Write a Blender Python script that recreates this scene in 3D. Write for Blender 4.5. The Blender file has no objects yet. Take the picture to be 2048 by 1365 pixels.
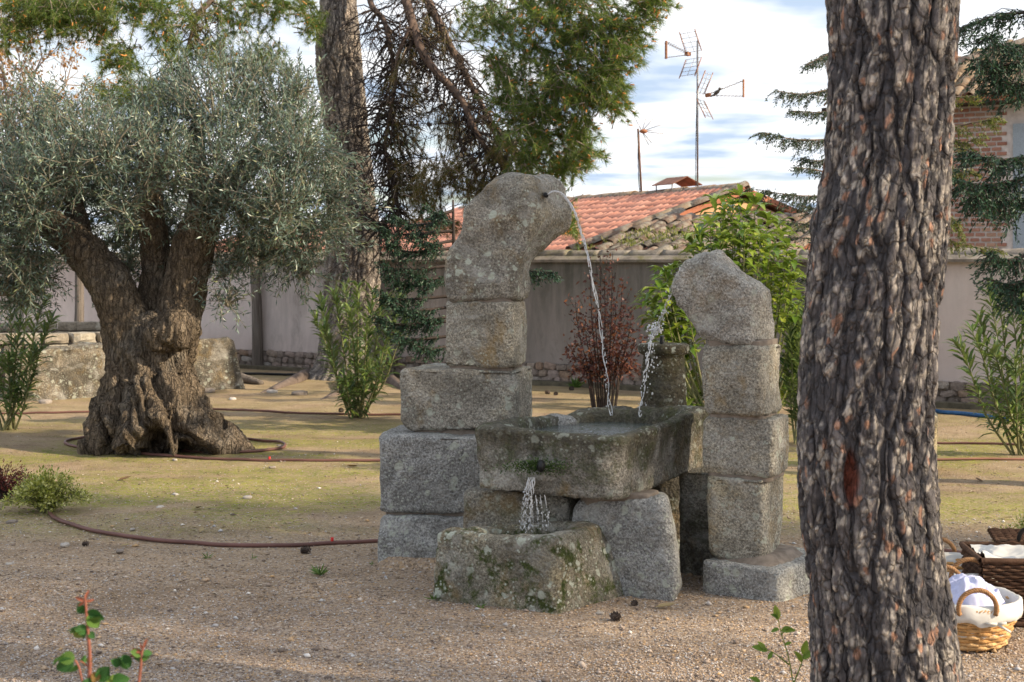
import bpy, math, random
import numpy as np
from mathutils import Matrix, Vector

random.seed(7)
rng = np.random.default_rng(7)
SC = bpy.context.scene
COL = SC.collection

# ---------------------------------------------------------------- camera
LENS, EYE = 50.0, 1.6
F = LENS / 36.0 * 2048.0          # focal length in photo pixels
HOR = 525.0                       # eye-level row in the photo
cam_d = bpy.data.cameras.new('camera')
cam = bpy.data.objects.new('camera', cam_d)
COL.objects.link(cam)
cam.location = (0, 0, EYE)
cam.rotation_euler = (math.radians(90), 0, 0)
cam_d.lens = LENS
cam_d.sensor_width = 36
cam_d.shift_y = (HOR - 682.5) / 2048.0
cam_d.clip_start = 0.1
cam_d.clip_end = 2000
cam_d.dof.use_dof = True
cam_d.dof.focus_distance = 8.0
cam_d.dof.aperture_fstop = 6.3
SC.camera = cam

# ---------------------------------------------------------------- sky
SUN_EL, SUN_AZ = math.radians(27), math.radians(-18)      # azimuth from +X, towards the camera
SUNV = Vector((math.cos(SUN_EL) * math.cos(SUN_AZ), math.cos(SUN_EL) * math.sin(SUN_AZ), math.sin(SUN_EL)))
world = bpy.data.worlds.new('World')
SC.world = world
world.use_nodes = True
wn, wl = world.node_tree.nodes, world.node_tree.links
wn.clear()
w_out = wn.new('ShaderNodeOutputWorld')
w_bg = wn.new('ShaderNodeBackground')
w_sky = wn.new('ShaderNodeTexSky')
w_sky.sky_type = 'NISHITA'
w_sky.sun_disc = False
w_sky.sun_elevation = SUN_EL
w_sky.sun_rotation = math.atan2(SUNV.x, SUNV.y)
w_sky.air_density = 1.0
w_sky.dust_density = 1.2
w_bg.inputs['Strength'].default_value = 0.105
w_tc = wn.new('ShaderNodeTexCoord')
w_sep = wn.new('ShaderNodeSeparateXYZ')
wl.new(w_tc.outputs['Generated'], w_sep.inputs[0])
def wmath(op, a, b=None):
    n = wn.new('ShaderNodeMath'); n.operation = op
    for i, v in enumerate((a, b)):
        if v is None: continue
        if isinstance(v, (int, float)): n.inputs[i].default_value = v
        else: wl.new(v, n.inputs[i])
    return n.outputs[0]
w_z = wmath('ADD', wmath('MAXIMUM', w_sep.outputs['Z'], 0.0), 0.07)
w_px = wmath('DIVIDE', w_sep.outputs['X'], w_z)
w_py = wmath('DIVIDE', w_sep.outputs['Y'], w_z)
w_cmb = wn.new('ShaderNodeCombineXYZ')
wl.new(w_px, w_cmb.inputs[0]); wl.new(w_py, w_cmb.inputs[1]); w_cmb.inputs[2].default_value = 1.35
w_n = wn.new('ShaderNodeTexNoise')
w_n.inputs['Scale'].default_value = 0.85; w_n.inputs['Detail'].default_value = 7; w_n.inputs['Roughness'].default_value = 0.56
w_n.inputs['Distortion'].default_value = 0.35
wl.new(w_cmb.outputs[0], w_n.inputs['Vector'])
w_r = wn.new('ShaderNodeValToRGB')
w_r.color_ramp.elements[0].position = 0.30; w_r.color_ramp.elements[0].color = (0, 0, 0, 1)
w_r.color_ramp.elements[1].position = 0.50; w_r.color_ramp.elements[1].color = (1, 1, 1, 1)
wl.new(w_n.outputs[0], w_r.inputs[0])
w_n2 = wn.new('ShaderNodeTexNoise')
w_n2.inputs['Scale'].default_value = 1.5; w_n2.inputs['Detail'].default_value = 5
wl.new(w_cmb.outputs[0], w_n2.inputs['Vector'])
w_r2 = wn.new('ShaderNodeValToRGB')                       # grey cloud bellies to white tops
w_r2.color_ramp.elements[0].position = 0.37; w_r2.color_ramp.elements[0].color = (3.7, 4.6, 5.9, 1)
w_r2.color_ramp.elements[1].position = 0.54; w_r2.color_ramp.elements[1].color = (7.9, 8.0, 8.2, 1)
wl.new(w_n2.outputs[0], w_r2.inputs[0])
w_mix = wn.new('ShaderNodeMix'); w_mix.data_type = 'RGBA'
wl.new(w_r.outputs[0], w_mix.inputs[0])
w_sc = wn.new('ShaderNodeVectorMath'); w_sc.operation = 'SCALE'; w_sc.inputs['Scale'].default_value = 1.15
wl.new(w_sky.outputs[0], w_sc.inputs[0])
wl.new(w_sc.outputs[0], w_mix.inputs[6]); wl.new(w_r2.outputs[0], w_mix.inputs[7])
wl.new(w_mix.outputs[2], w_bg.inputs['Color'])
wl.new(w_bg.outputs[0], w_out.inputs['Surface'])

# ---------------------------------------------------------------- sun
sun_d = bpy.data.lights.new('sun', 'SUN')
sun_d.energy = 5.0
sun_d.angle = math.radians(0.6)
sun_d.color = (1.0, 0.83, 0.60)
sun = bpy.data.objects.new('sun', sun_d)
COL.objects.link(sun)
sun.location = SUNV * 60
sun.rotation_euler = SUNV.to_track_quat('Z', 'Y').to_euler()

# ---------------------------------------------------------------- exposure
vs = SC.view_settings
SC.display_settings.display_device = 'sRGB'
vs.view_transform = 'Standard'
vs.look = 'None'
vs.gamma = 1.0
vs.exposure = 0.65
vs.use_curve_mapping = False
SC.cycles.max_bounces = 5
SC.cycles.diffuse_bounces = 2
SC.cycles.glossy_bounces = 2
SC.cycles.transmission_bounces = 5
SC.cycles.transparent_max_bounces = 4
SC.cycles.caustics_reflective = False
SC.cycles.caustics_refractive = False
SC.cycles.use_adaptive_sampling = True
SC.cycles.adaptive_threshold = 0.02
SC.cycles.use_denoising = True

# ================================================================ helpers
def W(px, py, d):
    """photo position at distance d in front of the camera -> world point"""
    return np.array([(px - 1024.0) / F * d, d, EYE - (py - HOR) / F * d])
def G(px, py):
    """point on the level ground seen at that photo position"""
    d = F * EYE / (py - HOR)
    return np.array([(px - 1024.0) / F * d, d, 0.0])
def nrm(v):
    v = np.asarray(v, float)
    return v / np.maximum(np.linalg.norm(v, axis=-1, keepdims=True), 1e-9)

def _h(i, j, k, s):
    n = (i.astype(np.int64) * 374761393 + j.astype(np.int64) * 668265263 + k.astype(np.int64) * 2147483647 + s * 974711) & 0xFFFFFFFF
    n = ((n ^ (n >> 13)) * 1274126177) & 0xFFFFFFFF
    n = (n ^ (n >> 16)) & 0xFFFFFFFF
    n = (n * 2654435761) & 0xFFFFFFFF
    return ((n >> 8) & 0xFFFF) / 65535.0
def vnoise(P, seed=0):
    P = np.asarray(P, float)
    I = np.floor(P).astype(np.int64); f = P - I; f = f * f * (3 - 2 * f)
    r = 0
    for a in (0, 1):
        for b in (0, 1):
            for c in (0, 1):
                w = (f[:, 0] if a else 1 - f[:, 0]) * (f[:, 1] if b else 1 - f[:, 1]) * (f[:, 2] if c else 1 - f[:, 2])
                r = r + w * _h(I[:, 0] + a, I[:, 1] + b, I[:, 2] + c, seed)
    return r * 2 - 1
def fbm(P, octv=4, seed=0, gain=0.5):
    P = np.asarray(P, float); r = 0; a = 1.0; t = 0
    for o in range(octv):
        r = r + a * vnoise(P * (2.03 ** o) + 17.3 * o, seed + o); t += a; a *= gain
    return r / t
def voro2(u, v, seed=0, wrap=None):
    """cell noise: nearest distance, gap to the second, random value of the cell, second random"""
    iu = np.floor(u).astype(np.int64); iv = np.floor(v).astype(np.int64)
    f1 = np.full(u.shape, 9.0); f2 = np.full(u.shape, 9.0); rid = np.zeros(u.shape); rid2 = np.zeros(u.shape)
    zz = np.zeros_like(iu)
    for a in (-1, 0, 1):
        for b in (-1, 0, 1):
            cu, cv = iu + a, iv + b
            hu = cu % wrap if wrap else cu
            x = cu + 0.1 + 0.8 * _h(hu, cv, zz, seed); y = cv + 0.1 + 0.8 * _h(hu, cv, zz, seed + 1)
            d = np.hypot(u - x, v - y)
            m = d < f1
            f2 = np.where(m, f1, np.minimum(f2, d))
            rid = np.where(m, _h(hu, cv, zz, seed + 2), rid); rid2 = np.where(m, _h(hu, cv, zz, seed + 3), rid2)
            f1 = np.where(m, d, f1)
    return f1, f2 - f1, rid, rid2

def mesh(name, V, faces, mat=None, smooth=True, col=None):
    """one mesh from a vertex array and face arrays of 3 or 4 columns"""
    me = bpy.data.meshes.new(name)
    V = np.ascontiguousarray(V, dtype=np.float32).reshape(-1, 3)
    if not isinstance(faces, list): faces = [faces]
    faces = [np.asarray(f, dtype=np.int32) for f in faces if len(f)]
    me.vertices.add(len(V)); me.vertices.foreach_set('co', V.ravel())
    lv = np.concatenate([f.ravel() for f in faces]); sz = np.concatenate([np.full(len(f), f.shape[1], np.int32) for f in faces])
    st = np.concatenate([[0], np.cumsum(sz)[:-1]]).astype(np.int32)
    me.loops.add(len(lv)); me.loops.foreach_set('vertex_index', lv)
    me.polygons.add(len(sz)); me.polygons.foreach_set('loop_start', st); me.polygons.foreach_set('loop_total', sz)
    me.polygons.foreach_set('use_smooth', np.full(len(sz), smooth))
    me.update(calc_edges=True)
    if col is not None:
        a = me.color_attributes.new('Col', 'FLOAT_COLOR', 'POINT')
        c = np.ones((len(V), 4), np.float32); c[:, :3] = col
        a.data.foreach_set('color', c.ravel())
    if mat is not None: me.materials.append(mat)
    return me

ORI = {}
def link(name, data, parent=None):
    o = bpy.data.objects.new(name, data); COL.objects.link(o)
    if parent is not None: o.parent = parent
    return o
def tag(o, label=None, cat=None, group=None, kind=None):
    if label: o['label'] = label
    if cat: o['category'] = cat
    if group: o['group'] = group
    if kind: o['kind'] = kind
    return o
def thing(name, loc, label, cat, group=None, kind=None):
    o = link(name, None); o.location = tuple(loc); o.empty_display_size = 0.1
    ORI[o] = np.array(loc, float)
    return tag(o, label, cat, group, kind)
def part(name, V, faces, mat, parent, smooth=True, col=None, kind=None, label=None):
    """a mesh built in world coordinates, hung under its thing (or part)"""
    O = ORI[parent]
    o = link(name, mesh(name, np.asarray(V) - O, faces, mat, smooth, col), parent)
    ORI[o] = O
    return tag(o, label, None, None, kind)
def solo(name, V, faces, mat, loc, label=None, cat=None, group=None, kind=None, smooth=True, col=None):
    """a thing that is one mesh, its origin at loc"""
    o = link(name, mesh(name, np.asarray(V) - np.asarray(loc), faces, mat, smooth, col)); o.location = tuple(loc)
    ORI[o] = np.array(loc, float)
    return tag(o, label, cat, group, kind)
def piece(name, me, parent, M):
    """a repeated piece sharing mesh data; M is its world matrix"""
    o = link(name, me, parent)
    o.matrix_local = Matrix.Translation(Vector(-ORI[parent])) @ M
    return o
def frame_mat(p, x, y, z, s=(1, 1, 1)):
    m = Matrix.Identity(4)
    for c, (a, k) in enumerate(((x, s[0]), (y, s[1]), (z, s[2]))):
        for r in range(3): m[r][c] = float(a[r]) * k
    for r in range(3): m[r][3] = float(p[r])
    return m

class MB:
    """gathers shapes into one vertex list and face lists"""
    def __init__(s): s.V = []; s.Q = []; s.T = []; s.n = 0
    def add(s, V, Q=None, T=None):
        V = np.asarray(V, float).reshape(-1, 3)
        if Q is not None and len(Q): s.Q.append(np.asarray(Q, int) + s.n)
        if T is not None and len(T): s.T.append(np.asarray(T, int) + s.n)
        s.V.append(V); s.n += len(V)
    def get(s):
        F_ = []
        if s.Q: F_.append(np.concatenate(s.Q))
        if s.T: F_.append(np.concatenate(s.T))
        return np.concatenate(s.V), F_
    def box(s, c, h, x=(1, 0, 0), y=(0, 1, 0), z=(0, 0, 1)):
        x, y, z = (np.asarray(a, float) for a in (x, y, z))
        c = np.asarray(c, float)
        V = [c + x * h[0] * a + y * h[1] * b + z * h[2] * e for e in (-1, 1) for b in (-1, 1) for a in (-1, 1)]
        s.add(V, [(0, 2, 3, 1), (4, 5, 7, 6), (0, 1, 5, 4), (2, 6, 7, 3), (0, 4, 6, 2), (1, 3, 7, 5)])
    def tube(s, pts, rad, sides=5, cap=True):
        V, Q, T = tube(pts, rad, sides, cap); s.add(V, Q, T)

def tube(pts, rad, sides=5, cap=True):
    pts = np.asarray(pts, float); n = len(pts)
    rad = np.broadcast_to(np.asarray(rad, float), (n,))
    t = nrm(np.gradient(pts, axis=0))
    ref = np.array([0.0, 0, 1]) if abs(t[0][2]) < 0.9 else np.array([1.0, 0, 0])
    a = nrm(np.cross(t[0], ref)); A = [a]
    for i in range(1, n):
        a = A[-1] - t[i] * np.dot(A[-1], t[i]); A.append(nrm(a))
    A = np.array(A); Bv = np.cross(t, A)
    th = np.arange(sides) / sides * 2 * np.pi
    V = pts[:, None] + rad[:, None, None] * (A[:, None] * np.cos(th)[None, :, None] + Bv[:, None] * np.sin(th)[None, :, None])
    V = V.reshape(-1, 3)
    i = np.arange(n - 1)[:, None] * sides; j = np.arange(sides)[None]; k = (j + 1) % sides
    Q = np.stack([i + j, i + k, i + sides + k, i + sides + j], -1).reshape(-1, 4)
    T = []
    if cap:
        c0, c1 = len(V), len(V) + 1
        V = np.vstack([V, pts[0], pts[-1]])
        b = (n - 1) * sides
        T = [(c0, (q + 1) % sides, q) for q in range(sides)] + [(c1, b + q, b + (q + 1) % sides) for q in range(sides)]
    return V, Q, T
def curve(pts, n=12):
    """Catmull-Rom through the points"""
    p = np.asarray(pts, float)
    p = np.vstack([2 * p[0] - p[1], p, 2 * p[-1] - p[-2]])
    out = []
    m = len(p) - 3
    for i in range(m):
        t = np.linspace(0, 1, n, endpoint=(i == m - 1))[:, None]
        a, b, c, d = p[i:i + 4]
        out.append(0.5 * (2 * b + (c - a) * t + (2 * a - 5 * b + 4 * c - d) * t ** 2 + (3 * b - 3 * c + d - a) * t ** 3))
    return np.vstack(out)
def leaves(P, D, U, L, Wd, fold=0.15, droop=0.0):
    """diamond leaves of two triangles: base, two sides, tip"""
    P, D, U = np.asarray(P, float), nrm(D), np.asarray(U, float)
    n = len(P); L = np.broadcast_to(L, (n,))[:, None]; Wd = np.broadcast_to(Wd, (n,))[:, None]
    S = nrm(np.cross(D, U)); N = np.cross(S, D)
    m = P + D * L * 0.45
    V = np.stack([P, m + S * Wd * 0.5 + N * Wd * fold, m - S * Wd * 0.5 + N * Wd * fold, P + D * L - N * L * droop], 1)
    i = np.arange(n)[:, None] * 4
    T = np.concatenate([i + [[0, 1, 3]], i + [[0, 3, 2]]])
    return V.reshape(-1, 3), T
def leaves6(P, D, U, L, Wd, fold=0.12, droop=0.15):
    """fuller leaves of four triangles pairs with a bent midrib"""
    P, D, U = np.asarray(P, float), nrm(D), np.asarray(U, float)
    n = len(P); L = np.broadcast_to(L, (n,))[:, None]; Wd = np.broadcast_to(Wd, (n,))[:, None]
    S = nrm(np.cross(D, U)); N = np.cross(S, D)
    q1 = P + D * L * 0.3 + N * L * droop * 0.25; q2 = P + D * L * 0.68 + N * L * droop * 0.1; tip = P + D * L - N * L * droop
    V = np.stack([P, q1 + S * Wd * .42 + N * Wd * fold, q1, q1 - S * Wd * .42 + N * Wd * fold,
                  q2 + S * Wd * .45 + N * Wd * fold, q2, q2 - S * Wd * .45 + N * Wd * fold, tip], 1)
    i = np.arange(n)[:, None] * 8
    T = np.concatenate([i + [t] for t in ([0, 1, 2], [0, 2, 3], [4, 7, 5], [5, 7, 6])])
    Q = np.concatenate([i + [t] for t in ([1, 4, 5, 2], [2, 5, 6, 3])])
    return V.reshape(-1, 3), [Q, T]
def needles(P, D, L, w):
    P, D = np.asarray(P, float), nrm(D); n = len(P)
    S = nrm(np.cross(D, rng.normal(size=(n, 3)))) * np.broadcast_to(w, (n,))[:, None] * 0.5
    V = np.stack([P - S, P + S, P + D * np.broadcast_to(L, (n,))[:, None]], 1).reshape(-1, 3)
    return V, np.arange(n * 3).reshape(n, 3)
def rdir(n): return nrm(rng.normal(size=(n, 3)))
def blob(n=2, r=1.0):
    """a small round-cornered block, 24 quads"""
    g = np.linspace(-1, 1, n + 1); V = []; Q = []
    for ax in range(3):
        for s in (-1, 1):
            b = len(V)
            for a in g:
                for c in g:
                    p = [0, 0, 0]; p[ax] = s; p[(ax + 1) % 3] = a; p[(ax + 2) % 3] = c * s; V.append(p)
            for i in range(n):
                for j in range(n):
                    q = b + i * (n + 1) + j; Q.append((q, q + n + 1, q + n + 2, q + 1))
    V = np.array(V, float)
    k = np.round(V * 1000).astype(int); u, inv = np.unique(k, axis=0, return_inverse=True)
    inv = inv.ravel(); W_ = np.zeros((len(u), 3)); W_[inv] = V
    L_ = np.linalg.norm(W_, axis=1, keepdims=True)
    W_ = W_ / L_ ** r
    return W_, inv[np.array(Q)]
def ellipsoid(c, r, nu=10, nv=7, axis=None):
    th = np.linspace(0, np.pi, nv)[:, None]; ph = (np.arange(nu) / nu * 2 * np.pi)[None]
    V = np.stack([np.sin(th) * np.cos(ph), np.sin(th) * np.sin(ph), np.cos(th) * np.ones_like(ph)], -1).reshape(-1, 3) * r
    if axis is not None:
        z = nrm(axis); x = nrm(np.cross(z, [0.31, 0.9, 0.2])); V = V @ np.array([x, np.cross(z, x), z])
    i = np.arange(nv - 1)[:, None] * nu; j = np.arange(nu)[None]; k = (j + 1) % nu
    return V + c, np.stack([i + j, i + nu + j, i + nu + k, i + k], -1).reshape(-1, 4)

# ---------------------------------------------------------------- material kit
class NT:
    def __init__(s, name):
        s.m = bpy.data.materials.new(name); s.m.use_nodes = True
        s.t = s.m.node_tree; s.N = s.t.nodes; s.L = s.t.links
        s.b = s.N['Principled BSDF']; s.out = s.N['Material Output']
        s.b.inputs['Specular IOR Level'].default_value = 0.3
    def new(s, ty, **k):
        n = s.N.new(ty)
        for a, v in k.items(): setattr(n, a, v)
        return n
    def lk(s, a, b): s.L.new(a, b)
    def pos(s, scale=(1, 1, 1)):
        g = s.new('ShaderNodeNewGeometry'); m = s.new('ShaderNodeMapping')
        m.inputs['Scale'].default_value = scale; s.lk(g.outputs['Position'], m.inputs[0]); return m.outputs[0]
    def noise(s, scale, det=4, rough=0.55, vec=None, dist=0.0):
        n = s.new('ShaderNodeTexNoise'); n.inputs['Scale'].default_value = scale
        n.inputs['Detail'].default_value = det; n.inputs['Roughness'].default_value = rough; n.inputs['Distortion'].default_value = dist
        s.lk(vec if vec is not None else s.pos(), n.inputs['Vector']); return n.outputs[0]
    def voro(s, scale, vec=None, feat='F1', out='Distance', rnd=1.0):
        n = s.new('ShaderNodeTexVoronoi'); n.feature = feat; n.inputs['Scale'].default_value = scale
        n.inputs['Randomness'].default_value = rnd
        s.lk(vec if vec is not None else s.pos(), n.inputs['Vector']); return n.outputs[out]
    def ramp(s, fac, stops, interp='LINEAR'):
        r = s.new('ShaderNodeValToRGB'); e = r.color_ramp.elements; r.color_ramp.interpolation = interp
        while len(e) < len(stops): e.new(0.5)
        for i, (p, c) in enumerate(stops):
            if not isinstance(c, (tuple, list)): c = (c, c, c)
            e[i].position = p; e[i].color = tuple(c) + (1,)
        s.lk(fac, r.inputs[0]); return r.outputs[0]
    def mix(s, f, a, b, mode='MIX'):
        n = s.new('ShaderNodeMix'); n.data_type = 'RGBA'; n.blend_type = mode
        for i, v in ((0, f), (6, a), (7, b)):
            if isinstance(v, (int, float)): n.inputs[i].default_value = v
            elif isinstance(v, (tuple, list)): n.inputs[i].default_value = tuple(v) + (1,)
            else: s.lk(v, n.inputs[i])
        return n.outputs[2]
    def math(s, op, a, b=None, clamp=False):
        n = s.new('ShaderNodeMath'); n.operation = op; n.use_clamp = clamp
        for i, v in enumerate((a, b)):
            if v is None: continue
            if isinstance(v, (int, float)): n.inputs[i].default_value = v
            else: s.lk(v, n.inputs[i])
        return n.outputs[0]
    def sep(s, v):
        n = s.new('ShaderNodeSeparateXYZ'); s.lk(v, n.inputs[0]); return n.outputs
    def bump(s, h, strength=0.5, dist=0.01, prev=None):
        b = s.new('ShaderNodeBump'); b.inputs['Strength'].default_value = strength; b.inputs['Distance'].default_value = dist
        s.lk(h, b.inputs['Height'])
        if prev is not None: s.lk(prev, b.inputs['Normal'])
        return b.outputs[0]
    def fin(s, color=None, rough=0.8, normal=None, spec=0.3, metal=0.0):
        if color is not None:
            if isinstance(color, (tuple, list)): s.b.inputs['Base Color'].default_value = tuple(color) + (1,)
            else: s.lk(color, s.b.inputs['Base Color'])
        if isinstance(rough, (int, float)): s.b.inputs['Roughness'].default_value = rough
        else: s.lk(rough, s.b.inputs['Roughness'])
        if normal is not None: s.lk(normal, s.b.inputs['Normal'])
        s.b.inputs['Specular IOR Level'].default_value = spec; s.b.inputs['Metallic'].default_value = metal
        return s.m
    def rand(s): return s.new('ShaderNodeObjectInfo').outputs['Random']
    def island(s): return s.new('ShaderNodeNewGeometry').outputs['Random Per Island']

def mat_plain(name, c, rough=0.7, metal=0.0, var=0.25, scale=30.0):
    t = NT(name); n = t.noise(scale, 4)
    k = t.ramp(n, [(0.3, tuple(x * (1 - var) for x in c)), (0.7, tuple(min(1, x * (1 + var)) for x in c))])
    return t.fin(k, rough, t.bump(n, 0.25, 0.004), 0.3, metal)
def mat_leaf(name, stops, under=None, trans=0.35, rough=0.5, spec=0.35, per_object=False, patch=0.0):
    """leaf colours picked per leaf, paler underside, some light let through"""
    t = NT(name)
    c = t.ramp(t.rand() if per_object else t.island(), stops)
    if patch:
        n = t.noise(patch, 2); c = t.mix(1.0, c, t.ramp(n, [(0.35, 0.72), (0.65, 1.0)]), 'MULTIPLY')
    if under is not None:
        g = t.new('ShaderNodeNewGeometry'); c = t.mix(t.math('MULTIPLY', g.outputs['Backfacing'], 0.8), c, under)
    t.fin(c, rough, None, spec)
    tr = t.new('ShaderNodeBsdfTranslucent')
    hs = t.mix(1.0, c, (1.25, 1.35, 0.7), 'MULTIPLY'); t.lk(hs, tr.inputs['Color'])
    ms = t.new('ShaderNodeMixShader'); ms.inputs[0].default_value = trans
    t.lk(t.b.outputs[0], ms.inputs[1]); t.lk(tr.outputs[0], ms.inputs[2]); t.lk(ms.outputs[0], t.out.inputs['Surface'])
    return t.m
def mat_granite(name, base=(0.34, 0.325, 0.295), warm=0.3, lichen=0.35, dark=0.3, moss=0.0, ochre=0.15, grain=1.0, algae=None):
    t = NT(name); p = t.pos()
    fine = t.noise(95, 3, 0.85, p); grit = t.voro(60, p); med = t.noise(14, 4, 0.65, p); big = t.noise(2.6, 4, 0.6, p, 0.4)
    b = base
    c = t.ramp(big, [(0.3, tuple(x * 0.78 for x in b)), (0.52, b), (0.72, (b[0] * 1.12, b[1] * (1.12 - 0.10 * warm), b[2] * (1.12 - 0.35 * warm)))])
    c = t.mix(t.math('MULTIPLY', t.ramp(med, [(0.4, 0.0), (0.7, 1.0)]), 0.45), c, tuple(x * 0.52 for x in b))
    c = t.mix(grain, c, t.ramp(fine, [(0.36, 0.42), (0.5, 0.95), (0.64, 1.65)]), 'MULTIPLY')
    c = t.mix(0.75, c, t.ramp(grit, [(0.0, 0.45), (0.28, 1.0), (0.9, 1.25)]), 'MULTIPLY')
    st = t.ramp(t.noise(3.6, 6, 0.72, p, 0.8), [(0.44, 0.0), (0.58, 1.0)])
    c = t.mix(t.math('MULTIPLY', st, dark), c, (0.075, 0.068, 0.055))
    pl = t.ramp(t.noise(5.0, 5, 0.7, t.pos((0.9, 1.2, 1.3)), 0.5), [(0.52, 0.0), (0.64, 0.45)])
    c = t.mix(pl, c, (0.50, 0.49, 0.455))
    oc = t.ramp(t.noise(4.4, 5, 0.7, t.pos((1.1, 1.1, 0.9)), 0.3), [(0.53, 0.0), (0.66, 1.0)])
    c = t.mix(t.math('MULTIPLY', oc, ochre), c, (0.30, 0.19, 0.055))
    if algae:                                             # black algae running down from a wet rim
        zz = t.math('DIVIDE', t.math('SUBTRACT', t.sep(p)[2], algae[0]), algae[1] - algae[0])
        run = t.noise(9, 4, 0.65, t.pos((1, 1, 0.18)))
        c = t.mix(t.ramp(t.math('ADD', zz, t.math('MULTIPLY', t.math('SUBTRACT', run, 0.5), 2.2)), [(0.25, 0.0), (0.75, algae[2])]), c, t.ramp(t.noise(40, 3, 0.7, p), [(0.35, (0.030, 0.028, 0.020)), (0.65, (0.105, 0.095, 0.06))]))
    if moss:
        mo = t.math('MULTIPLY', t.ramp(t.noise(9, 6, 0.75, p), [(0.50, 0.0), (0.60, 1.0)]), moss)
        c = t.mix(mo, c, t.ramp(t.noise(60, 2, 0.6, p), [(0.3, (0.028, 0.040, 0.012)), (0.7, (0.085, 0.105, 0.028))]))
    if lichen:
        v = t.voro(13, t.mix(0.06, p, t.noise(22, 3, 0.6, p), 'ADD')); sel = t.noise(4.0, 3, 0.7, p)
        sp = t.math('MULTIPLY', t.ramp(v, [(0.25, 1.0), (0.32, 0.0)]), t.ramp(sel, [(0.47, 0.0), (0.53, 1.0)]))
        v2 = t.voro(42, p); sp2 = t.math('MULTIPLY', t.ramp(v2, [(0.20, 1.0), (0.30, 0.0)]), t.ramp(sel, [(0.44, 0.0), (0.56, 1.0)]))
        c = t.mix(t.math('MULTIPLY', t.math('MAXIMUM', sp, sp2), lichen), c, (0.50, 0.53, 0.45))
    h = t.math('ADD', t.math('MULTIPLY', fine, 0.55), t.math('ADD', t.math('MULTIPLY', grit, 0.4), med))
    nb = t.bump(h, 1.0, 0.022)
    return t.fin(c, 0.88, nb, 0.22)
# ================================================================ ground
def mat_ground():
    t = NT('gravel_and_earth'); p = t.pos()
    s = t.sep(p); y = s[1]; x = s[0]
    wob = t.noise(0.9, 4, 0.6, p); peb = t.new('ShaderNodeTexVoronoi'); peb.inputs['Scale'].default_value = 95; t.lk(p, peb.inputs['Vector'])
    pv = t.sep(peb.outputs['Color'])[0]
    earth = t.ramp(t.noise(3.0, 6, 0.65, p), [(0.3, (0.25, 0.175, 0.10)), (0.55, (0.37, 0.275, 0.17)), (0.75, (0.45, 0.345, 0.225))])
    grav = t.ramp(pv, [(0.0, (0.15, 0.108, 0.082)), (0.3, (0.32, 0.243, 0.185)), (0.6, (0.42, 0.335, 0.27)), (0.8, (0.46, 0.31, 0.175)), (1.0, (0.60, 0.54, 0.49))])
    # loose gravel near the path, thinning into trodden earth
    f = t.math('ADD', t.math('MULTIPLY', wob, 3.4), t.math('MULTIPLY', y, -1.0))
    near = t.ramp(t.math('ADD', t.math('DIVIDE', f, 6.0), 1.52, True), [(0.05, 0.25), (0.9, 0.95)])
    c = t.mix(near, earth, grav)
    # scattered light grit
    gv = t.new('ShaderNodeTexVoronoi'); gv.inputs['Scale'].default_value = 38; t.lk(p, gv.inputs['Vector'])
    grit = t.math('MULTIPLY', t.ramp(gv.outputs['Distance'], [(0.16, 1.0), (0.22, 0.0)]), t.ramp(t.sep(gv.outputs['Color'])[1], [(0.62, 0.0), (0.66, 1.0)]))
    c = t.mix(t.math('MULTIPLY', grit, 0.7), c, t.ramp(t.sep(gv.outputs['Color'])[2], [(0.2, (0.2, 0.15, 0.12)), (0.8, (0.62, 0.55, 0.47))]))
    # damp darker patches
    dk = t.ramp(t.noise(0.8, 5, 0.62, t.pos((1, 1.8, 1)), 0.6), [(0.50, 0.0), (0.66, 1.0)])
    c = t.mix(t.math('MULTIPLY', dk, 0.45), c, (0.15, 0.105, 0.07))
    # thin moss over the trodden part of the garden
    zone = t.math('MULTIPLY', t.ramp(t.math('DIVIDE', y, 20.0), [(0.405, 0.0), (0.455, 1.0), (0.64, 1.0), (0.74, 0.3)]), 1.0)
    mo = t.ramp(t.noise(0.75, 6, 0.66, t.pos((0.8, 1.3, 1)), 0.5), [(0.41, 0.0), (0.54, 1.0)])
    fine = t.ramp(t.noise(26, 4, 0.75, p), [(0.40, 0.05), (0.60, 1.0)])
    mf = t.math('MULTIPLY', t.math('MULTIPLY', zone, mo), fine)
    c = t.mix(t.math('MULTIPLY', mf, 0.9), c, t.ramp(t.noise(5, 3, 0.6, p), [(0.35, (0.145, 0.185, 0.020)), (0.65, (0.30, 0.315, 0.038))]))
    h = t.math('ADD', t.math('MULTIPLY', peb.outputs['Distance'], -0.5), t.math('MULTIPLY', t.noise(40, 5, 0.7, p), 1.2))
    nb = t.bump(h, 0.8, 0.018)
    nb = t.bump(t.noise(2.2, 4, 0.6, p), 0.5, 0.06, nb)
    return t.fin(c, 0.95, nb, 0.12)
def gz(x, y):
    """gentle unevenness of the trodden ground"""
    P = np.stack([np.atleast_1d(x), np.atleast_1d(y), np.zeros_like(np.atleast_1d(x))], 1)
    return 0.012 * fbm(P * 1.1, 3, 5) + 0.006 * fbm(P * 5, 2, 9)
gx = np.concatenate([[-600, -200, -80, -40, -22], np.arange(-13, 13.01, 0.10), [22, 40, 80, 200, 600]])
gy = np.concatenate([[-300, -80, -20, 0], np.arange(2, 24.01, 0.10), [30, 45, 80, 200, 900]])
X, Y = np.meshgrid(gx, gy)
Zg = gz(X.ravel(), Y.ravel()) * np.where((np.abs(X.ravel()) < 13.5) & (Y.ravel() > 1) & (Y.ravel() < 25), 1, 0)
a, b = len(gx), len(gy)
ii = np.arange(b - 1)[:, None] * a + np.arange(a - 1)[None]
Qg = np.stack([ii, ii + 1, ii + a + 1, ii + a], -1).reshape(-1, 4)
M_GROUND = mat_ground()
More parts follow.
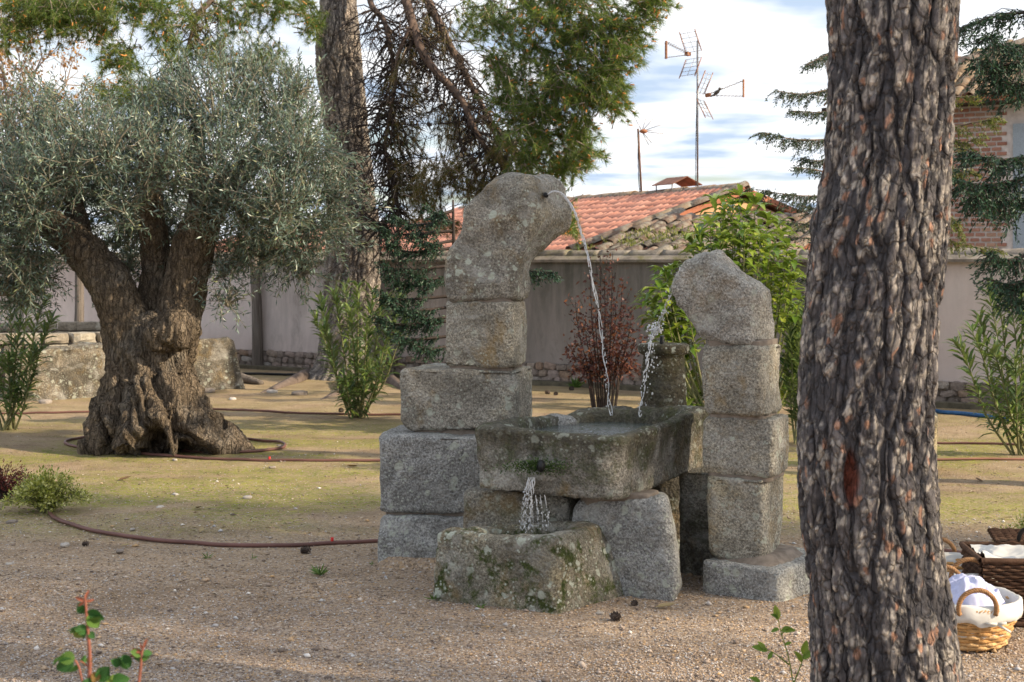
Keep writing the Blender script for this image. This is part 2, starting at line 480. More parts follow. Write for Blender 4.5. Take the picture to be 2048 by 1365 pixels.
ground = solo('ground', np.stack([X.ravel(), Y.ravel(), Zg], 1), Qg, M_GROUND, (0, 0, 0), 'sandy gravel garden ground with thin patches of moss', None, None, 'structure')

# loose gravel on the near ground: tens of thousands of small pebbles in one object
n = 68000
py_ = 1380 - 560 * rng.random(n * 2) ** 1.35
pd = F * EYE / (py_ - HOR)
pxs = rng.uniform(-30, 2080, n * 2)
PX = (pxs - 1024) / F * pd; PY = pd
keep = (vnoise(np.stack([PX * 1.2, PY * 1.6, PX * 0], 1), 3) * 0.5 + rng.uniform(-0.7, 0.7, n * 2) < np.where(PY < 7.4, 0.5, np.where(PY < 9, 0.0, -0.45)))
PX, PY = PX[keep][:n], PY[keep][:n]; n = len(PX)
r = rng.uniform(0.0022, 0.0058, n) * (1 + (rng.random(n) < 0.03) * 1.0 + (rng.random(n) < 0.006) * 2.2)
oct_ = np.array([[1, 0, 0], [0, 1, 0], [-1, 0, 0], [0, -1, 0], [0.1, 0.1, 0.75], [0, 0, -0.5]], float)
an = rng.uniform(0, 6.28, n); ca, sa = np.cos(an), np.sin(an)
o3 = oct_[None] * np.stack([r * rng.uniform(0.8, 1.5, n), r, r * rng.uniform(0.6, 1.0, n)], 1)[:, None]
V = np.stack([o3[..., 0] * ca[:, None] - o3[..., 1] * sa[:, None], o3[..., 0] * sa[:, None] + o3[..., 1] * ca[:, None], o3[..., 2]], -1)
V += rng.normal(size=V.shape) * r[:, None, None] * 0.12
V += np.stack([PX, PY, gz(PX, PY) + r * 0.25], 1)[:, None]
ft = np.array([[0, 1, 4], [1, 2, 4], [2, 3, 4], [3, 0, 4], [1, 0, 5], [2, 1, 5], [3, 2, 5], [0, 3, 5]])
t = NT('pebbles')
M_PEB = t.fin(t.ramp(t.island(), [(0.0, (0.12, 0.09, 0.075)), (0.25, (0.30, 0.23, 0.18)), (0.5, (0.42, 0.335, 0.28)), (0.68, (0.49, 0.32, 0.16)), (0.8, (0.55, 0.475, 0.42)), (0.93, (0.40, 0.40, 0.42)), (1.0, (0.76, 0.71, 0.66))]), 0.75, None, 0.3)
solo('gravel', V.reshape(-1, 3), (np.arange(n)[:, None, None] * 6 + ft[None]).reshape(-1, 3), M_PEB, (0, 0, 0), 'loose pale gravel strewn over the near ground', None, None, 'stuff', True)

# ================================================================ garden wall
WA, WB = np.array([-4.95, 22.2, 0.0]), np.array([4.73, 15.9, 0.0])
WU = nrm(WB - WA); WLEN = np.linalg.norm(WB - WA)
WN = np.array([WU[1], -WU[0], 0.0])                       # towards the camera
UPV = np.array([0, 0, 1.0])
def wp(s, out=0.0, z=0.0): return WA + WU * s + WN * out + UPV * z
def mat_plaster():
    t = NT('mauve_plaster'); p = t.pos(); s = t.sep(p)
    al = t.math('SUBTRACT', t.math('MULTIPLY', s[0], float(WU[0])), t.math('MULTIPLY', s[1], -float(WU[1])))
    c = t.ramp(t.noise(1.3, 5, 0.6, p), [(0.3, (0.66, 0.555, 0.53)), (0.6, (0.76, 0.655, 0.62)), (0.8, (0.79, 0.70, 0.66))])
    # run-off stains: vertical streaks starting under the coping
    cv = t.new('ShaderNodeCombineXYZ'); t.lk(al, cv.inputs[0]); t.lk(t.math('MULTIPLY', s[2], 0.16), cv.inputs[1])
    st = t.noise(4.5, 6, 0.72, cv.outputs[0], 0.2); st2 = t.noise(0.55, 3, 0.6, cv.outputs[0])
    hgt = t.ramp(t.math('DIVIDE', s[2], 1.6), [(0.15, 0.42), (0.55, 0.7), (1.0, 1.0)])
    a0 = float(WU[0] * WA[0] + WU[1] * WA[1])
    pos = t.math('DIVIDE', t.math('SUBTRACT', al, a0), float(WLEN))
    reg = t.ramp(t.math('ADD', pos, t.math('MULTIPLY', t.math('SUBTRACT', st2, 0.5), 0.12)), [(0.0, 0.30), (0.10, 0.4), (0.19, 0.85), (0.27, 0.5), (0.40, 0.95), (0.62, 1.0), (0.86, 0.95), (0.92, 0.25)])
    c = t.mix(t.ramp(t.math('ADD', pos, t.math('MULTIPLY', t.math('SUBTRACT', st2, 0.5), 0.2)), [(0.38, 0.0), (0.46, 0.75), (0.86, 0.75), (0.95, 0.12)]), c, (0.235, 0.205, 0.19))
    f = t.math('MULTIPLY', t.math('MULTIPLY', t.ramp(st, [(0.36, 0.5), (0.60, 1.0)]), reg), hgt, True)
    c = t.mix(t.math('MULTIPLY', f, 1.0), c, (0.11, 0.11, 0.095))
    bl = t.math('MULTIPLY', t.ramp(t.noise(3.2, 6, 0.75, t.pos((1, 1, 0.5)), 0.3), [(0.55, 0.0), (0.70, 1.0)]), 0.5)
    c = t.mix(t.math('MULTIPLY', bl, reg), c, (0.11, 0.10, 0.085))
    return t.fin(c, 0.92, t.bump(t.noise(45, 5, 0.7, p), 0.35, 0.006), 0.12)
M_PLASTER = mat_plaster()
M_MORTAR = mat_plain('dark_mortar', (0.17, 0.14, 0.115), 0.95, 0, 0.35, 20)
def mat_rubble(name, stops):
    t = NT(name); c = t.ramp(t.rand(), stops); n = t.noise(28, 5, 0.7)
    c = t.mix(0.8, c, t.ramp(n, [(0.3, 0.55), (0.7, 1.3)]), 'MULTIPLY')
    return t.fin(c, 0.9, t.bump(n, 0.8, 0.015), 0.2)
M_RUBBLE = mat_rubble('rubble_stone', [(0.0, (0.17, 0.14, 0.12)), (0.3, (0.28, 0.23, 0.20)), (0.6, (0.34, 0.27, 0.24)), (0.8, (0.30, 0.21, 0.15)), (1.0, (0.40, 0.37, 0.34))])
t = NT('coping_concrete'); p = t.pos(); n_ = t.noise(5, 6, 0.7, p)
c = t.ramp(n_, [(0.3, (0.12, 0.105, 0.09)), (0.5, (0.25, 0.22, 0.19)), (0.7, (0.36, 0.32, 0.28))])
c = t.mix(t.ramp(t.noise(3.5, 4, 0.7, p), [(0.52, 0.0), (0.66, 0.7)]), c, (0.15, 0.14, 0.045))
M_COPING = t.fin(c, 0.92, t.bump(t.noise(30, 5, 0.7, p), 0.7, 0.012), 0.15)
S0, S1 = -8.5, 16.5
gw = thing('garden_wall', wp(0), 'mauve plastered garden wall with rubble stone foot and dark mossy coping', 'wall')
m = MB(); m.box(wp((S0 + S1) / 2, -0.14, 0.94), ((S1 - S0) / 2, 0.12, 0.67), WU, WN); part('plaster_face', *m.get(), M_PLASTER, gw, False)
m = MB(); m.box(wp((S0 + S1) / 2, -0.12, 0.13), ((S1 - S0) / 2, 0.115, 0.135), WU, WN); foot = part('stone_foot', *m.get(), M_MORTAR, gw, False)
# foot kerb
m = MB(); m.box(wp((S0 + S1) / 2, 0.13, 0.02), ((S1 - S0) / 2, 0.085, 0.035), WU, WN)
part('kerb', *m.get(), mat_plain('kerb_concrete', (0.12, 0.105, 0.075), 0.95, 0, 0.4, 9), gw, False)
rub = []
for k in range(7):
    Vb, Qb = blob(2, 0.62); Vb = Vb + fbm(Vb * 1.7 + k * 7, 3, k)[:, None] * nrm(Vb) * 0.28
    rub.append(mesh('stone', Vb, Qb, M_RUBBLE, False))
random.seed(11)
cnt = 0
for row in range(3):
    s = 0.0 + random.random() * 0.1
    while s < 11.9 and cnt < 298:
        w = random.uniform(0.10, 0.21); hgt = random.uniform(0.040, 0.058)
        z = 0.035 + row * 0.088 + random.uniform(-0.012, 0.012) + 0.02
        rot = random.uniform(-0.25, 0.25)
        x = WU * math.cos(rot) + UPV * math.sin(rot); zz = UPV * math.cos(rot) - WU * math.sin(rot)
        piece('stone', random.choice(rub), foot, frame_mat(wp(s + w / 2, 0.0, z), x, -WN, zz, (w * 0.52, 0.035, hgt)))
        s += w + 0.012; cnt += 1
# coping: a sloped ledge and a row of rounded cap pieces
m = MB()
prof = [(-0.30, 1.60), (0.07, 1.60), (0.075, 1.635), (-0.03, 1.69), (-0.26, 1.69), (-0.35, 1.64)]
k = len(prof); V = np.array([wp(s, o, z) for s in (S0, S1) for o, z in prof])
m.add(V, [(i, (i + 1) % k, k + (i + 1) % k, k + i) for i in range(k)])
coping = part('coping', *m.get(), M_COPING, gw, False)
def cap_mesh(ln, seed):
    th = np.linspace(-0.12, np.pi + 0.12, 11); xs = np.linspace(0, ln, 7)
    V = np.stack(np.broadcast_arrays(xs[:, None], np.cos(th)[None] * 0.125, np.sin(th)[None] * 0.085), -1).reshape(-1, 3)
    V = V + fbm(V * 9 + seed * 5, 3, seed)[:, None] * np.array([0.012, 0.012, 0.014])
    i = np.arange(6)[:, None] * 11 + np.arange(10)[None]
    Q = np.stack([i, i + 1, i + 12, i + 11], -1).reshape(-1, 4)
    T = [(0, j + 1, j) for j in range(1, 10)] + [(66, 66 + j, 67 + j) for j in range(1, 10)]
    return mesh('coping_cap', V, [Q, np.array(T)], M_COPING, True)
caps = [cap_mesh(0.452, q) for q in range(5)]
s = -6.0
while s < 14:
    piece('coping_cap', caps[random.randrange(5)], coping, frame_mat(wp(s, -0.145, 1.672 + random.uniform(-0.006, 0.006)), WU, WN, UPV))
    s += 0.455

# ================================================================ tiled roofs
def tile_mesh(name, mat, ln=0.42, r0=0.095, r1=0.078, th=0.014, seg=6, flat=0.82):
    """a barrel tile: tapered half pipe with thickness, wide end at the bottom (x = 0)"""
    V = []; a = np.linspace(0.05, np.pi - 0.05, seg + 1)
    for x, r in ((0.0, r0), (ln, r1)):
        for rr in (r, r - th):
            for q in a: V.append((x, math.cos(q) * rr, math.sin(q) * rr * flat))
    k = seg + 1; Q = []
    for i in range(seg):
        Q += [(i, i + 1, 2 * k + i + 1, 2 * k + i), (k + i + 1, k + i, 3 * k + i, 3 * k + i + 1), (i + 1, i, k + i, k + i + 1)]
    return mesh(name, V, np.array(Q), mat, True)
def mat_tile(name, stops, lich=0.0, rnd=True):
    t = NT(name); c = t.ramp(t.rand() if rnd else t.island(), stops); p = t.pos(); n = t.noise(18, 5, 0.7, p)
    c = t.mix(0.6, c, t.ramp(n, [(0.3, 0.6), (0.7, 1.25)]), 'MULTIPLY')
    if lich:
        c = t.mix(t.math('MULTIPLY', t.ramp(t.noise(9, 6, 0.75, p), [(0.46, 0.0), (0.60, 1.0)]), lich), c, (0.33, 0.32, 0.27))
        c = t.mix(t.math('MULTIPLY', t.ramp(t.noise(6, 5, 0.75, p, 0.3), [(0.54, 0.0), (0.66, 1.0)]), lich), c, (0.08, 0.072, 0.06))
    return t.fin(c, 0.85, t.bump(n, 0.5, 0.008), 0.2)
RED = [(0.0, (0.56, 0.25, 0.175)), (0.4, (0.62, 0.29, 0.21)), (0.8, (0.66, 0.34, 0.25)), (0.93, (0.60, 0.26, 0.17)), (1.0, (0.40, 0.17, 0.115))]
M_RED = mat_tile('terracotta_tile', RED); M_RED_S = mat_tile('terracotta_tile_far', RED, 0, False)
M_OLDT = mat_tile('weathered_tile', [(0.0, (0.10, 0.078, 0.068)), (0.4, (0.17, 0.125, 0.10)), (0.7, (0.24, 0.145, 0.105)), (1.0, (0.24, 0.22, 0.19))], 0.6)
M_BROWNT = mat_tile('mottled_brown_tile', [(0.0, (0.22, 0.15, 0.09)), (0.4, (0.30, 0.20, 0.13)), (0.7, (0.25, 0.19, 0.10)), (1.0, (0.36, 0.25, 0.18))], 0.45)
M_RIDGE = mat_tile('lichened_ridge_tile', [(0.0, (0.20, 0.15, 0.12)), (0.6, (0.30, 0.20, 0.15)), (1.0, (0.36, 0.27, 0.17))], 0.8)
M_DECK = mat_plain('roof_deck', (0.42, 0.17, 0.105), 0.9, 0, 0.2, 8)
M_PEACH = mat_plain('peach_render', (0.62, 0.38, 0.22), 0.9, 0, 0.1, 3)
M_WHITE = mat_plain('white_render', (0.66, 0.63, 0.58), 0.9, 0, 0.1, 3)

def roof(th_, E, U, length, slope_len, pitch, tmesh, step, row, maxn=300, stuff_mat=None, jit=0.012, clip=None, skip=None):
    """one pitched face: E ridge end, U along the ridge; tiles laid from the eave up, wide end down"""
    H = np.array([U[1], -U[0], 0.0]);
    if H[1] > 0: H = -H                                    # downhill, towards the camera
    DN = H * math.cos(pitch) - UPV * math.sin(pitch); NR = nrm(np.cross(DN, U)); NR = NR if NR[2] > 0 else -NR
    m = MB(); c = E + U * length / 2 + DN * slope_len / 2 - NR * 0.05
    m.box(c, (length / 2, slope_len / 2, 0.045), U, DN, NR)
    rf = part('roof', *m.get(), M_DECK, th_, False)
    poss = []
    for i in range(int(length / step)):
        for j in range(int(slope_len / row)):
            q = E + U * (i + 0.5) * step + DN * (slope_len - j * row + 0.03)
            if clip and not clip(q): continue
            poss.append((q, np.linalg.norm(q)))
    poss.sort(key=lambda a: a[1])
    rest = MB(); bv = np.array([v.co[:] for v in tmesh.vertices]); bq = np.array([p.vertices[:] for p in tmesh.polygons])
    YX = np.cross(NR, -DN)
    for k, (q, _) in enumerate(poss):
        q = q + NR * (0.012 + random.uniform(0, jit)) + U * random.uniform(-jit, jit)
        tilt = nrm(-DN + NR * (0.045 + random.uniform(-0.02, 0.02)) + U * random.uniform(-jit, jit) * 2)
        if k < maxn: piece('roof_tile', tmesh, rf, frame_mat(q, tilt, YX, NR))
        else: rest.add(q + bv @ np.array([tilt, YX, NR]), bq)
    if rest.n: part('roof_tiles', *rest.get(), stuff_mat, rf, True, None, 'stuff')
    return DN, NR, rf

RU = nrm(np.array([-0.518, 1.0, 0]))
E1 = np.array([3.73, 23.0, 2.79])
rh = thing('terracotta_house', (E1[0], E1[1], 0), 'low house with bright terracotta tile roof and peach gable behind the wall', 'house')
T_RED = tile_mesh('roof_tile', M_RED, 0.37, 0.085, 0.076, 0.016, 6, 0.62)
pit = math.radians(18)
DN, NR, rfa = roof(rh, E1, RU, 11.0, 3.5, pit, T_RED, 0.178, 0.315, 300, M_RED_S, 0.006)
# gable end, front wall and verge
H1 = np.array([RU[1], -RU[0], 0]); H1 = H1 if H1[1] < 0 else -H1
eave = E1 + DN * 3.4
back = E1 - H1 * 3.2 - UPV * 1.05
m = MB()
def prism(m, pts, depth):
    k = len(pts); V = np.vstack([pts, np.asarray(pts) + depth])
    m.add(V, [(i, (i + 1) % k, k + (i + 1) % k, k + i) for i in range(k)], [(0, i + 1, i) for i in range(1, k - 1)] + [(k, k + i, k + i + 1) for i in range(1, k - 1)])
o_ = -UPV * 0.12 + RU * 0.12
prism(m, [E1 + o_, eave + o_ + H1 * -0.2, (eave + o_ + H1 * -0.2) * [1, 1, 0], back * [1, 1, 0] + RU * 0.12, back + o_], RU * 10.6)
part('wall', *m.get(), M_PEACH, rh, False)
m = MB(); m.box(back * 0.5 + E1 * 0.5 + RU * 5.5 - UPV * 0.0, (5.5, 1.68, 0.05), RU, nrm(E1 - back), nrm(np.cross(RU, E1 - back)))
part('back_roof', *m.get(), M_DECK, rh, False)
T_RG = tile_mesh('ridge_tile', M_RIDGE, 0.42, 0.13, 0.12, 0.02, 8)
for i in range(26):
    q = E1 + RU * (i * 0.41 - 0.05) + UPV * (0.0 + random.uniform(-0.012, 0.012))
    piece('ridge_tile', T_RG, rfa, frame_mat(q, RU, np.cross(UPV, RU), UPV, (1, 1, 1.0)))
for i in range(9):
    q = E1 + DN * (3.4 - i * 0.38) - RU * 0.03 + NR * 0.03
    piece('verge_tile', T_RG, rfa, frame_mat(q, nrm(-DN + NR * 0.04), np.cross(NR, -DN), NR, (1, 0.85, 0.8)))

E2 = E1 + RU * 11.3; E2[2] = 2.55
rh2 = thing('far_terracotta_house', (E2[0], E2[1], 0), 'farther terracotta roof seen between olive tree and pine trunk', 'house')
DN2, NR2, rfb = roof(rh2, E2, RU, 16.0, 3.4, pit, T_RED, 0.178, 0.315, 0, M_RED_S, 0.006)
b2 = E2 - H1 * 3.0 - UPV * 1.0; e2 = E2 + DN2 * 3.2
m = MB(); prism(m, [E2 + o_, e2 + o_, e2 * [1, 1, 0] + RU * 0.12, b2 * [1, 1, 0] + RU * 0.12, b2 + o_], RU * 15.6); part('wall', *m.get(), M_WHITE, rh2, False)
for i in range(39):
    piece('ridge_tile', T_RG, rfb, frame_mat(E2 + RU * (i * 0.41), RU, np.cross(UPV, RU), UPV))

# old shed right behind the wall
E3 = np.array([2.31, 20.5, 2.21])
sh = thing('old_shed', (E3[0], E3[1], 0), 'old shed with broken lichen covered tiles just behind the garden wall', 'shed')
T_OLD = tile_mesh('roof_tile', M_OLDT, 0.46, 0.10, 0.08)
DN3, NR3, rfc = roof(sh, E3, WU, 2.9, 2.35, math.radians(14), T_OLD, 0.21, 0.37, 220, M_OLDT, 0.035)
for i in range(7):
    q = E3 + WU * (i * 0.44 - 0.05) + UPV * random.uniform(-0.02, 0.02)
    piece('ridge_tile', T_RG, rfc, frame_mat(q, WU, np.cross(UPV, WU), UPV, (1.05, 0.8, 0.7)))
for i in range(7):                                        # broken verge: tiles stacked two deep along the left edge
    for k2 in range(2):
        q = E3 + DN3 * (2.25 - i * 0.36) - WU * (0.02 + 0.13 * k2) + NR3 * (0.07 - 0.09 * k2 + random.uniform(-0.02, 0.03))
        piece('verge_tile', T_OLD, rfc, frame_mat(q, nrm(-DN3 + WU * random.uniform(-0.12, 0.12)), np.cross(NR3, -DN3), NR3, (1, 0.9, 0.8)))
m = MB(); bk = E3 + WN * -2.3 - UPV * 0.6; fe = E3 + DN3 * 2.2
prism(m, [E3 - UPV * 0.13, fe - UPV * 0.13, fe * [1, 1, 0], bk * [1, 1, 0], bk - UPV * 0.13], WU * 2.85); part('wall', *m.get(), mat_plain('old_render', (0.33, 0.27, 0.21), 0.95, 0, 0.35, 4), sh, False)
# house leek and weeds between the old tiles
k = 420; q = E3 + DN3 * rng.uniform(0.9, 2.2, (k, 1)) + WU * (rng.random((k, 1)) ** 1.3 * 2.6 - 0.15) + NR3 * 0.07
q = q[fbm(q * 2.3, 3, 4) > 0.16]
k = len(q); rep = np.repeat(q, 7, 0) + rng.normal(size=(k * 7, 3)) * 0.022
Vl, Tl = leaves(rep, nrm(rng.normal(size=(k * 7, 3)) * 0.5 + UPV * 1.1), rdir(k * 7), rng.uniform(0.03, 0.09, k * 7), 0.018)
part('roof_weeds', Vl, Tl, mat_leaf('roof_weed', [(0, (0.13, 0.16, 0.05)), (0.6, (0.22, 0.24, 0.08)), (1, (0.30, 0.27, 0.12))]), sh, True, None, 'stuff')

# brick house on the right
BL = W(1745, 400, 20.0); BL[2] = 0
EZ = 3.72
def bp(s, out=0.0, z=0.0): return BL + WU * s + WN * out + UPV * z
bh = thing('brick_house', BL, 'tall red brick house with brown tile roof at the right edge', 'house')
M_LIME = mat_plain('pale_mortar', (0.58, 0.54, 0.52), 0.95, 0, 0.2, 12)
m = MB(); m.box(bp(3.5, -2.0, EZ / 2 + 0.1), (3.5, 2.0, EZ / 2 + 0.1), WU, WN); bwall = part('wall', *m.get(), M_LIME, bh, False)
t = NT('brick'); n_ = t.noise(40, 4, 0.7)
c = t.ramp(t.rand(), [(0.0, (0.30, 0.15, 0.11)), (0.4, (0.38, 0.20, 0.15)), (0.75, (0.36, 0.23, 0.17)), (1.0, (0.46, 0.30, 0.22))])
M_BRICK = t.fin(t.mix(0.6, c, t.ramp(n_, [(0.3, 0.65), (0.7, 1.2)]), 'MULTIPLY'), 0.9, t.bump(n_, 0.5, 0.006), 0.15)
mm = MB(); mm.box((0, 0, 0), (0.5, 0.5, 0.5)); Vb, Fb = mm.get()
brick = mesh('brick', Vb, Fb, M_BRICK, False)
def s_at(px):                                             # distance along the brick wall seen at that column
    kx = (px - 1024) / F
    return (kx * BL[1] - BL[0]) / (WU[0] - kx * WU[1])
sL, sP = s_at(1878), s_at(2024)
nb = 0
for r_ in range(29):
    z = EZ - 0.06 - r_ * 0.0675
    off = (r_ % 2) * 0.07
    s = sL + off
    while s + 0.125 < sP and nb < 300:
        piece('brick', brick, bwall, frame_mat(bp(s + 0.0625 + random.uniform(-0.004, 0.004), 0.004, z + random.uniform(-0.003, 0.003)), WU, -WN, UPV, (0.120 + random.uniform(-0.010, 0.006), 0.03, 0.043)))
        s += 0.142; nb += 1
rest = MB()
for r_ in range(54):
    z = EZ - 0.06 - r_ * 0.0675; off = (r_ % 2) * 0.07
    for s in np.arange(0.07 + off, sL - 0.16 if r_ < 29 else sP, 0.142):
        rest.box(bp(s, 0.004, z), (0.062, 0.015, 0.0235), WU, -WN)
part('brick_courses', *rest.get(), M_BRICK, bwall, False, None, 'stuff')
m = MB(); m.box(bp(sP + 0.62, 0.012, EZ - 1.13), (0.6, 0.02, 0.85), WU, WN)
part('window_shutter', *m.get(), mat_plain('grey_shutter', (0.30, 0.36, 0.42), 0.6, 0, 0.15, 60), bh, False)
m = MB(); m.box(bp(3.3, 0.19, EZ + 0.02), (3.9, 0.20, 0.03), WU, WN); part('eave_boards', *m.get(), mat_plain('dark_wood', (0.05, 0.035, 0.03), 0.8), bh, False)
EAV = bp(-0.45, 0.42, EZ + 0.06); pb = math.radians(24)
HB = -WN; UPS = HB * math.cos(pb) + UPV * math.sin(pb); NB_ = nrm(np.cross(WU, UPS)); NB_ = NB_ if NB_[2] > 0 else -NB_
T_BRN = tile_mesh('roof_tile', M_BROWNT, 0.44, 0.095, 0.078)
m = MB(); prism(m, [EAV, EAV + WU * 8, EAV + WU * 8 + UPS * 3.4, EAV + WU * 3.2 + UPS * 3.4], -NB_ * 0.06); brf = part('roof', *m.get(), M_DECK, bh, False)
for i in range(38):
    for j in range(9):
        s = i * 0.19
        if s < j * 0.33 * 0.95 - 0.05: continue
        q = EAV + WU * s + UPS * (j * 0.33 - 0.04) + NB_ * (0.015 + random.uniform(0, 0.012))
        if (q[0] / q[1]) * F + 1024 > 2150: continue
        piece('roof_tile', T_BRN, brf, frame_mat(q, nrm(UPS + NB_ * 0.05 + WU * random.uniform(-0.02, 0.02)), np.cross(NB_, UPS), NB_))
hipd = nrm(WU * 3.2 + UPS * 3.4)
for i in range(12):
    piece('hip_tile', T_RG, brf, frame_mat(EAV + hipd * i * 0.39 + NB_ * 0.03, hipd, np.cross(NB_, hipd), NB_))

# ---------------------------------------------------------------- roof masts, chimney cowl, bird
M_STEEL = mat_plain('dull_steel', (0.22, 0.22, 0.23), 0.5, 0.7, 0.2)
M_RUSTP = mat_plain('rusty_pole', (0.16, 0.09, 0.06), 0.8, 0.2, 0.4)
M_ALU = mat_plain('aluminium_rod', (0.30, 0.29, 0.29), 0.45, 0.6, 0.1)
M_ORANGE = mat_plain('orange_plastic', (0.30, 0.13, 0.06), 0.6)
M_BLACK = mat_plain('black_rubber', (0.012, 0.012, 0.013), 0.5)
M_FADED = mat_plain('faded_orange', (0.30, 0.13, 0.07), 0.6)
def yagi(th_, at, fwd, grid_w, boom):
    """corner-reflector aerial: two tilted rod grids, a double boom of short rods and an end plate"""
    fwd = nrm(fwd); side = nrm(np.cross(UPV, fwd))
    m = MB()
    for up in (1, -1):
        for k in range(5):
            c = at + UPV * up * (0.06 + 0.075 * k) + fwd * (0.02 + 0.035 * k)
            m.tube([c - side * grid_w, c + side * grid_w], 0.004, 4)
        for sd in (-grid_w * 0.9, 0, grid_w * 0.9):
            m.tube([at + side * sd + UPV * up * 0.05, at + side * sd + UPV * up * 0.37 + fwd * 0.17], 0.005, 4)
    rgrid = part('reflector_grid', *m.get(), M_ALU, th_, True)
    m = MB()
    e = at + fwd * boom
    for up in (0.13, -0.13): m.tube([at + fwd * 0.1, e + UPV * up], 0.006, 4)
    for k in range(9):
        f_ = 0.2 + 0.75 * k / 8
        for up in (0.13, -0.13):
            c = at + fwd * (0.1 + (boom - 0.1) * f_) + UPV * up * f_
            m.tube([c - side * 0.07, c + side * 0.07], 0.005, 4)
    boom_ = part('boom', *m.get(), M_ALU, th_, True)
    m = MB(); m.box(e, (0.010, 0.022, 0.15), fwd, side); part('end_plate', *m.get(), M_ORANGE, boom_, False)
    m = MB(); m.box(at + fwd * 0.16, (0.04, 0.04, 0.03), fwd, side); part('dipole_box', *m.get(), M_ORANGE, th_, False)
    for sd in (-1, 1):
        for up in (1, -1):
            V, Q, T = tube([at + side * sd * grid_w + UPV * up * 0.06 + fwd * 0.02, at + side * sd * grid_w + UPV * up * 0.40 + fwd * 0.18], 0.008, 4)
            part('grid_rim', V, [Q, T], M_FADED, rgrid, True)
dm = 24.3
b0 = W(1395, 384, dm)
am = thing('antenna_mast', b0, 'tall roof mast carrying two orange tipped television aerials', 'antenna')
V, Q, T = tube([b0, W(1395, 82, dm)], 0.017, 8); part('mast', V, [Q, T], M_STEEL, am)
V, Q, T = tube(curve([b0 + [-.03, 0, 0], W(1391, 330, dm), W(1392, 270, dm), W(1393.5, 190, dm)], 8), 0.006, 5); part('cable', V, [Q, T], M_BLACK, am)
yagi(am, W(1389, 111, dm), np.array([-0.80, -0.60, 0.05]), 0.19, 0.66)
yagi(am, W(1399, 194, dm), np.array([0.86, -0.5, 0.12]), 0.17, 0.80)
da = 25.6
b1 = W(1283, 393, da)
a2 = thing('short_antenna_mast', b1, 'short leaning roof mast with a spider like aerial', 'antenna')
V, Q, T = tube([b1, W(1276, 258, da)], 0.020, 7); part('mast', V, [Q, T], M_RUSTP, a2)
V, Q, T = tube(curve([b1 + [-.03, 0, 0], W(1277, 350, da), W(1276, 300, da), W(1278, 270, da)], 6), 0.008, 5); part('cable', V, [Q, T], M_BLACK, a2)
m = MB(); cc = W(1284, 263, da)
for (x, y) in ((1292, 237), (1306, 238), (1325, 249), (1309, 260), (1327, 268), (1297, 290), (1272, 240), (1303, 286)):
    q = W(x, y, da); m.tube([cc + (q - cc) * 0.12, q], 0.007, 5)
part('aerial_rods', *m.get(), M_ALU, a2)
V, Q = ellipsoid(W(1287, 263, da), np.array([0.075, 0.05, 0.04]), 10, 7); part('dipole_box', V, Q, M_ORANGE, a2)
dc = 25.0
cw = thing('chimney_cowl', W(1354, 384, dc), 'little gabled sheet metal chimney cowl standing on thin legs', 'chimney cowl')
m = MB(); ux, uy = RU * 0.25, H1 * 0.30
c0 = W(1354, 356, dc)
for sg in (1, -1):
    e_ = c0 + uy * sg * 1.05 - UPV * 0.14
    prism(m, [c0 - ux * 1.3, c0 + ux * 1.3, e_ + ux * 1.3, e_ - ux * 1.3], UPV * 0.014)
part('roof', *m.get(), mat_plain('rusty_sheet', (0.20, 0.095, 0.065), 0.8, 0, 0.35, 9), cw, False)
for sx in (1, -1):
    for sy in (1, -1):
        q = c0 + ux * sx + uy * sy * 0.9 - UPV * 0.13
        V, Q, T = tube([q, q - UPV * 0.19], 0.012, 5); part('leg', V, [Q, T], M_STEEL, cw)
m = MB()
q = [c0 + ux * sx + uy * sy * 0.9 - UPV * 0.25 for sx, sy in ((1, 1), (1, -1), (-1, -1), (-1, 1), (1, 1))]
for i in range(4): m.tube([q[i], q[i + 1]], 0.012, 5)
part('frame', *m.get(), M_STEEL, cw)
m = MB(); m.box(c0 - UPV * 0.40, (0.20, 0.20, 0.10), RU, H1); part('chimney_top', *m.get(), M_OLDT, cw, False)
M_BIRD = mat_plain('brown_plumage', (0.07, 0.06, 0.05), 0.8)
bc = W(1434, 185, dm - 0.22)
V, Q = ellipsoid(bc, np.array([0.035, 0.035, 0.062]), 9, 7, (0.75, 0, 0.65))
m = MB(); m.add(V, Q); V, Q = ellipsoid(bc + [0.045, 0, 0.058], np.array([0.026, 0.026, 0.028]), 8, 6); m.add(V, Q)
m.tube([bc + [0.065, 0, 0.06], bc + [0.095, 0, 0.056]], [0.009, 0.002], 5); m.tube([bc - [0.03, 0, 0.03], bc - [0.11, 0, 0.075]], [0.02, 0.012], 5)
m.tube([bc - [0, 0.01, 0.02], bc - [0, 0.01, 0.075]], 0.004, 4); m.tube([bc - [0, -0.012, 0.02], bc - [0, -0.012, 0.075]], 0.004, 4)
solo('bird', *m.get(), M_BIRD, bc - [0, 0, 0.07], 'small dark bird perched on the lower television aerial', 'bird')
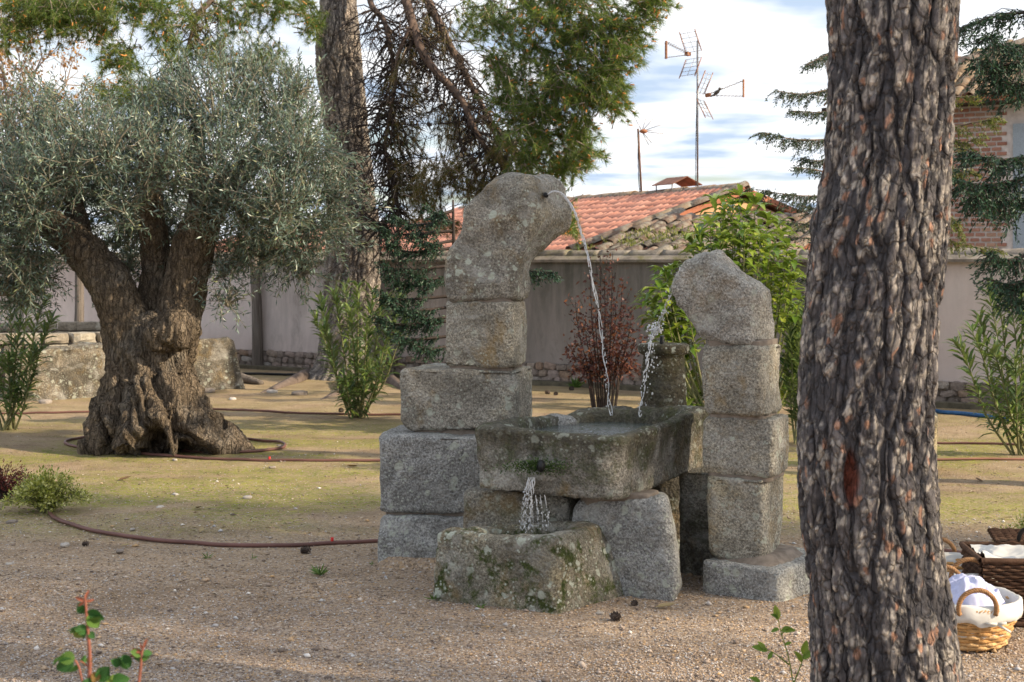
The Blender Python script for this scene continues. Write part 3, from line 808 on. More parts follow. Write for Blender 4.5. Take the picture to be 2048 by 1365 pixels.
# ================================================================ carved stone
def sq_ring(n, e):
    k = np.arange(n) / n * 4; s = np.floor(k).astype(int); f = (k - s) * 2 - 1
    x = np.choose(s, [f, 1 + 0 * f, -f, -1 + 0 * f]); y = np.choose(s, [-1 + 0 * f, f, 1 + 0 * f, -f])
    g = (np.abs(x) ** e + np.abs(y) ** e) ** (1 / e)
    return x / g, y / g
def rings_mesh(rings, n=112, seed=0, amp=(0.014, 0.008, 0.004), frq=(3.0, 11.0, 42.0)):
    """skin over a stack of four-cornered rings (front-left, front-right, back-right, back-left), then roughened"""
    V = []
    for C, e in rings:
        x, y = sq_ring(n, e); C = np.asarray(C, float)
        w = np.stack([(1 - x) * (1 - y), (1 + x) * (1 - y), (1 + x) * (1 + y), (1 - x) * (1 + y)], 1) / 4
        V.append(w @ C)
    m = len(V); V = np.concatenate(V)
    i = np.arange(m - 1)[:, None] * n; j = np.arange(n)[None]; k = (j + 1) % n
    Q = np.stack([i + j, i + k, i + n + k, i + n + j], -1).reshape(-1, 4)
    b0, b1 = V[:n].mean(0), V[-n:].mean(0)
    c0 = len(V); V = np.vstack([V, b0, b1])
    T = np.array([(c0, (q + 1) % n, q) for q in range(n)] + [(c0 + 1, (m - 1) * n + q, (m - 1) * n + (q + 1) % n) for q in range(n)])
    N = np.zeros_like(V)
    for Fc in (Q[:, :3], Q[:, [0, 2, 3]], T):
        fn = np.cross(V[Fc[:, 1]] - V[Fc[:, 0]], V[Fc[:, 2]] - V[Fc[:, 0]])
        for q in range(3): np.add.at(N, Fc[:, q], fn)
    N = nrm(N)
    d = 0
    for a_, f_ in zip(amp, frq): d = d + a_ * fbm(V * f_ + seed * 13.7, 3, seed)
    return V + N * d[:, None], [Q, T]
def block(levels, r=0.028, e=9.0, n=116, seed=0, step=0.0135, **kw):
    e = e * 1.7; r = r * 0.62
    """levels: list of four-corner rings from bottom to top; edges rounded by r"""
    L = [np.asarray(q, float) for q in levels]
    zc = np.array([q[:, 2].mean() for q in L]); t = (zc - zc[0]) / (zc[-1] - zc[0]); H = zc[-1] - zc[0]
    m = max(12, int(H / step)); ts = np.linspace(0, 1, m + 1)
    ts = np.unique(np.concatenate([ts, np.array([0.12, 0.35, 0.7]) * r / H, 1 - np.array([0.12, 0.35, 0.7]) * r / H]))
    P = np.array([q.ravel() for q in L]); R = []
    for tt in ts:
        C = np.array([np.interp(tt, t, P[:, c]) for c in range(12)]).reshape(4, 3)
        h = min(tt, 1 - tt) * H
        if h < r:
            ins = r - math.sqrt(max(0, r * r - (r - h) ** 2)); cen = C.mean(0); hw = np.linalg.norm(C - cen, axis=1).mean() * 0.7
            C = cen + (C - cen) * max(0.05, 1 - ins / hw)
        R.append((C, e))
    c0, c1 = R[0][0], R[-1][0]
    R = [(c0.mean(0) + (c0 - c0.mean(0)) * k, e) for k in (0.25, 0.6, 0.9)] + R + [(c1.mean(0) + (c1 - c1.mean(0)) * k, e) for k in (0.9, 0.6, 0.25)]
    return rings_mesh(R, n, seed, **kw)
def chisel(VF, planes, keep=0.08):
    """flatten whatever stands beyond each plane (point, outward normal): broad split faces with crisp edges"""
    V, Fc = VF; V = V.copy()
    for p, nn in planes:
        nn = nrm(np.asarray(nn, float)); d_ = np.maximum((V - np.asarray(p)) @ nn, 0) * (1 - keep)
        V -= nn * d_[:, None]
    return V, Fc
def roughen(VF, amp=(0.010, 0.005), frq=(11.0, 40.0), seed=0, crease=False):
    V, Fc = VF; N = np.zeros_like(V)
    for f_ in (Fc[0][:, :3], Fc[0][:, [0, 2, 3]], Fc[1]):
        fn = np.cross(V[f_[:, 1]] - V[f_[:, 0]], V[f_[:, 2]] - V[f_[:, 0]])
        for q in range(3): np.add.at(N, f_[:, q], fn)
    d_ = 0
    for q, (a_, f_) in enumerate(zip(amp, frq)):
        b_ = fbm(V * f_ + seed * 7.1 + q * 3.3, 3, seed + q)
        d_ = d_ + a_ * (1 - 3.2 * np.abs(b_) if (q == 0 and crease) else b_)
    return V + nrm(N) * d_[:, None], Fc
def dent(VF, spots):
    V, Fc = VF; V = V.copy()
    for c, r_, dp in spots: V[:, 1] += dp * np.exp(-(((V - c) * [1, 0.5, 1]) ** 2).sum(1) / r_ ** 2)
    return V, Fc
def weathered(levels, r=0.028, e=9.0, n=116, seed=0, step=0.0135, chips=9, amp=(0.012, 0.009, 0.0045), frq=(3.0, 11.0, 42.0)):
    """a block whose corners and edges are knocked off by split faces before the surface is roughened"""
    g = np.random.default_rng(seed + 500); V, Fc = block(levels, r, e, n, seed, step, amp=(amp[0], 0.002, 0.0), frq=frq)
    c = V.mean(0); pl = []
    for k in range(chips):
        d_ = nrm(np.sign(g.normal(size=3)) * g.uniform(0.15, 1.0, 3)); sup = ((V - c) @ d_).max()
        pl.append((c + d_ * (sup - g.uniform(0.003, 0.017)), d_))
    return roughen(chisel((V, Fc), pl), amp[1:], frq[1:], seed)
def q4(fl, fr, br, bl, z):
    z = np.broadcast_to(z, (4,)); return np.array([[*fl, z[0]], [*fr, z[1]], [*br, z[2]], [*bl, z[3]]], float)
def front(pl, pr, d0, d1, depth, skew, z, dz=0.0):
    """ring from the photo columns of its front face: left column at distance d0, right at d1; sides run back"""
    a = np.array([(pl - 1024) / F * d0, d0]); b = np.array([(pr - 1024) / F * d1, d1])
    v = (b - a) / np.linalg.norm(b - a); nb_ = np.array([-v[1], v[0]]); nb_ = nb_ + v * skew; nb_ /= np.linalg.norm(nb_)
    return q4(a, b, b + nb_ * depth, a + nb_ * depth, [z, z, z + dz, z + dz])
def zat(py, d): return EYE - (py - HOR) / F * d

GR_A = mat_granite('granite_column', (0.37, 0.345, 0.295), 0.8, 0.65, 0.42, 0.0, 0.42)
GR_B = mat_granite('granite_warm', (0.38, 0.35, 0.29), 0.9, 0.55, 0.35, 0.0, 0.5)
GR_HEAD = mat_granite('granite_head', (0.33, 0.305, 0.26), 0.8, 0.95, 0.50, 0.0, 0.35)
GR_BLUE = mat_granite('granite_cool', (0.37, 0.37, 0.36), 0.1, 0.65, 0.40, 0.0, 0.12)
GR_MOSS = mat_granite('granite_mossy', (0.29, 0.265, 0.21), 0.9, 0.9, 0.6, 1.0, 0.40)
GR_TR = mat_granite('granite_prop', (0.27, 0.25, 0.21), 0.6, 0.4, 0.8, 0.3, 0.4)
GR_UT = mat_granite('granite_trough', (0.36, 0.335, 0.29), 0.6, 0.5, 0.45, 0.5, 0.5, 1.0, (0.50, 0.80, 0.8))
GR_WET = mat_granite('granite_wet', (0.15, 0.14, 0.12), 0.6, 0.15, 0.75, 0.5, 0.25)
M_LIMEJ = mat_plain('lime_joint', (0.20, 0.165, 0.135), 0.95, 0, 0.3, 25)

# ---- left column
lc = thing('stone_column', (-0.33, 7.75, 0), 'taller granite column left of the troughs with leaning spout stone on top', 'stone column', 'columns of the stone fountain')
def joint(th_, ring, z, shrink=0.93):
    c = ring.mean(0); C = c + (ring - c) * shrink
    a_, b_ = C.copy(), C.copy(); a_[:, 2] = z - 0.022; b_[:, 2] = z + 0.022
    V, Fc = block([a_, b_], 0.006, 9, 60, 3, 0.01, amp=(0.004, 0.003, 0.001)); part('mortar_joint', V, Fc, M_LIMEJ, th_)
d = 7.62
zs = [zat(1035, 7.5), zat(871, 7.55), zat(739, d), zat(603, d)]
base = [front(748, 985, 7.52, 7.40, 0.50, 0.0, -0.05), front(750, 980, 7.52, 7.42, 0.52, 0.0, zs[0] * 0.5), front(757, 975, 7.55, 7.45, 0.50, 0.0, zs[0])]
part('base_stone', *weathered(base, 0.05, 7, seed=1), GR_BLUE, lc)
b2_ = [front(755, 975, 7.58, 7.48, 0.50, 0.0, zs[0] + 0.012), front(753, 978, 7.58, 7.48, 0.50, 0.0, zs[1])]
part('granite_block', *weathered(b2_, 0.035, 8, seed=2), GR_BLUE, lc)
b3 = [front(812, 1024, d + 0.03, d - 0.07, 0.42, 0.10, zs[1] + 0.012), front(798, 1028, d + 0.03, d - 0.08, 0.42, 0.1, zs[1] + 0.07), front(797, 1029, d + 0.03, d - 0.08, 0.42, 0.1, zs[2])]
part('granite_block', *weathered(b3, 0.03, 9, seed=3), GR_A, lc)
b4 = [front(888, 1028, d, d - 0.07, 0.40, 0.0, zs[2] + 0.012), front(889, 1028, d, d - 0.07, 0.40, 0.0, zs[3])]
part('granite_block', *weathered(b4, 0.026, 9, seed=4), GR_B, lc)
def hd(py, l, r, dl, dr, dep, sk=0.0): return front(l, r, dl, dr, dep, sk, zat(py, 7.6))
head = [hd(598, 896, 1030, d, d - .07, .39), hd(560, 889, 1033, d, d - .07, .40), hd(525, 891, 1040, d, d - .07, .40, .02), hd(500, 896, 1048, d, d - .08, .41, .07), hd(480, 904, 1056, d, d - .09, .42, .13),
        hd(460, 913, 1061, d, d - .10, .44, .24), hd(440, 921, 1063, d, d - .10, .44, .28), hd(415, 927, 1061, d + .01, d - .09, .44, .30), hd(390, 946, 1057, d + .03, d - .07, .40, .27), hd(370, 970, 1053, d + .05, d - .04, .36, .25), hd(356, 992, 1050, d + .08, d + .0, .30, .2), hd(346, 1010, 1046, d + .11, d + .05, .20, .1)]
hm = block(head, 0.035, 7.0, 170, 5, 0.011, amp=(0.014, 0.004, 0.0), frq=(3.4, 9.0, 36.0))
hm = chisel(hm, [(W(926, 424, 7.62), (-0.80, -0.05, 0.55)), (W(980, 366, 7.62), (-0.55, -0.15, 0.80)), (W(1050, 350, 7.62), (0.05, -0.25, 1.0)), (W(1108, 372, 7.55), (0.82, -0.30, 0.50)), (W(1060, 372, 7.53), (0.25, -0.75, 0.60)), (W(1124, 420, 7.55), (0.92, -0.42, 0.05)),
                (W(1118, 462, 7.55), (0.80, -0.35, -0.50)), (W(1010, 400, 7.55), (-0.20, -0.92, 0.36)), (W(1085, 400, 7.49), (0.25, -0.95, 0.15)), (W(1060, 520, 7.53), (0.72, -0.55, -0.42)), (W(892, 500, 7.62), (-0.95, -0.2, -0.1)), (W(1000, 450, 7.555), (-0.14, -0.99, -0.02)), (W(960, 430, 7.575), (-0.34, -0.93, 0.15)), (W(1000, 545, 7.56), (-0.10, -0.98, -0.16))])
hs_ = part('spout_stone', *roughen(dent(hm, [(W(1022, 468, 7.54), 0.085, 0.045), (W(985, 395, 7.56), 0.07, 0.022), (W(935, 500, 7.6), 0.06, 0.015), (W(1085, 455, 7.5), 0.05, 0.02)]), (0.015, 0.010, 0.005), (3.9, 13.0, 40.0), 5, True), GR_HEAD, lc)
for z, rg in ((zs[0] + .006, b2_[0]), (zs[1] + .006, b3[0]), (zs[2] + .006, b4[0]), (zs[3] + .006, b4[1])): joint(lc, rg, z, 0.90)
sp0 = W(1092, 391, 7.56)
V, Q, T = tube([sp0 + [0.0, 0.12, 0.01], sp0 + [0.0, -0.035, -0.002]], 0.013, 12); part('spout_pipe', V, [Q, T], M_BLACK, hs_)
# earth banked against the base
m_ = [front(728, 1000, 7.44, 7.30, 0.62, 0, -0.05), front(757, 985, 7.50, 7.38, 0.52, 0, 0.05)]
part('earth_skirt', *block(m_, 0.02, 3.5, 80, 6, 0.01, amp=(0.02, 0.012, 0.004)), M_GROUND, lc)

# ---- right column
rc = thing('stone_column', (1.17, 7.05, 0), 'shorter granite column right of the troughs beside the dark tree trunk', 'stone column', 'columns of the stone fountain')
sl = [q4((0.905, 6.90), (1.262, 6.67), (1.62, 7.1), (1.30, 7.40), -0.04), q4((0.91, 6.90), (1.255, 6.68), (1.60, 7.1), (1.29, 7.40), [0.155, 0.145, 0.15, 0.16])]
part('base_slab', *weathered(sl, 0.03, 8, seed=11), GR_BLUE, rc)
z1, z2, z3 = zat(956, 6.9), zat(836, 6.9), zat(692, 6.9)
c1 = [front(1414, 1530, 6.95, 6.83, 0.33, 0.0, 0.155), front(1410, 1530, 6.95, 6.83, 0.34, 0.05, z1)]
part('granite_block', *weathered(c1, 0.03, 6.5, seed=12), GR_B, rc)
c2 = [front(1405, 1545, 6.97, 6.82, 0.32, 0, z1 + .012), front(1403, 1550, 6.97, 6.82, 0.32, 0, z2)]
part('granite_block', *weathered(c2, 0.022, 9, seed=13), GR_A, rc)
c3 = [front(1408, 1526, 6.96, 6.83, 0.35, 0.0, z2 + .012), front(1401, 1524, 6.96, 6.83, 0.36, 0, (z2 + z3) / 2), front(1404, 1522, 6.96, 6.83, 0.34, 0.05, z3)]
part('granite_block', *weathered(c3, 0.03, 8, seed=14), GR_B, rc)
def hr(py, l, r, dl, dr, dep): return front(l, r, dl, dr, dep, 0.0, zat(py, 6.9))
h2 = [hr(688, 1408, 1500, 6.98, 6.86, .33), hr(660, 1400, 1502, 6.98, 6.85, .34), hr(642, 1388, 1504, 6.98, 6.85, .36), hr(622, 1370, 1506, 6.99, 6.85, .36), hr(604, 1353, 1508, 7.0, 6.85, .36), hr(586, 1346, 1507, 7.0, 6.85, .36),
      hr(568, 1350, 1488, 7.0, 6.87, .34), hr(548, 1360, 1455, 7.0, 6.89, .33), hr(530, 1372, 1428, 7.01, 6.93, .30), hr(517, 1386, 1416, 7.02, 6.97, .24), hr(508, 1397, 1410, 7.05, 7.02, .15)]
h2m = chisel(block(h2, 0.03, 7.0, 170, 16, 0.011, amp=(0.016, 0.006, 0.0), frq=(3.9, 10.0, 36.0)), [(W(1380, 522, 7.0), (-0.55, -0.2, 0.80)), (W(1352, 560, 7.0), (-0.92, -0.3, 0.25)), (W(1490, 540, 6.95), (0.45, -0.15, 0.88)), (W(1550, 575, 7.0), (0.95, -0.3, 0.2)), (W(1440, 560, 6.89), (0.05, -0.85, 0.52)), (W(1390, 600, 6.96), (-0.45, -0.88, -0.1)), (W(1370, 628, 6.98), (-0.62, -0.4, -0.68)), (W(1490, 600, 6.865), (0.18, -0.97, 0.1)), (W(1530, 640, 6.9), (0.7, -0.7, -0.1))])
part('spout_stone', *roughen(h2m, (0.020, 0.012, 0.006), (4.6, 13.0, 40.0), 16, True), mat_granite('granite_pale_head', (0.40, 0.38, 0.345), 0.4, 0.4, 0.35, 0, 0.25), rc)
for z, rg in ((z1 + .006, c2[0]), (z2 + .006, c3[0]), (z3 + .004, c3[2])): joint(rc, rg, z, 0.90)
m_ = [q4((0.97, 6.93), (1.23, 6.76), (1.48, 7.06), (1.24, 7.30), 0.145), q4((1.0, 6.98), (1.215, 6.83), (1.42, 7.06), (1.22, 7.25), 0.185)]
part('mortar_skirt', *block(m_, 0.01, 4, 60, 17, 0.01, amp=(0.01, 0.006, 0.003)), M_LIMEJ, rc)

# ---- troughs
def trough(low, top, wall, deep, seed, dip=None, e=12.0, hole_e=3.2, r=0.03):
    L = np.asarray(low, float); Tt = np.asarray(top, float); R = []
    cl = L.mean(0)
    for k in (0.3, 0.65, 0.93): R.append((cl + (L - cl) * k, e))
    for k in (0.0, 0.05, 0.12): R.append((L * (1 - k) + Tt * k, e))
    for k in np.linspace(0.18, 0.95, 24): R.append((L * (1 - k) + Tt * k, e))
    ct = Tt.mean(0)
    hw = np.linalg.norm(Tt - ct, axis=1).mean() * 0.72
    def ins(dist, dz, ee): C = ct + (Tt - ct) * (1 - dist / hw); C = C.copy(); C[:, 2] = Tt[:, 2] + dz; return (C, ee)
    R += [ins(0.012, -0.004, e), ins(0.03, 0.0, e * .9), ins(wall * .6, 0.0, 5), ins(wall * .9, -0.008, 4.2), ins(wall, -0.025, hole_e), ins(wall * 1.08, -deep * .5, hole_e), ins(wall * 1.2, -deep * .9, hole_e), ins(wall * 1.5, -deep, hole_e), ins(wall * 2.4, -deep, 2.5)]
    V, Fc = rings_mesh(R, 190, seed, (0.018, 0.013, 0.005), (2.8, 9.0, 36.0))
    if dip is not None: V = dip(V)
    return V, Fc
ut_low = [[-0.190, 7.02, 0.49], [0.50, 6.74, 0.475], [1.08, 7.56, 0.535], [0.38, 7.86, 0.55]]
ut_top = [[-0.222, 7.00, 0.795], [0.51, 6.70, 0.785], [1.11, 7.56, 0.80], [0.38, 7.90, 0.80]]
def dip1(V):
    tz = np.clip((V[:, 2] - 0.70) / 0.1, 0, 1)
    mid = np.exp(-(((V[:, 0] - 0.42) / 0.20) ** 2 + ((V[:, 1] - 6.80) / 0.22) ** 2))
    hi = np.exp(-(((V[:, 0] - 0.95) / 0.22) ** 2 + ((V[:, 1] - 7.4) / 0.3) ** 2))
    bl_ = np.exp(-(((V[:, 0] - 0.25) / 0.22) ** 2 + ((V[:, 1] - 7.72) / 0.22) ** 2))
    V = V.copy(); V[:, 2] += tz * (-0.02 * mid + 0.045 * hi - 0.03 * bl_)
    # carved outlet boss on the front face
    c = np.array([0.115, 6.845, 0.565]); dd = V - c
    bo = np.exp(-((dd[:, 0] / 0.075) ** 2 + (dd[:, 2] / 0.05) ** 2)) * (V[:, 1] < 7.0)
    V[:, 1] -= 0.055 * bo
    nt = np.exp(-(((V[:, 0] - 0.125) / 0.022) ** 2 + ((V[:, 2] - 0.655) / 0.035) ** 2)) * (V[:, 1] < 7.0)
    V[:, 1] += 0.05 * nt
    return V
V, Fc = trough(ut_low, ut_top, 0.10, 0.18, 21, dip1)
ut = solo('stone_trough', V, Fc, GR_UT, (0.3, 7.2, 0.48), 'large raised granite trough spanning between the two columns', 'trough')
lt_low = [[-0.385, 6.76, -0.03], [0.205, 6.47, -0.03], [0.56, 6.84, -0.03], [-0.06, 7.10, -0.03]]
lt_top = [[-0.365, 6.78, 0.315], [0.195, 6.50, 0.345], [0.475, 6.92, 0.335], [-0.08, 7.10, 0.31]]
def dip2(V):
    V = V.copy(); a_ = np.clip((V[:, 2] - 0.15) / 0.15, 0, 1)
    V[:, 1] += 0.0; V[:, 2] -= a_ * 0.02 * np.exp(-(((V[:, 0] + 0.05) / 0.15) ** 2)); return V
V, Fc = trough(lt_low, lt_top, 0.085, 0.17, 27, dip2, 14.0, 3.0)
lt = solo('stone_trough', V, Fc, GR_MOSS, (0.05, 6.8, 0), 'small mossy lichen spotted granite trough standing low in front', 'trough')

# supports under the raised trough
def solo_block(name, levels, mat, label, cat='stone', group=None, **kw):
    V, Fc = weathered(levels, **kw); o = np.asarray(levels[0]).mean(0); o[2] = max(0, o[2])
    return solo(name, V, Fc, mat, o, label, cat, group)
GS = 'stones propping up the raised trough'
solo_block('prop_stone', [q4((0.36, 6.90), (0.755, 6.70), (0.80, 6.93), (0.45, 7.1), -0.04), q4((0.30, 6.92), (0.775, 6.70), (0.83, 6.93), (0.42, 7.1), 0.06), q4((0.27, 6.93), (0.755, 6.72), (0.80, 6.96), (0.40, 7.12), 0.30), q4((0.30, 6.95), (0.725, 6.76), (0.76, 6.98), (0.40, 7.14), [0.43, 0.475, 0.475, 0.44])],
           GR_BLUE, 'rough grey leaning prop stone right of the small mossy trough', 'stone', GS, r=0.035, e=5.5, seed=31, amp=(0.022, 0.012, 0.003))
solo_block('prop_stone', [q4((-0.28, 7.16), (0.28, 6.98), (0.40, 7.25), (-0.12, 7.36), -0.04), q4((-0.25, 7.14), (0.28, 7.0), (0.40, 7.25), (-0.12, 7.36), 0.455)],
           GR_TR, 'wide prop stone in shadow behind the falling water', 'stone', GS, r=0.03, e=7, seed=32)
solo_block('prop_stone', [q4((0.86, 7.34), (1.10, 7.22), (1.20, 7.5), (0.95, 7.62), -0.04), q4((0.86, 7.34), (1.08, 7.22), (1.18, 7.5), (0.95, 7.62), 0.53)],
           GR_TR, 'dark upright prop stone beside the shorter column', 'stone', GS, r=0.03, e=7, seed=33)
# mortar bed between prop and trough
solo_block('mortar_bed', [q4((0.33, 6.93), (0.70, 6.80), (0.74, 6.98), (0.42, 7.12), 0.41), q4((0.30, 6.93), (0.68, 6.79), (0.72, 6.98), (0.42, 7.12), 0.487)],
           M_LIMEJ, 'brown mortar bed between leaning prop stone and raised trough', 'mortar', r=0.012, e=6, seed=34)

# round pedestal with collar
pc = W(1327, 690, 7.95); pr = 0.128
def circ(cx, cy, r, z): return q4((cx - r, cy - r), (cx + r, cy - r), (cx + r, cy + r), (cx - r, cy + r), z)
zt = zat(688, 7.95)
R = [(circ(pc[0], pc[1], r_, z), 2.0) for r_, z in ((0.05, 0.0), (0.15, 0.0), (0.148, 0.2), (0.138, 0.6), (0.118, zt - 0.09), (0.112, zt - 0.065), (0.140, zt - 0.050), (0.146, zt - 0.03), (0.142, zt - 0.008), (0.130, zt), (0.06, zt), (0.03, zt))]
Rf = []
for (a_, e_), (b_, _) in zip(R[:-1], R[1:]):
    k = max(1, int(np.abs(a_[0] - b_[0]).max() / 0.02))
    Rf += [(a_ * (1 - q / k) + b_ * q / k, e_) for q in range(k)]
V, Fc = rings_mesh(Rf + [R[-1]], 72, 41, (0.006, 0.006, 0.003), (5, 16, 40))
pd_ = thing('round_pedestal', (pc[0], pc[1], 0), 'dark wet round stone pedestal with collar behind the raised trough', 'pedestal')
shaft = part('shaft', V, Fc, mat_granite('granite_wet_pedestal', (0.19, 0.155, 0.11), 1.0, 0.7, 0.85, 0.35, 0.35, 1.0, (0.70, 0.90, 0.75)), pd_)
q = W(1322, 676, 7.95); q[2] = zt
V, Q, T = tube([q - [0, 0, 0.05], q + [0.004, -0.02, 0.045]], 0.012, 10); part('jet_pipe', V, [Q, T], M_BLACK, shaft)
# hollowed round stone behind the trough
bcx = W(1215, 830, 7.98)
R = [(circ(bcx[0], bcx[1], r_, z), 2.2) for r_, z in ((0.04, 0.0), (0.20, 0.0), (0.215, 0.2), (0.22, 0.45), (0.215, 0.66), (0.20, 0.74), (0.17, 0.765), (0.14, 0.74), (0.11, 0.66), (0.05, 0.62))]
Rf = []
for (a_, e_), (b_, _) in zip(R[:-1], R[1:]):
    k = max(1, int(max(np.abs(a_[0] - b_[0]).max() / 0.03, 1))); Rf += [(a_ * (1 - q / k) + b_ * q / k, e_) for q in range(k)]
V, Fc = rings_mesh(Rf + [R[-1]], 80, 43, (0.022, 0.010, 0.003), (4, 12, 36))
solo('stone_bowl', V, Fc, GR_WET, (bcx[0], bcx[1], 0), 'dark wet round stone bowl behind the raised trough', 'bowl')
V, Q = ellipsoid(W(1118, 842, 7.62), np.array([0.10, 0.09, 0.05]), 24, 16)
V = V + nrm(V - V.mean(0)) * (0.018 * fbm(V * 14, 3, 8))[:, None]; V[:, 2] = np.maximum(V[:, 2], 0.56)
V[:, 2] -= 0.01
part('rim_stone', V, Q, GR_BLUE, ut)

# ---- water
t = NT('water'); t.fin((0.55, 0.68, 0.68), 0.04, t.bump(t.noise(26, 3, 0.6, None, 0.6), 0.5, 0.02), 0.5)
t.b.inputs['Transmission Weight'].default_value = 0.9; t.b.inputs['IOR'].default_value = 1.33
M_WATER = t.m
t = NT('falling_water'); t.fin((0.93, 0.96, 1.0), 0.10, None, 0.6); t.b.inputs['Transmission Weight'].default_value = 0.4; t.b.inputs['IOR'].default_value = 1.33
M_FALL = t.m
def pool(C, z, e, n=64):
    x, y = sq_ring(n, e); C = np.asarray(C, float)
    w = np.stack([(1 - x) * (1 - y), (1 + x) * (1 - y), (1 + x) * (1 + y), (1 - x) * (1 + y)], 1) / 4
    V = w @ C; V[:, 2] = z; c = V.mean(0)
    return np.vstack([V, c]), np.array([(n, q, (q + 1) % n) for q in range(n)])
def shrink(C, k): C = np.asarray(C, float); return C.mean(0) + (C - C.mean(0)) * k
solo('water', *pool(shrink(ut_top, 0.83), 0.738, 3.2), M_WATER, (0.4, 7.2, 0.738), 'still water inside the raised trough', None, None, 'structure')
solo('water', *pool(shrink(lt_top, 0.80), 0.265, 3.0), M_WATER, (0.05, 6.8, 0.265), 'dark water inside the small mossy trough', None, None, 'structure')
ico = ellipsoid(np.zeros(3), np.ones(3), 6, 5)
def stream(pts, r, breakup, seed, spray=0.01, drops=40):
    """a falling string of water: braided thin threads that break into beads"""
    g = np.random.default_rng(seed); c = curve(pts, 30); n = len(c); s = np.linspace(0, 1, n); m = MB()
    for k in range(3):
        ph = g.uniform(0, 6.3); w = g.uniform(26, 40)
        off = np.stack([np.cos(s * w + ph), np.sin(s * w * 0.8 + ph), 0 * s], 1) * (r * (0.5 + s * 1.1))[:, None]
        rad = r * (0.75 - 0.35 * s) * (0.75 + 0.45 * np.sin(s * 90 + ph) ** 2)
        st = 0
        gaps = sorted(g.uniform(breakup, 1, int(26 * (1 - breakup)) + 1))
        cuts = [0] + [int(q * n) for q in gaps] + [n]
        for a_, b_ in zip(cuts[:-1], cuts[1:]):
            if b_ - a_ < 3: continue
            e_ = b_ - g.integers(0, 3) if b_ < n else b_
            if e_ - a_ < 3: continue
            rr = rad[a_:e_] * np.sin(np.linspace(0.25, np.pi - 0.25, e_ - a_)) ** 0.5
            m.tube(c[a_:e_] + off[a_:e_], rr, 6)
    for k in range(drops):
        u = breakup * 0.6 + (1 - breakup * 0.6) * g.random() ** 0.7; p = c[min(n - 1, int(u * n))] + g.normal(size=3) * spray * (0.4 + u)
        rr = g.uniform(0.0014, 0.0042); m.add(ico[0] * [rr, rr, rr * 1.6] + p, ico[1])
    return m.get()
j1 = [W(1096, 389, 7.47), W(1110, 383, 7.45), W(1130, 394, 7.44), W(1152, 432, 7.43), W(1172, 500, 7.43), W(1190, 585, 7.43), W(1205, 680, 7.44), W(1214, 765, 7.45), W(1222, 832, 7.46)]
solo('water_jet', *stream(j1, 0.0058, 0.40, 1, 0.005, 60), M_FALL, j1[-1], 'thin white water jet arcing from the taller column spout', 'water jet', 'jets of the stone fountain')
j2 = [W(1392, 519, 7.12), W(1375, 524, 7.14), W(1354, 552, 7.2), W(1338, 595, 7.35), W(1325, 630, 7.6), W(1312, 662, 7.78)]
solo('water_jet', *stream(j2, 0.0062, 0.3, 2, 0.010, 80), M_FALL, j2[-1], 'broken water jet falling from the shorter column onto round pedestal', 'water jet', 'jets of the stone fountain')
q = W(1322, 668, 7.92)
j3 = [q, W(1316, 655, 7.88), W(1304, 668, 7.8), W(1296, 715, 7.72), W(1288, 770, 7.64), W(1280, 835, 7.58)]
wj = thing('water_jet', j3[-1], 'bubbling water spilling off the round pedestal into the raised trough', 'water jet', 'jets of the stone fountain')
part('stream', *stream(j3, 0.0062, 0.25, 3, 0.012, 70), M_FALL, wj, True, None, 'stuff'); m = MB()
for k in range(60):
    p = W(1310, 660, 7.80) + rng.normal(size=3) * [0.022, 0.02, 0.014]; rr = rng.uniform(0.003, 0.008); m.add(ico[0] * rr + p, ico[1])
for k in range(26):
    p = W(1298, 720, 7.72) + rng.normal(size=3) * [0.012, 0.02, 0.10] + [0.02, 0, 0]; rr = rng.uniform(0.002, 0.006); m.add(ico[0] * [rr, rr, rr * 1.5] + p, ico[1])
part('splash', *m.get(), M_FALL, wj, True, None, 'stuff')
m = MB()
for k in range(9):
    x = 1043 + k * 5 + random.uniform(-3, 3)
    dl = 6.80 + random.uniform(-0.02, 0.02)
    if k < 5: P_ = [W(1058 + k * 3, 955, dl), W(1050 + k * 4, 985, dl), W(x, 1020, dl), W(x - 3, 1062, dl + 0.02)]
    else: P_ = [W(1062 + (k - 5) * 9, 990, dl), W(1064 + (k - 5) * 9.5, 1010, dl), W(1066 + (k - 5) * 10, 1040, dl), W(1067 + (k - 5) * 10, 1060, dl + 0.02)]
    V3, F3 = stream(P_, 0.0034 if k < 5 else 0.002, 0.35, 50 + k, 0.008, 9); m.add(V3, *([F3[0], F3[1]]))
solo('water_spill', *m.get(), M_FALL, W(1060, 1062, 6.8), 'water trickling from raised trough outlet into small mossy trough', 'water spill')

# half-round granite stump just visible right of the near trunk
V, Fc = block([front(1780, 1868, 10.9, 10.8, 0.35, 0, -0.03), front(1775, 1874, 10.9, 10.8, 0.36, 0, 0.2), front(1780, 1876, 10.9, 10.8, 0.35, 0, zat(830, 10.9))], 0.05, 4, seed=51)
solo('granite_stump', V, Fc, mat_granite('granite_yellow', (0.44, 0.38, 0.27), 1.0, 0.3, 0.3, 0, 0.5), W(1825, 900, 11.0) * [1, 1, 0], 'sunlit granite stump peeping out right of the near trunk', 'stone')

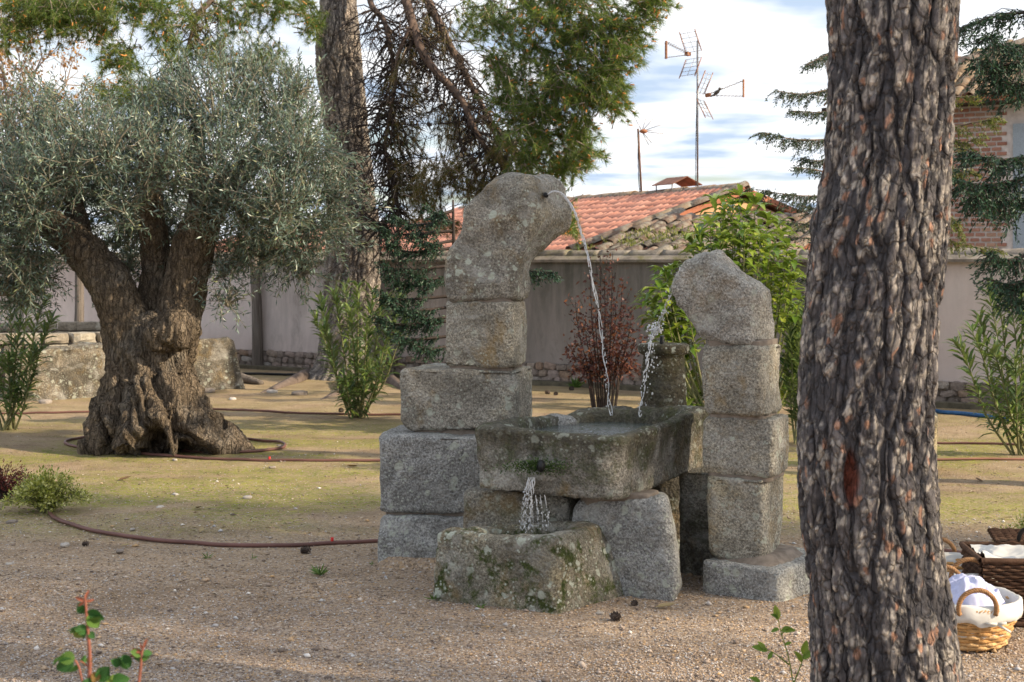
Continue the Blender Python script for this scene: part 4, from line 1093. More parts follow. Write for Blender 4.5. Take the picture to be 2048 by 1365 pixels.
# ---- big granite block and round well at the left
V, Fc = block([q4(G(25, 806)[:2], G(392, 782)[:2], (-3.3, 18.0), (-5.4, 17.6), -0.05), q4(G(28, 806)[:2], G(392, 782)[:2], (-3.4, 18.0), (-5.4, 17.6), 0.3), q4(G(24, 806)[:2], G(386, 782)[:2], (-3.5, 18.0), (-5.4, 17.6), [0.58, 0.60, 0.62, 0.6])], 0.05, 8, 140, 61, 0.03, amp=(0.06, 0.05, 0.02), frq=(1.7, 5.0, 16.0))
solo('granite_block', V, Fc, mat_granite('granite_rugged', (0.21, 0.185, 0.15), 0.9, 0.6, 0.8, 0, 0.3), (-4.6, 16.9, 0), 'huge rugged granite block lying behind the olive tree', 'stone')
wc = np.array([-6.35, 19.6, 0.0]); wr = 1.75
wl_ = thing('round_well', wc, 'low round stone basin wall behind the huge granite block', 'well')
M_WELL = mat_rubble('well_stone', [(0, (0.26, 0.22, 0.17)), (0.5, (0.36, 0.31, 0.24)), (1, (0.44, 0.40, 0.33))])
wst = []
for k in range(5):
    Vb, Qb = blob(3, 0.22); Vb = Vb + fbm(Vb * 2.2 + k * 5, 3, k + 30)[:, None] * nrm(Vb) * 0.22; wst.append(mesh('course_stone', Vb, Qb, M_WELL, False))
for row, (z, h_, cnt_) in enumerate(((0.2, 0.18, 26), (0.48, 0.095, 44), (0.645, 0.065, 36))):
    for k in range(cnt_):
        a_ = (k + 0.5 * (row % 2)) / cnt_ * 2 * math.pi; rd = np.array([math.cos(a_), math.sin(a_), 0]); tg = np.array([-rd[1], rd[0], 0])
        piece('course_stone', wst[(k * 3 + row) % 5], wl_, frame_mat(wc + rd * (wr + 0.02 * (row == 2)) + [0, 0, z], tg, rd, UPV, (math.pi * wr / cnt_ * 0.98, 0.17, h_)))
R = [(circ(wc[0], wc[1], r_, z), 2.0) for r_, z in ((0.3, 0.1), (wr - 0.12, 0.1), (wr - 0.10, 0.6), (wr + 0.1, 0.6), (wr + 0.1, 0.0))]
V, Fc = rings_mesh(R, 64, 62, (0.002, 0, 0)); part('mortar_core', V, Fc, M_MORTAR, wl_)
# ================================================================ trunks
t = NT('bark_flakes'); va = t.new('ShaderNodeVertexColor', layer_name='Col'); n_ = t.noise(60, 4, 0.7, t.pos((1, 1, 0.45)))
bc_ = t.mix(0.85, va.outputs[0], t.ramp(n_, [(0.32, 0.42), (0.5, 0.95), (0.68, 1.65)]), 'MULTIPLY')
wq = t.mix(0.05, t.pos((1, 1, 0.32)), t.noise(9, 3, 0.6), 'ADD')
ck = t.voro(34, wq, 'DISTANCE_TO_EDGE')
bc_ = t.mix(0.8, bc_, t.ramp(ck, [(0.01, 0.4), (0.09, 1.0)]), 'MULTIPLY')
bh_ = t.math('ADD', t.noise(80, 4, 0.75, t.pos((1, 1, 0.4))), t.math('MULTIPLY', t.ramp(ck, [(0.0, 0.0), (0.15, 1.0)]), 0.8))
M_BARK = t.fin(bc_, 0.8, t.bump(bh_, 1.0, 0.014), 0.3)
def bark_trunk(zs, cx, cy, rad, na, plate, scale_, depth, pal, seed, hook=None):
    """plated pine bark: deep wandering furrows between plates, small flakes on the plates"""
    m = len(zs); th = np.arange(na) / na * 2 * np.pi - np.pi / 2
    R0 = np.median(rad[:max(3, m // 2)]); U = np.tile(th + np.pi / 2, (m, 1)).ravel() * R0; Vv = np.repeat(zs, na)
    circ_ = 2 * np.pi * R0
    per = np.stack([np.cos(np.tile(th, m)) * R0, np.sin(np.tile(th, m)) * R0, Vv], 1)
    w1 = fbm(per * [3.2, 3.2, 1.3], 4, seed); w2 = fbm(per * [16, 16, 9], 4, seed + 3); w3 = fbm(per * [45, 45, 26], 3, seed + 4)
    pu = max(4, round(circ_ / plate[0])); su = max(8, round(circ_ / scale_[0])); mu = max(6, round(circ_ / (plate[0] * 0.45)))
    u1 = U / circ_ * pu + w1 * 1.5 + w2 * 0.35 + w3 * 0.10; v1 = Vv / plate[1] + w1 * 0.6 + w2 * 0.25
    _, e1, r1, _ = voro2(u1, v1, seed + 5, pu)
    um = U / circ_ * mu + w1 * 1.5 + w2 * 0.7 + w3 * 0.2; vm = Vv / (plate[1] * 0.28) + w2 * 0.5
    _, em, rm_, _ = voro2(um, vm, seed + 7, mu)
    u2 = U / circ_ * su + w2 * 1.3 + w3 * 0.5; v2 = Vv / scale_[1] + w2 * 0.9 + w3 * 0.35
    f2, e2, r2, r3 = voro2(u2, v2, seed + 9, su)
    fw = 0.20 + 0.16 * (vnoise(per * [5, 5, 1.6], seed + 12) * 0.5 + 0.5)
    fur = 1 - np.clip(e1 / fw, 0, 1); fur = fur * fur * (3 - 2 * fur)
    crk = (1 - np.clip(em / 0.16, 0, 1)) * (1 - fur)
    flake = np.clip(e2 / 0.35, 0, 1) * (0.15 + 0.85 * r2 ** 2) * np.clip(0.6 + w2 * 1.6, 0.1, 1)
    disp = -depth * (0.9 + 0.7 * r1) * fur - depth * 0.4 * crk + depth * 0.35 * flake * (1 - fur) + depth * 0.45 * (rm_ - 0.5) * (1 - fur) + depth * 0.35 * w1 + depth * 0.26 * w3 + depth * 0.25 * fbm(per * [95, 95, 60], 2, seed + 31)
    RR = np.repeat(rad, na) + disp
    X = np.repeat(cx, na) + np.cos(np.tile(th, m)) * RR; Yy = np.repeat(cy, na) + np.sin(np.tile(th, m)) * RR
    dark, mid, light, orange = (np.array(c) for c in pal)
    k = np.clip((0.25 + 0.5 * rm_ + 0.6 * w2) * (1 - fur), 0, 1)[:, None]
    col = dark * (1 - k) + mid * k
    sel = fbm(per * [7, 7, 3], 3, seed + 15)
    pl = (np.clip(e2 / 0.22, 0, 1) * (r3 > 0.60 - 0.25 * sel) * np.clip((e1 - 0.12) / 0.1, 0, 1) * (0.35 + 0.65 * r2))[:, None]; col = col * (1 - pl * 0.8) + light * pl * 0.8
    po = (np.clip(e2 / 0.2, 0, 1) * (r3 < 0.06 + 0.12 * np.clip(sel, 0, 1)) * np.clip((e1 - 0.12) / 0.1, 0, 1))[:, None]; col = col * (1 - po * 0.8) + orange * po * 0.8
    V = np.stack([X, Yy, Vv], 1)
    if hook is not None: V, col = hook(V, col)
    i = np.arange(m - 1)[:, None] * na; j = np.arange(na)[None]; k2 = (j + 1) % na
    return V, np.stack([i + j, i + k2, i + na + k2, i + na + j], -1).reshape(-1, 4), col

# ---- near pine trunk at the right, bark plates modelled
DN_T = 4.7
prof = np.array([(1420, 1618, 1950), (1365, 1624, 1924), (1300, 1622, 1916), (1229, 1619, 1909), (1126, 1609, 1886), (1024, 1598, 1875), (870, 1593, 1865), (716, 1598, 1868), (660, 1603, 1874), (600, 1611, 1880), (520, 1613, 1888), (470, 1613, 1892), (430, 1624, 1894), (395, 1634, 1896), (350, 1645, 1898), (200, 1655, 1908), (0, 1652, 1916), (-150, 1656, 1914)], float)
pz = EYE - (prof[:, 0] - HOR) / F * DN_T; pcx = ((prof[:, 1] + prof[:, 2]) / 2 - 1024) / F * DN_T; prr = (prof[:, 2] - prof[:, 1]) / 2 / F * DN_T * 0.985
zs = np.concatenate([np.linspace(-0.06, 0.2, 24), np.arange(0.206, 2.62, 0.0066), np.linspace(2.66, 9.5, 60)])
zx = np.concatenate([[-0.06, 0.05], pz, [5, 9.5]]); cxx = np.concatenate([[pcx[0] + .06, pcx[0] + .03], pcx, [2.62, 2.5]]); rrx = np.concatenate([[0.36, 0.31], prr, [0.185, 0.12]])
def smooth_i(z, a_, b_):
    v = np.interp(z, a_, b_); k = np.ones(9) / 9; return np.convolve(np.pad(v, 4, 'edge'), k, 'valid')
def scar(V, col):
    c = W(1708, 965, DN_T - 0.23); dx = (V[:, 0] - c[0]) / 0.019; dz = (V[:, 2] - c[2]) / 0.085
    wob = 0.35 * fbm(V * 22, 3, 77); k = np.clip(1.25 - np.hypot(dx, dz) + wob, 0, 1)[:, None] * (V[:, 1] < DN_T)[:, None]
    k = np.clip(k * 2.2, 0, 1)
    V = V.copy(); V[:, 1] += 0.02 * k[:, 0]
    return V, col * (1 - k) + np.array([0.17, 0.050, 0.032]) * k
V, Q, col = bark_trunk(zs, smooth_i(zs, zx, cxx), np.full(len(zs), DN_T), smooth_i(zs, zx, rrx), 390, (0.095, 0.55), (0.018, 0.029), 0.0145,
                       ((0.070, 0.066, 0.072), (0.185, 0.165, 0.160), (0.62, 0.55, 0.47), (0.48, 0.26, 0.17)), 3, scar)
npn = thing('pine_tree', (2.5, DN_T, 0), 'near pine with thick dark furrowed trunk in the right foreground', 'tree')
part('trunk', V, Q, M_BARK, npn, True, col)


# ---- pine foliage
def pine_crown(specs, seed, needle_L=(0.085, 0.15), width=0.0042, per=34):
    """specs: (centre, radii, count, direction bias); short drooping shoots carrying tufts of needles"""
    g = np.random.default_rng(seed); P = []; D = []
    tw = MB(); tips = []
    for c, r_, cnt, bias in specs:
        c = np.asarray(c, float); r_ = np.asarray(r_, float); bias = np.asarray(bias, float)
        for k in range(cnt):
            u = nrm(g.normal(size=3)) * g.random() ** 0.45; q = c + u * r_
            d_ = nrm(u * [1, 1, 0.6] * 0.7 + bias + g.normal(size=3) * 0.4)
            ln = g.uniform(0.16, 0.42); a_ = q - d_ * ln + UPV * 0.05; b_ = q - d_ * ln * 0.5 + UPV * 0.04
            tw.tube([a_, b_, q], [0.008, 0.006, 0.003], 3, False)
            for f_ in np.linspace(0.25, 1.0, max(2, int(ln / 0.075))):
                pt = a_ * (1 - f_) ** 2 + 2 * b_ * f_ * (1 - f_) + q * f_ ** 2
                P.append(pt); D.append(d_)
            tips.append((q, d_))
    P = np.repeat(np.array(P), per, 0); D = np.repeat(np.array(D), per, 0); n = len(P)
    nd = nrm(D * 0.9 + g.normal(size=(n, 3)) * 0.55 - UPV * 0.10)
    return needles(P + nrm(g.normal(size=(n, 3))) * 0.012, nd, g.uniform(*needle_L, n), width), tw, tips
M_NEEDLE = mat_leaf('pine_needles', [(0.0, (0.045, 0.085, 0.026)), (0.35, (0.095, 0.155, 0.040)), (0.7, (0.165, 0.235, 0.055)), (0.92, (0.25, 0.29, 0.085)), (1.0, (0.38, 0.25, 0.10))], None, 0.38, 0.45, 0.4)
M_DRYN = mat_leaf('dry_pine_needles', [(0.0, (0.06, 0.08, 0.028)), (0.5, (0.11, 0.115, 0.040)), (0.8, (0.22, 0.15, 0.06)), (1.0, (0.33, 0.21, 0.10))], None, 0.3, 0.6, 0.2)
M_TWIG = mat_plain('grey_brown_twig', (0.16, 0.12, 0.095), 0.9, 0, 0.35, 15)
M_TWIGD = mat_plain('dark_twig', (0.045, 0.034, 0.030), 0.9, 0, 0.35, 15)
M_POLLEN = mat_plain('orange_pollen_cone', (0.55, 0.24, 0.07), 0.8, 0, 0.25, 60)

# crown of the near pine, above the frame
(Vn, Tn), tw, _ = pine_crown([((2.4 + random.uniform(-1.9, 1.9), DN_T + random.uniform(-1.9, 1.9), random.uniform(7.4, 9.8)), (0.7, 0.7, 0.45), 22, (0, 0, 0.5)) for _ in range(16)], 12, (0.12, 0.18), 0.012, 20)
part('crown', Vn, Tn, M_NEEDLE, npn, True, None, 'stuff'); part('branches', *tw.get(), M_TWIG, npn, True)

# ---- the big pine behind the fountain
DB = 19.8
bpn = thing('pine_tree', G(700, 752), 'tall old pine with grey trunk and drooping boughs behind the fountain', 'tree')
prof = np.array([(770, 588, 800), (750, 610, 780), (735, 628, 772), (700, 638, 766), (600, 646, 761), (450, 653, 757), (300, 652, 741), (200, 642, 730), (130, 630, 724), (60, 633, 718), (0, 640, 712), (-150, 640, 705)], float)
pz = EYE - (prof[:, 0] - HOR) / F * DB; pcx = ((prof[:, 1] + prof[:, 2]) / 2 - 1024) / F * DB; prr = (prof[:, 2] - prof[:, 1]) / 2 / F * DB
zs = np.concatenate([np.arange(-0.06, 5.7, 0.017), np.linspace(5.75, 12, 40)])
V, Q, col = bark_trunk(zs, smooth_i(zs, np.append(pz, 12), np.append(pcx, -2.6)), np.full(len(zs), DB), smooth_i(zs, np.append(pz, 12), np.append(prr, 0.15)), 210, (0.11, 0.7), (0.05, 0.08), 0.032,
                       ((0.16, 0.14, 0.13), (0.37, 0.325, 0.285), (0.52, 0.46, 0.40), (0.46, 0.37, 0.30)), 23)
part('trunk', V, Q, M_BARK, bpn, True, col)
br = MB()
def limb(pts, r0, r1, sides=7, n=8, wig=0.05, seed=0):
    c = curve(pts, n); c = c + np.stack([vnoise(c * 2.1 + s_ * 9, seed + s_) for s_ in range(3)], 1) * wig
    br.tube(c, np.linspace(r0, r1, len(c)), sides); return c
L1 = limb([W(700, -260, 19.8), W(770, -120, 19.0), W(808, 0, 18.6), W(850, 110, 18.4), W(925, 205, 18.3), W(965, 285, 18.2), W(1010, 345, 18.1)], 0.085, 0.025, 8, seed=1)
L2 = limb([W(705, -200, 19.8), W(800, -90, 19.3), W(858, 5, 19.0), W(900, 90, 18.9), W(935, 160, 18.9), W(985, 240, 18.8), W(1050, 320, 18.8)], 0.08, 0.022, 8, seed=5)
L3 = limb([W(705, -330, 19.8), W(880, -170, 18.0), W(1030, -20, 17.4), W(1085, 50, 17.2), W(1130, 85, 17.0), W(1190, 125, 17.0), W(1250, 140, 17.0)], 0.07, 0.014, 7, seed=9)
L4 = limb([W(700, -140, 19.8), W(740, 0, 19.3), W(770, 60, 19.0), W(790, 130, 18.9), W(770, 200, 18.9), W(740, 260, 18.9)], 0.05, 0.010, 6, seed=13)
L5 = limb([W(690, -250, 19.8), W(520, -120, 18.8), W(430, 0, 18.2), W(395, 40, 18.0), W(370, 110, 17.9), W(380, 165, 17.9)], 0.06, 0.010, 6, seed=17)
L6 = limb([W(690, -280, 19.8), W(400, -150, 17.8), W(200, -40, 17.2), W(90, 20, 17.0), W(0, 60, 17.0)], 0.10, 0.02, 6, seed=21)
L7 = limb([W(820, 40, 18.5), W(790, 180, 18.6), W(770, 300, 18.7), W(790, 390, 18.7), W(760, 460, 18.8)], 0.035, 0.008, 6, seed=25)
part('limbs', *br.get(), mat_plain('pine_limb_bark', (0.12, 0.085, 0.07), 0.9, 0, 0.4, 12), bpn)
def pb_(px, py, d, rx, ry, cnt, bias, rz=0.7): return (W(px, py, d), (rx / F * d, rz, ry / F * d), int(cnt * 0.95), bias)
dr_ = (0.25, -0.1, -0.35)
green = [pb_(1010, 60, 17.6, 70, 60, 60, dr_), pb_(1090, 130, 17.2, 80, 55, 75, dr_), pb_(1190, 80, 17.0, 80, 60, 80, dr_), pb_(1270, 60, 17.0, 60, 60, 60, (.5, -.1, -.2)), pb_(1310, 10, 17.0, 50, 35, 40, (.6, 0, 0)),
         pb_(1040, 210, 17.4, 70, 55, 75, dr_), pb_(1140, 210, 17.0, 80, 50, 85, dr_), pb_(1220, 160, 17.0, 50, 55, 55, (.5, 0, -.2)), pb_(1240, 215, 17.0, 30, 30, 25, (.5, 0, -.2)), pb_(1080, 290, 17.4, 70, 45, 65, dr_), pb_(1160, 280, 17.2, 50, 40, 50, dr_),
         pb_(1130, 345, 17.5, 45, 30, 40, dr_), pb_(1185, 320, 17.2, 30, 20, 20, (.7, 0, .1)), pb_(1000, 150, 17.8, 40, 60, 40, dr_), pb_(950, 60, 18.0, 40, 50, 24, dr_), pb_(1150, 10, 17.0, 120, 30, 80, dr_), pb_(1110, 420, 18.2, 40, 40, 36, (.1, 0, -.5)), pb_(1140, 465, 18.2, 25, 30, 20, (.1, 0, -.5)),
         pb_(60, 20, 16.6, 110, 45, 90, (-.2, -.2, -.35)), pb_(200, 15, 16.8, 100, 45, 85, (0, -.2, -.35)), pb_(150, 70, 16.8, 80, 25, 40, (0, -.2, -.5)), pb_(330, 30, 17.2, 80, 40, 55, (0, -.2, -.35)), pb_(245, 130, 17.2, 50, 45, 45, (0, -.2, -.4)), pb_(300, 195, 17.4, 60, 35, 50, (0, -.1, .1)), pb_(560, 25, 18.4, 80, 40, 70, (0, -.3, -.3)), pb_(620, 60, 18.6, 30, 25, 22, (0, -.3, -.3)), pb_(450, 40, 18.0, 60, 50, 34, (0, -.2, -.3)), pb_(420, 110, 18.0, 50, 40, 26, (0, -.2, -.3)), pb_(520, 120, 18.4, 80, 40, 44, (0, -.2, .2)), pb_(230, 200, 17.4, 40, 30, 24, (0, -.1, .2)), pb_(120, 40, 16.6, 140, 30, 70, (0, -.2, -.5)), pb_(30, 90, 16.5, 60, 15, 24, (0, -.1, -.7)), pb_(320, 90, 17.3, 50, 40, 30, (0, -.1, -.5)), pb_(1170, 170, 16.9, 110, 60, 80, dr_), pb_(1100, 60, 17.0, 100, 50, 60, dr_), pb_(1240, 110, 16.9, 60, 40, 50, (.5, 0, -.2)), pb_(1050, 350, 17.7, 60, 30, 40, (.1, 0, -.5)), pb_(1060, 260, 17.2, 80, 60, 50, dr_)]
(Vn, Tn), tw, tips = pine_crown(green, 31, per=24, width=0.0068)
part('crown', Vn, Tn, M_NEEDLE, bpn, True, None, 'stuff')
dry = [pb_(900, 370, 18.4, 90, 45, 90, (0, -.1, -.7)), pb_(970, 400, 18.3, 60, 50, 60, (0, -.1, -.7)), pb_(850, 410, 18.5, 50, 50, 46, (0, -.1, -.6)), pb_(1010, 420, 18.3, 70, 40, 50, (0, 0, -.6)), pb_(880, 460, 18.5, 60, 30, 30, (0, 0, -.5)), pb_(1000, 320, 18.0, 50, 40, 36, (0, 0, -.6)), pb_(400, 70, 18.0, 70, 60, 26, (0, 0, -.6)), pb_(60, 70, 16.7, 80, 20, 16, (0, 0, -.8)),
       pb_(820, 200, 18.8, 70, 120, 70, (0, 0, -.8)), pb_(800, 350, 18.8, 60, 90, 60, (0, 0, -.8)), pb_(860, 90, 18.9, 60, 80, 50, (0, 0, -.8)), pb_(900, 280, 18.7, 50, 60, 50, (0, 0, -.8))]
(Vd, Td), tw2, _ = pine_crown(dry, 33, per=26)
part('dry_foliage', Vd, Td, M_DRYN, bpn, True, None, 'stuff')
tw.V += tw2.V; tw.T += [q + tw.n for q in tw2.T]; tw.Q += [q + tw.n for q in tw2.Q]; tw.n += tw2.n
part('shoots', *tw.get(), mat_plain('pale_pine_shoot', (0.27, 0.22, 0.18), 0.9), bpn, True, None, 'stuff')
# bare hanging twigs of the shaded inside of the crown
dt = MB(); cone_spots = []
for L_, cnt_ in ((L1, 170), (L2, 160), (L4, 120), (L7, 200), (L5, 50)):
    for k in range(cnt_):
        a_ = L_[rng.integers(int(len(L_) * 0.25), len(L_))]; d_ = nrm(rng.normal(size=3) * [0.9, 0.5, 0.6] + [0.0, 0, -0.5]); ln = rng.uniform(0.3, 1.0)
        p = [a_]
        for q in range(5): d_ = nrm(d_ + rng.normal(size=3) * 0.28 + [0, 0, -0.14]); p.append(p[-1] + d_ * ln / 5)
        dt.tube(p, np.linspace(0.011, 0.003, 6), 4, False)
        for q in range(rng.integers(2, 6)):
            b_ = p[rng.integers(1, 6)]; e_ = nrm(rng.normal(size=3) + [0, 0, -0.6]); l2 = rng.uniform(0.12, 0.4)
            dt.tube([b_, b_ + e_ * l2 * 0.5, b_ + nrm(e_ + rng.normal(size=3) * 0.4) * l2], [0.005, 0.004, 0.002], 3, False)
            if rng.random() < 0.14: cone_spots.append(b_ + e_ * l2 * 0.5)
part('bare_twigs', *dt.get(), M_TWIGD, bpn, True, None, 'stuff')
# orange pollen cones at the shoot tips
pm = MB(); pe = ellipsoid(np.zeros(3), np.ones(3), 5, 4)
for q, d_ in tips:
    if rng.random() < (0.45 if q[0] > 0 else 0.22):
        for k in range(rng.integers(1, 3)):
            a_ = nrm(d_ + rng.normal(size=3) * 0.3 + [0, 0, 0.5]); x = nrm(np.cross(a_, [0.3, 0.8, 0.1])); M3 = np.array([x, np.cross(a_, x), a_])
            pm.add((pe[0] * [0.010, 0.010, rng.uniform(0.022, 0.038)]) @ M3 + q + rng.normal(size=3) * 0.03, pe[1])
part('pollen_cones', *pm.get(), M_POLLEN, bpn, True, None, 'stuff')
def cone_shape(n_sp=34):
    """a woody cone: ovoid core with spiralling scales"""
    m = MB(); V, Q = ellipsoid(np.zeros(3), np.array([0.55, 0.55, 0.95]), 8, 6); m.add(V, Q)
    for i in range(n_sp):
        z = 0.85 - 1.7 * i / n_sp; a_ = i * 2.399; r_ = math.sqrt(max(0.02, 1 - (z / 1.05) ** 2)) * 0.72
        rd = np.array([math.cos(a_), math.sin(a_), 0]); tg = np.array([-rd[1], rd[0], 0]); c = rd * r_ * 0.7 + UPV * z
        tip = rd * (r_ * 1.35) + UPV * (z + 0.20)
        m.add([c + tg * 0.22, c - tg * 0.22, tip - tg * 0.16, tip + tg * 0.16, tip + rd * 0.05 - UPV * 0.1], [(0, 1, 2, 3)], [(3, 2, 4)])
    return m.get()
M_CONE = mat_plain('pine_cone_scales', (0.075, 0.055, 0.045), 0.8, 0, 0.5, 70)
Vc, Fc_ = cone_shape(); CONE = mesh('pine_cone', Vc, Fc_, M_CONE, False)
for q in cone_spots[:44]:
    s_ = rng.uniform(0.030, 0.046); piece('pine_cone', CONE, bpn, Matrix.Translation(Vector(q)) @ Matrix.Rotation(rng.uniform(0, 6.3), 4, 'Z') @ Matrix.Rotation(rng.uniform(2, 4), 4, 'X') @ Matrix.Scale(s_, 4))
# surface roots of the big pine
m = MB()
for pts in ([W(615, 745, 19.8), G(560, 775), G(520, 786)], [W(770, 748, 19.8), G(800, 775), G(825, 785)], [G(690, 765), G(680, 785), G(640, 800)]):
    pts = [np.array(p) for p in pts]; pts[0][2] = 0.05; c = curve(pts, 8); c[:, 2] = np.linspace(0.03, -0.03, len(c)); m.tube(c, np.linspace(0.10, 0.03, len(c)), 7)
part('roots', *m.get(), mat_plain('root_bark', (0.13, 0.10, 0.085), 0.9, 0, 0.4, 15), bpn)

# ================================================================ olive tree
DO = 12.3
olv = thing('olive_tree', G(320, 895), 'ancient gnarled olive tree with massive twisted trunk', 'tree')
om = MB()
def obr(pts, rs, sides=14, n=10, seed=0, amp=0.04):
    c = curve(pts, n); r_ = np.interp(np.linspace(0, 1, len(c)), np.linspace(0, 1, len(rs)), rs)
    V, Q, T = tube(c, r_, sides, True); om.add(V, Q, T); return c
def o_(px, py, dd=0.0): return W(px, py, DO + dd)
obr([o_(315, 940), o_(310, 880), o_(300, 800), o_(298, 730), o_(290, 660), o_(285, 630)], [0.52, 0.46, 0.37, 0.335, 0.32, 0.26])
for pts, rs in (([o_(300, 760, -.1), o_(245, 830, -.25), o_(208, 880, -.35), o_(184, 902, -.4)], [0.18, 0.17, 0.12, 0.04]),
                ([o_(340, 780, -.15), o_(390, 850, -.25), o_(430, 885, -.3), o_(485, 903, -.3)], [0.18, 0.17, 0.12, 0.03]),
                ([o_(300, 780, -.3), o_(275, 860, -.5), o_(255, 905, -.6)], [0.16, 0.18, 0.10]), ([o_(335, 770, -.3), o_(335, 850, -.5), o_(340, 905, -.62)], [0.15, 0.19, 0.13]),
                ([o_(365, 800, -.2), o_(390, 870, -.45), o_(400, 905, -.5)], [0.14, 0.16, 0.10]), ([o_(240, 790, .1), o_(215, 870, .1), o_(195, 900, .1)], [0.16, 0.14, 0.08]),
                ([o_(430, 885, -.2), o_(455, 880, -.1), o_(470, 895, 0)], [0.10, 0.10, 0.06])): obr(pts, rs)
obr([o_(268, 720, -.05), o_(250, 640, -.12), o_(215, 560, -.15), o_(165, 500, -.15), o_(110, 455, -.1), o_(50, 400, 0), o_(0, 350, .1)], [0.20, 0.185, 0.165, 0.14, 0.11, 0.08, 0.05])
obr([o_(330, 740, -.05), o_(352, 650, -.05), o_(372, 560, -.05), o_(392, 480, -.1), o_(420, 410, -.1), o_(470, 355, 0), o_(540, 300, .1)], [0.20, 0.185, 0.165, 0.155, 0.13, 0.09, 0.05])
obr([o_(300, 680, .15), o_(308, 600, .15), o_(312, 520, .1), o_(300, 420, .0), o_(297, 340, -.1), o_(296, 275, -.12)], [0.17, 0.13, 0.10, 0.095, 0.085, 0.06])
obr([o_(392, 480, -.1), o_(400, 400, .2), o_(390, 300, .4), o_(400, 220, .5)], [0.10, 0.08, 0.06, 0.03]); obr([o_(165, 500, -.1), o_(150, 420, .3), o_(140, 330, .4)], [0.10, 0.07, 0.03])
obr([o_(330, 668, -.30), o_(360, 655, -.34), o_(372, 640, -.2)], [0.13, 0.15, 0.08]); obr([o_(300, 672, -.32), o_(325, 672, -.36)], [0.09, 0.10])
Vt, Ft = om.get()
tmp = bpy.data.objects.new('tmp', mesh('tmp', Vt, Ft)); COL.objects.link(tmp)
rm = tmp.modifiers.new('r', 'REMESH'); rm.mode = 'VOXEL'; rm.voxel_size = 0.0155; rm.use_smooth_shade = True
sm = tmp.modifiers.new('s', 'SMOOTH'); sm.factor = 0.6; sm.iterations = 5
dg = bpy.context.evaluated_depsgraph_get(); me = bpy.data.meshes.new_from_object(tmp.evaluated_get(dg))
bpy.data.objects.remove(tmp)
nv = len(me.vertices); V = np.zeros(nv * 3, np.float32); me.vertices.foreach_get('co', V); V = V.reshape(-1, 3).astype(float)
N = np.zeros(nv * 3, np.float32); me.vertices.foreach_get('normal', N); N = N.reshape(-1, 3).astype(float)
hgt = V[:, 2]; low = np.clip((1.15 - hgt) / 1.0, 0, 1)
tw_ = np.arctan2(V[:, 1] - DO, V[:, 0] + 3.1) + hgt * 0.9
wv = fbm(V * [1.6, 1.6, 0.8], 3, 2)
rid = np.abs(fbm(np.stack([np.cos(tw_) * 3.2 + wv, np.sin(tw_) * 3.2 + wv, hgt * 0.7], 1), 3, 5))
rid2 = 1 - np.abs(fbm(V * [7, 7, 2.4] + wv[:, None] * 1.2, 4, 6)) * 2
fin_ = 1 - np.abs(fbm(V * [26, 26, 7] + wv[:, None] * 3, 3, 8)) * 2
lump = fbm(V * 3.3, 4, 11)
dsp = low * (0.10 * lump - 0.13 * np.clip(0.22 - rid, 0, 1) / 0.22) + 0.038 * rid2 * (0.5 + low) + 0.020 * fin_ + 0.035 * fbm(V * 9, 3, 12) * (0.5 + low)
V2 = V + N * dsp[:, None]
hc = o_(312, 885, -0.62); hole = np.exp(-(((V2[:, 0] - hc[0]) / 0.075) ** 2 + ((V2[:, 2] - hc[2]) / 0.10) ** 2)) * (V2[:, 1] < DO - 0.2)
V2[:, 1] += hole * 0.40
V2[:, 2] = np.maximum(V2[:, 2], -0.05)
np_ = len(me.polygons); lt_ = np.zeros(np_, np.int32); me.polygons.foreach_get('loop_total', lt_); lv_ = np.zeros(len(me.loops), np.int32); me.loops.foreach_get('vertex_index', lv_)
Fq = lv_.reshape(-1, 4) if (lt_ == 4).all() else [np.array(p.vertices[:]) for p in me.polygons]
t = NT('olive_bark'); p = t.pos((1, 1, 0.30)); n1 = t.noise(24, 6, 0.7, p, 0.6); n2 = t.noise(3, 4, 0.6)
c = t.ramp(n1, [(0.3, (0.085, 0.066, 0.050)), (0.5, (0.20, 0.155, 0.112)), (0.7, (0.33, 0.265, 0.19))])
c = t.mix(t.ramp(n2, [(0.5, 0.0), (0.68, 0.55)]), c, (0.27, 0.25, 0.22))
wo = t.mix(0.14, t.pos((1, 1, 0.17)), t.noise(5, 4, 0.65), 'ADD')
co = t.voro(23, wo, 'DISTANCE_TO_EDGE'); c2_ = t.voro(60, wo, 'DISTANCE_TO_EDGE'); f3 = t.noise(75, 4, 0.8, t.pos((1, 1, 0.3)))
c = t.mix(0.6, c, t.ramp(co, [(0.01, 0.30), (0.13, 1.05)]), 'MULTIPLY'); c = t.mix(0.7, c, t.ramp(c2_, [(0.0, 0.45), (0.10, 1.1)]), 'MULTIPLY'); c = t.mix(0.7, c, t.ramp(f3, [(0.35, 0.5), (0.65, 1.5)]), 'MULTIPLY')
ho = t.math('ADD', t.math('MULTIPLY', n1, 1.2), t.math('ADD', t.math('MULTIPLY', t.ramp(co, [(0.0, 0.0), (0.16, 1.0)]), 0.45), t.math('MULTIPLY', f3, 0.4)))
M_OBARK = t.fin(c, 0.9, t.bump(ho, 1.0, 0.05), 0.2)
part('trunk', V2, Fq, M_OBARK, olv)
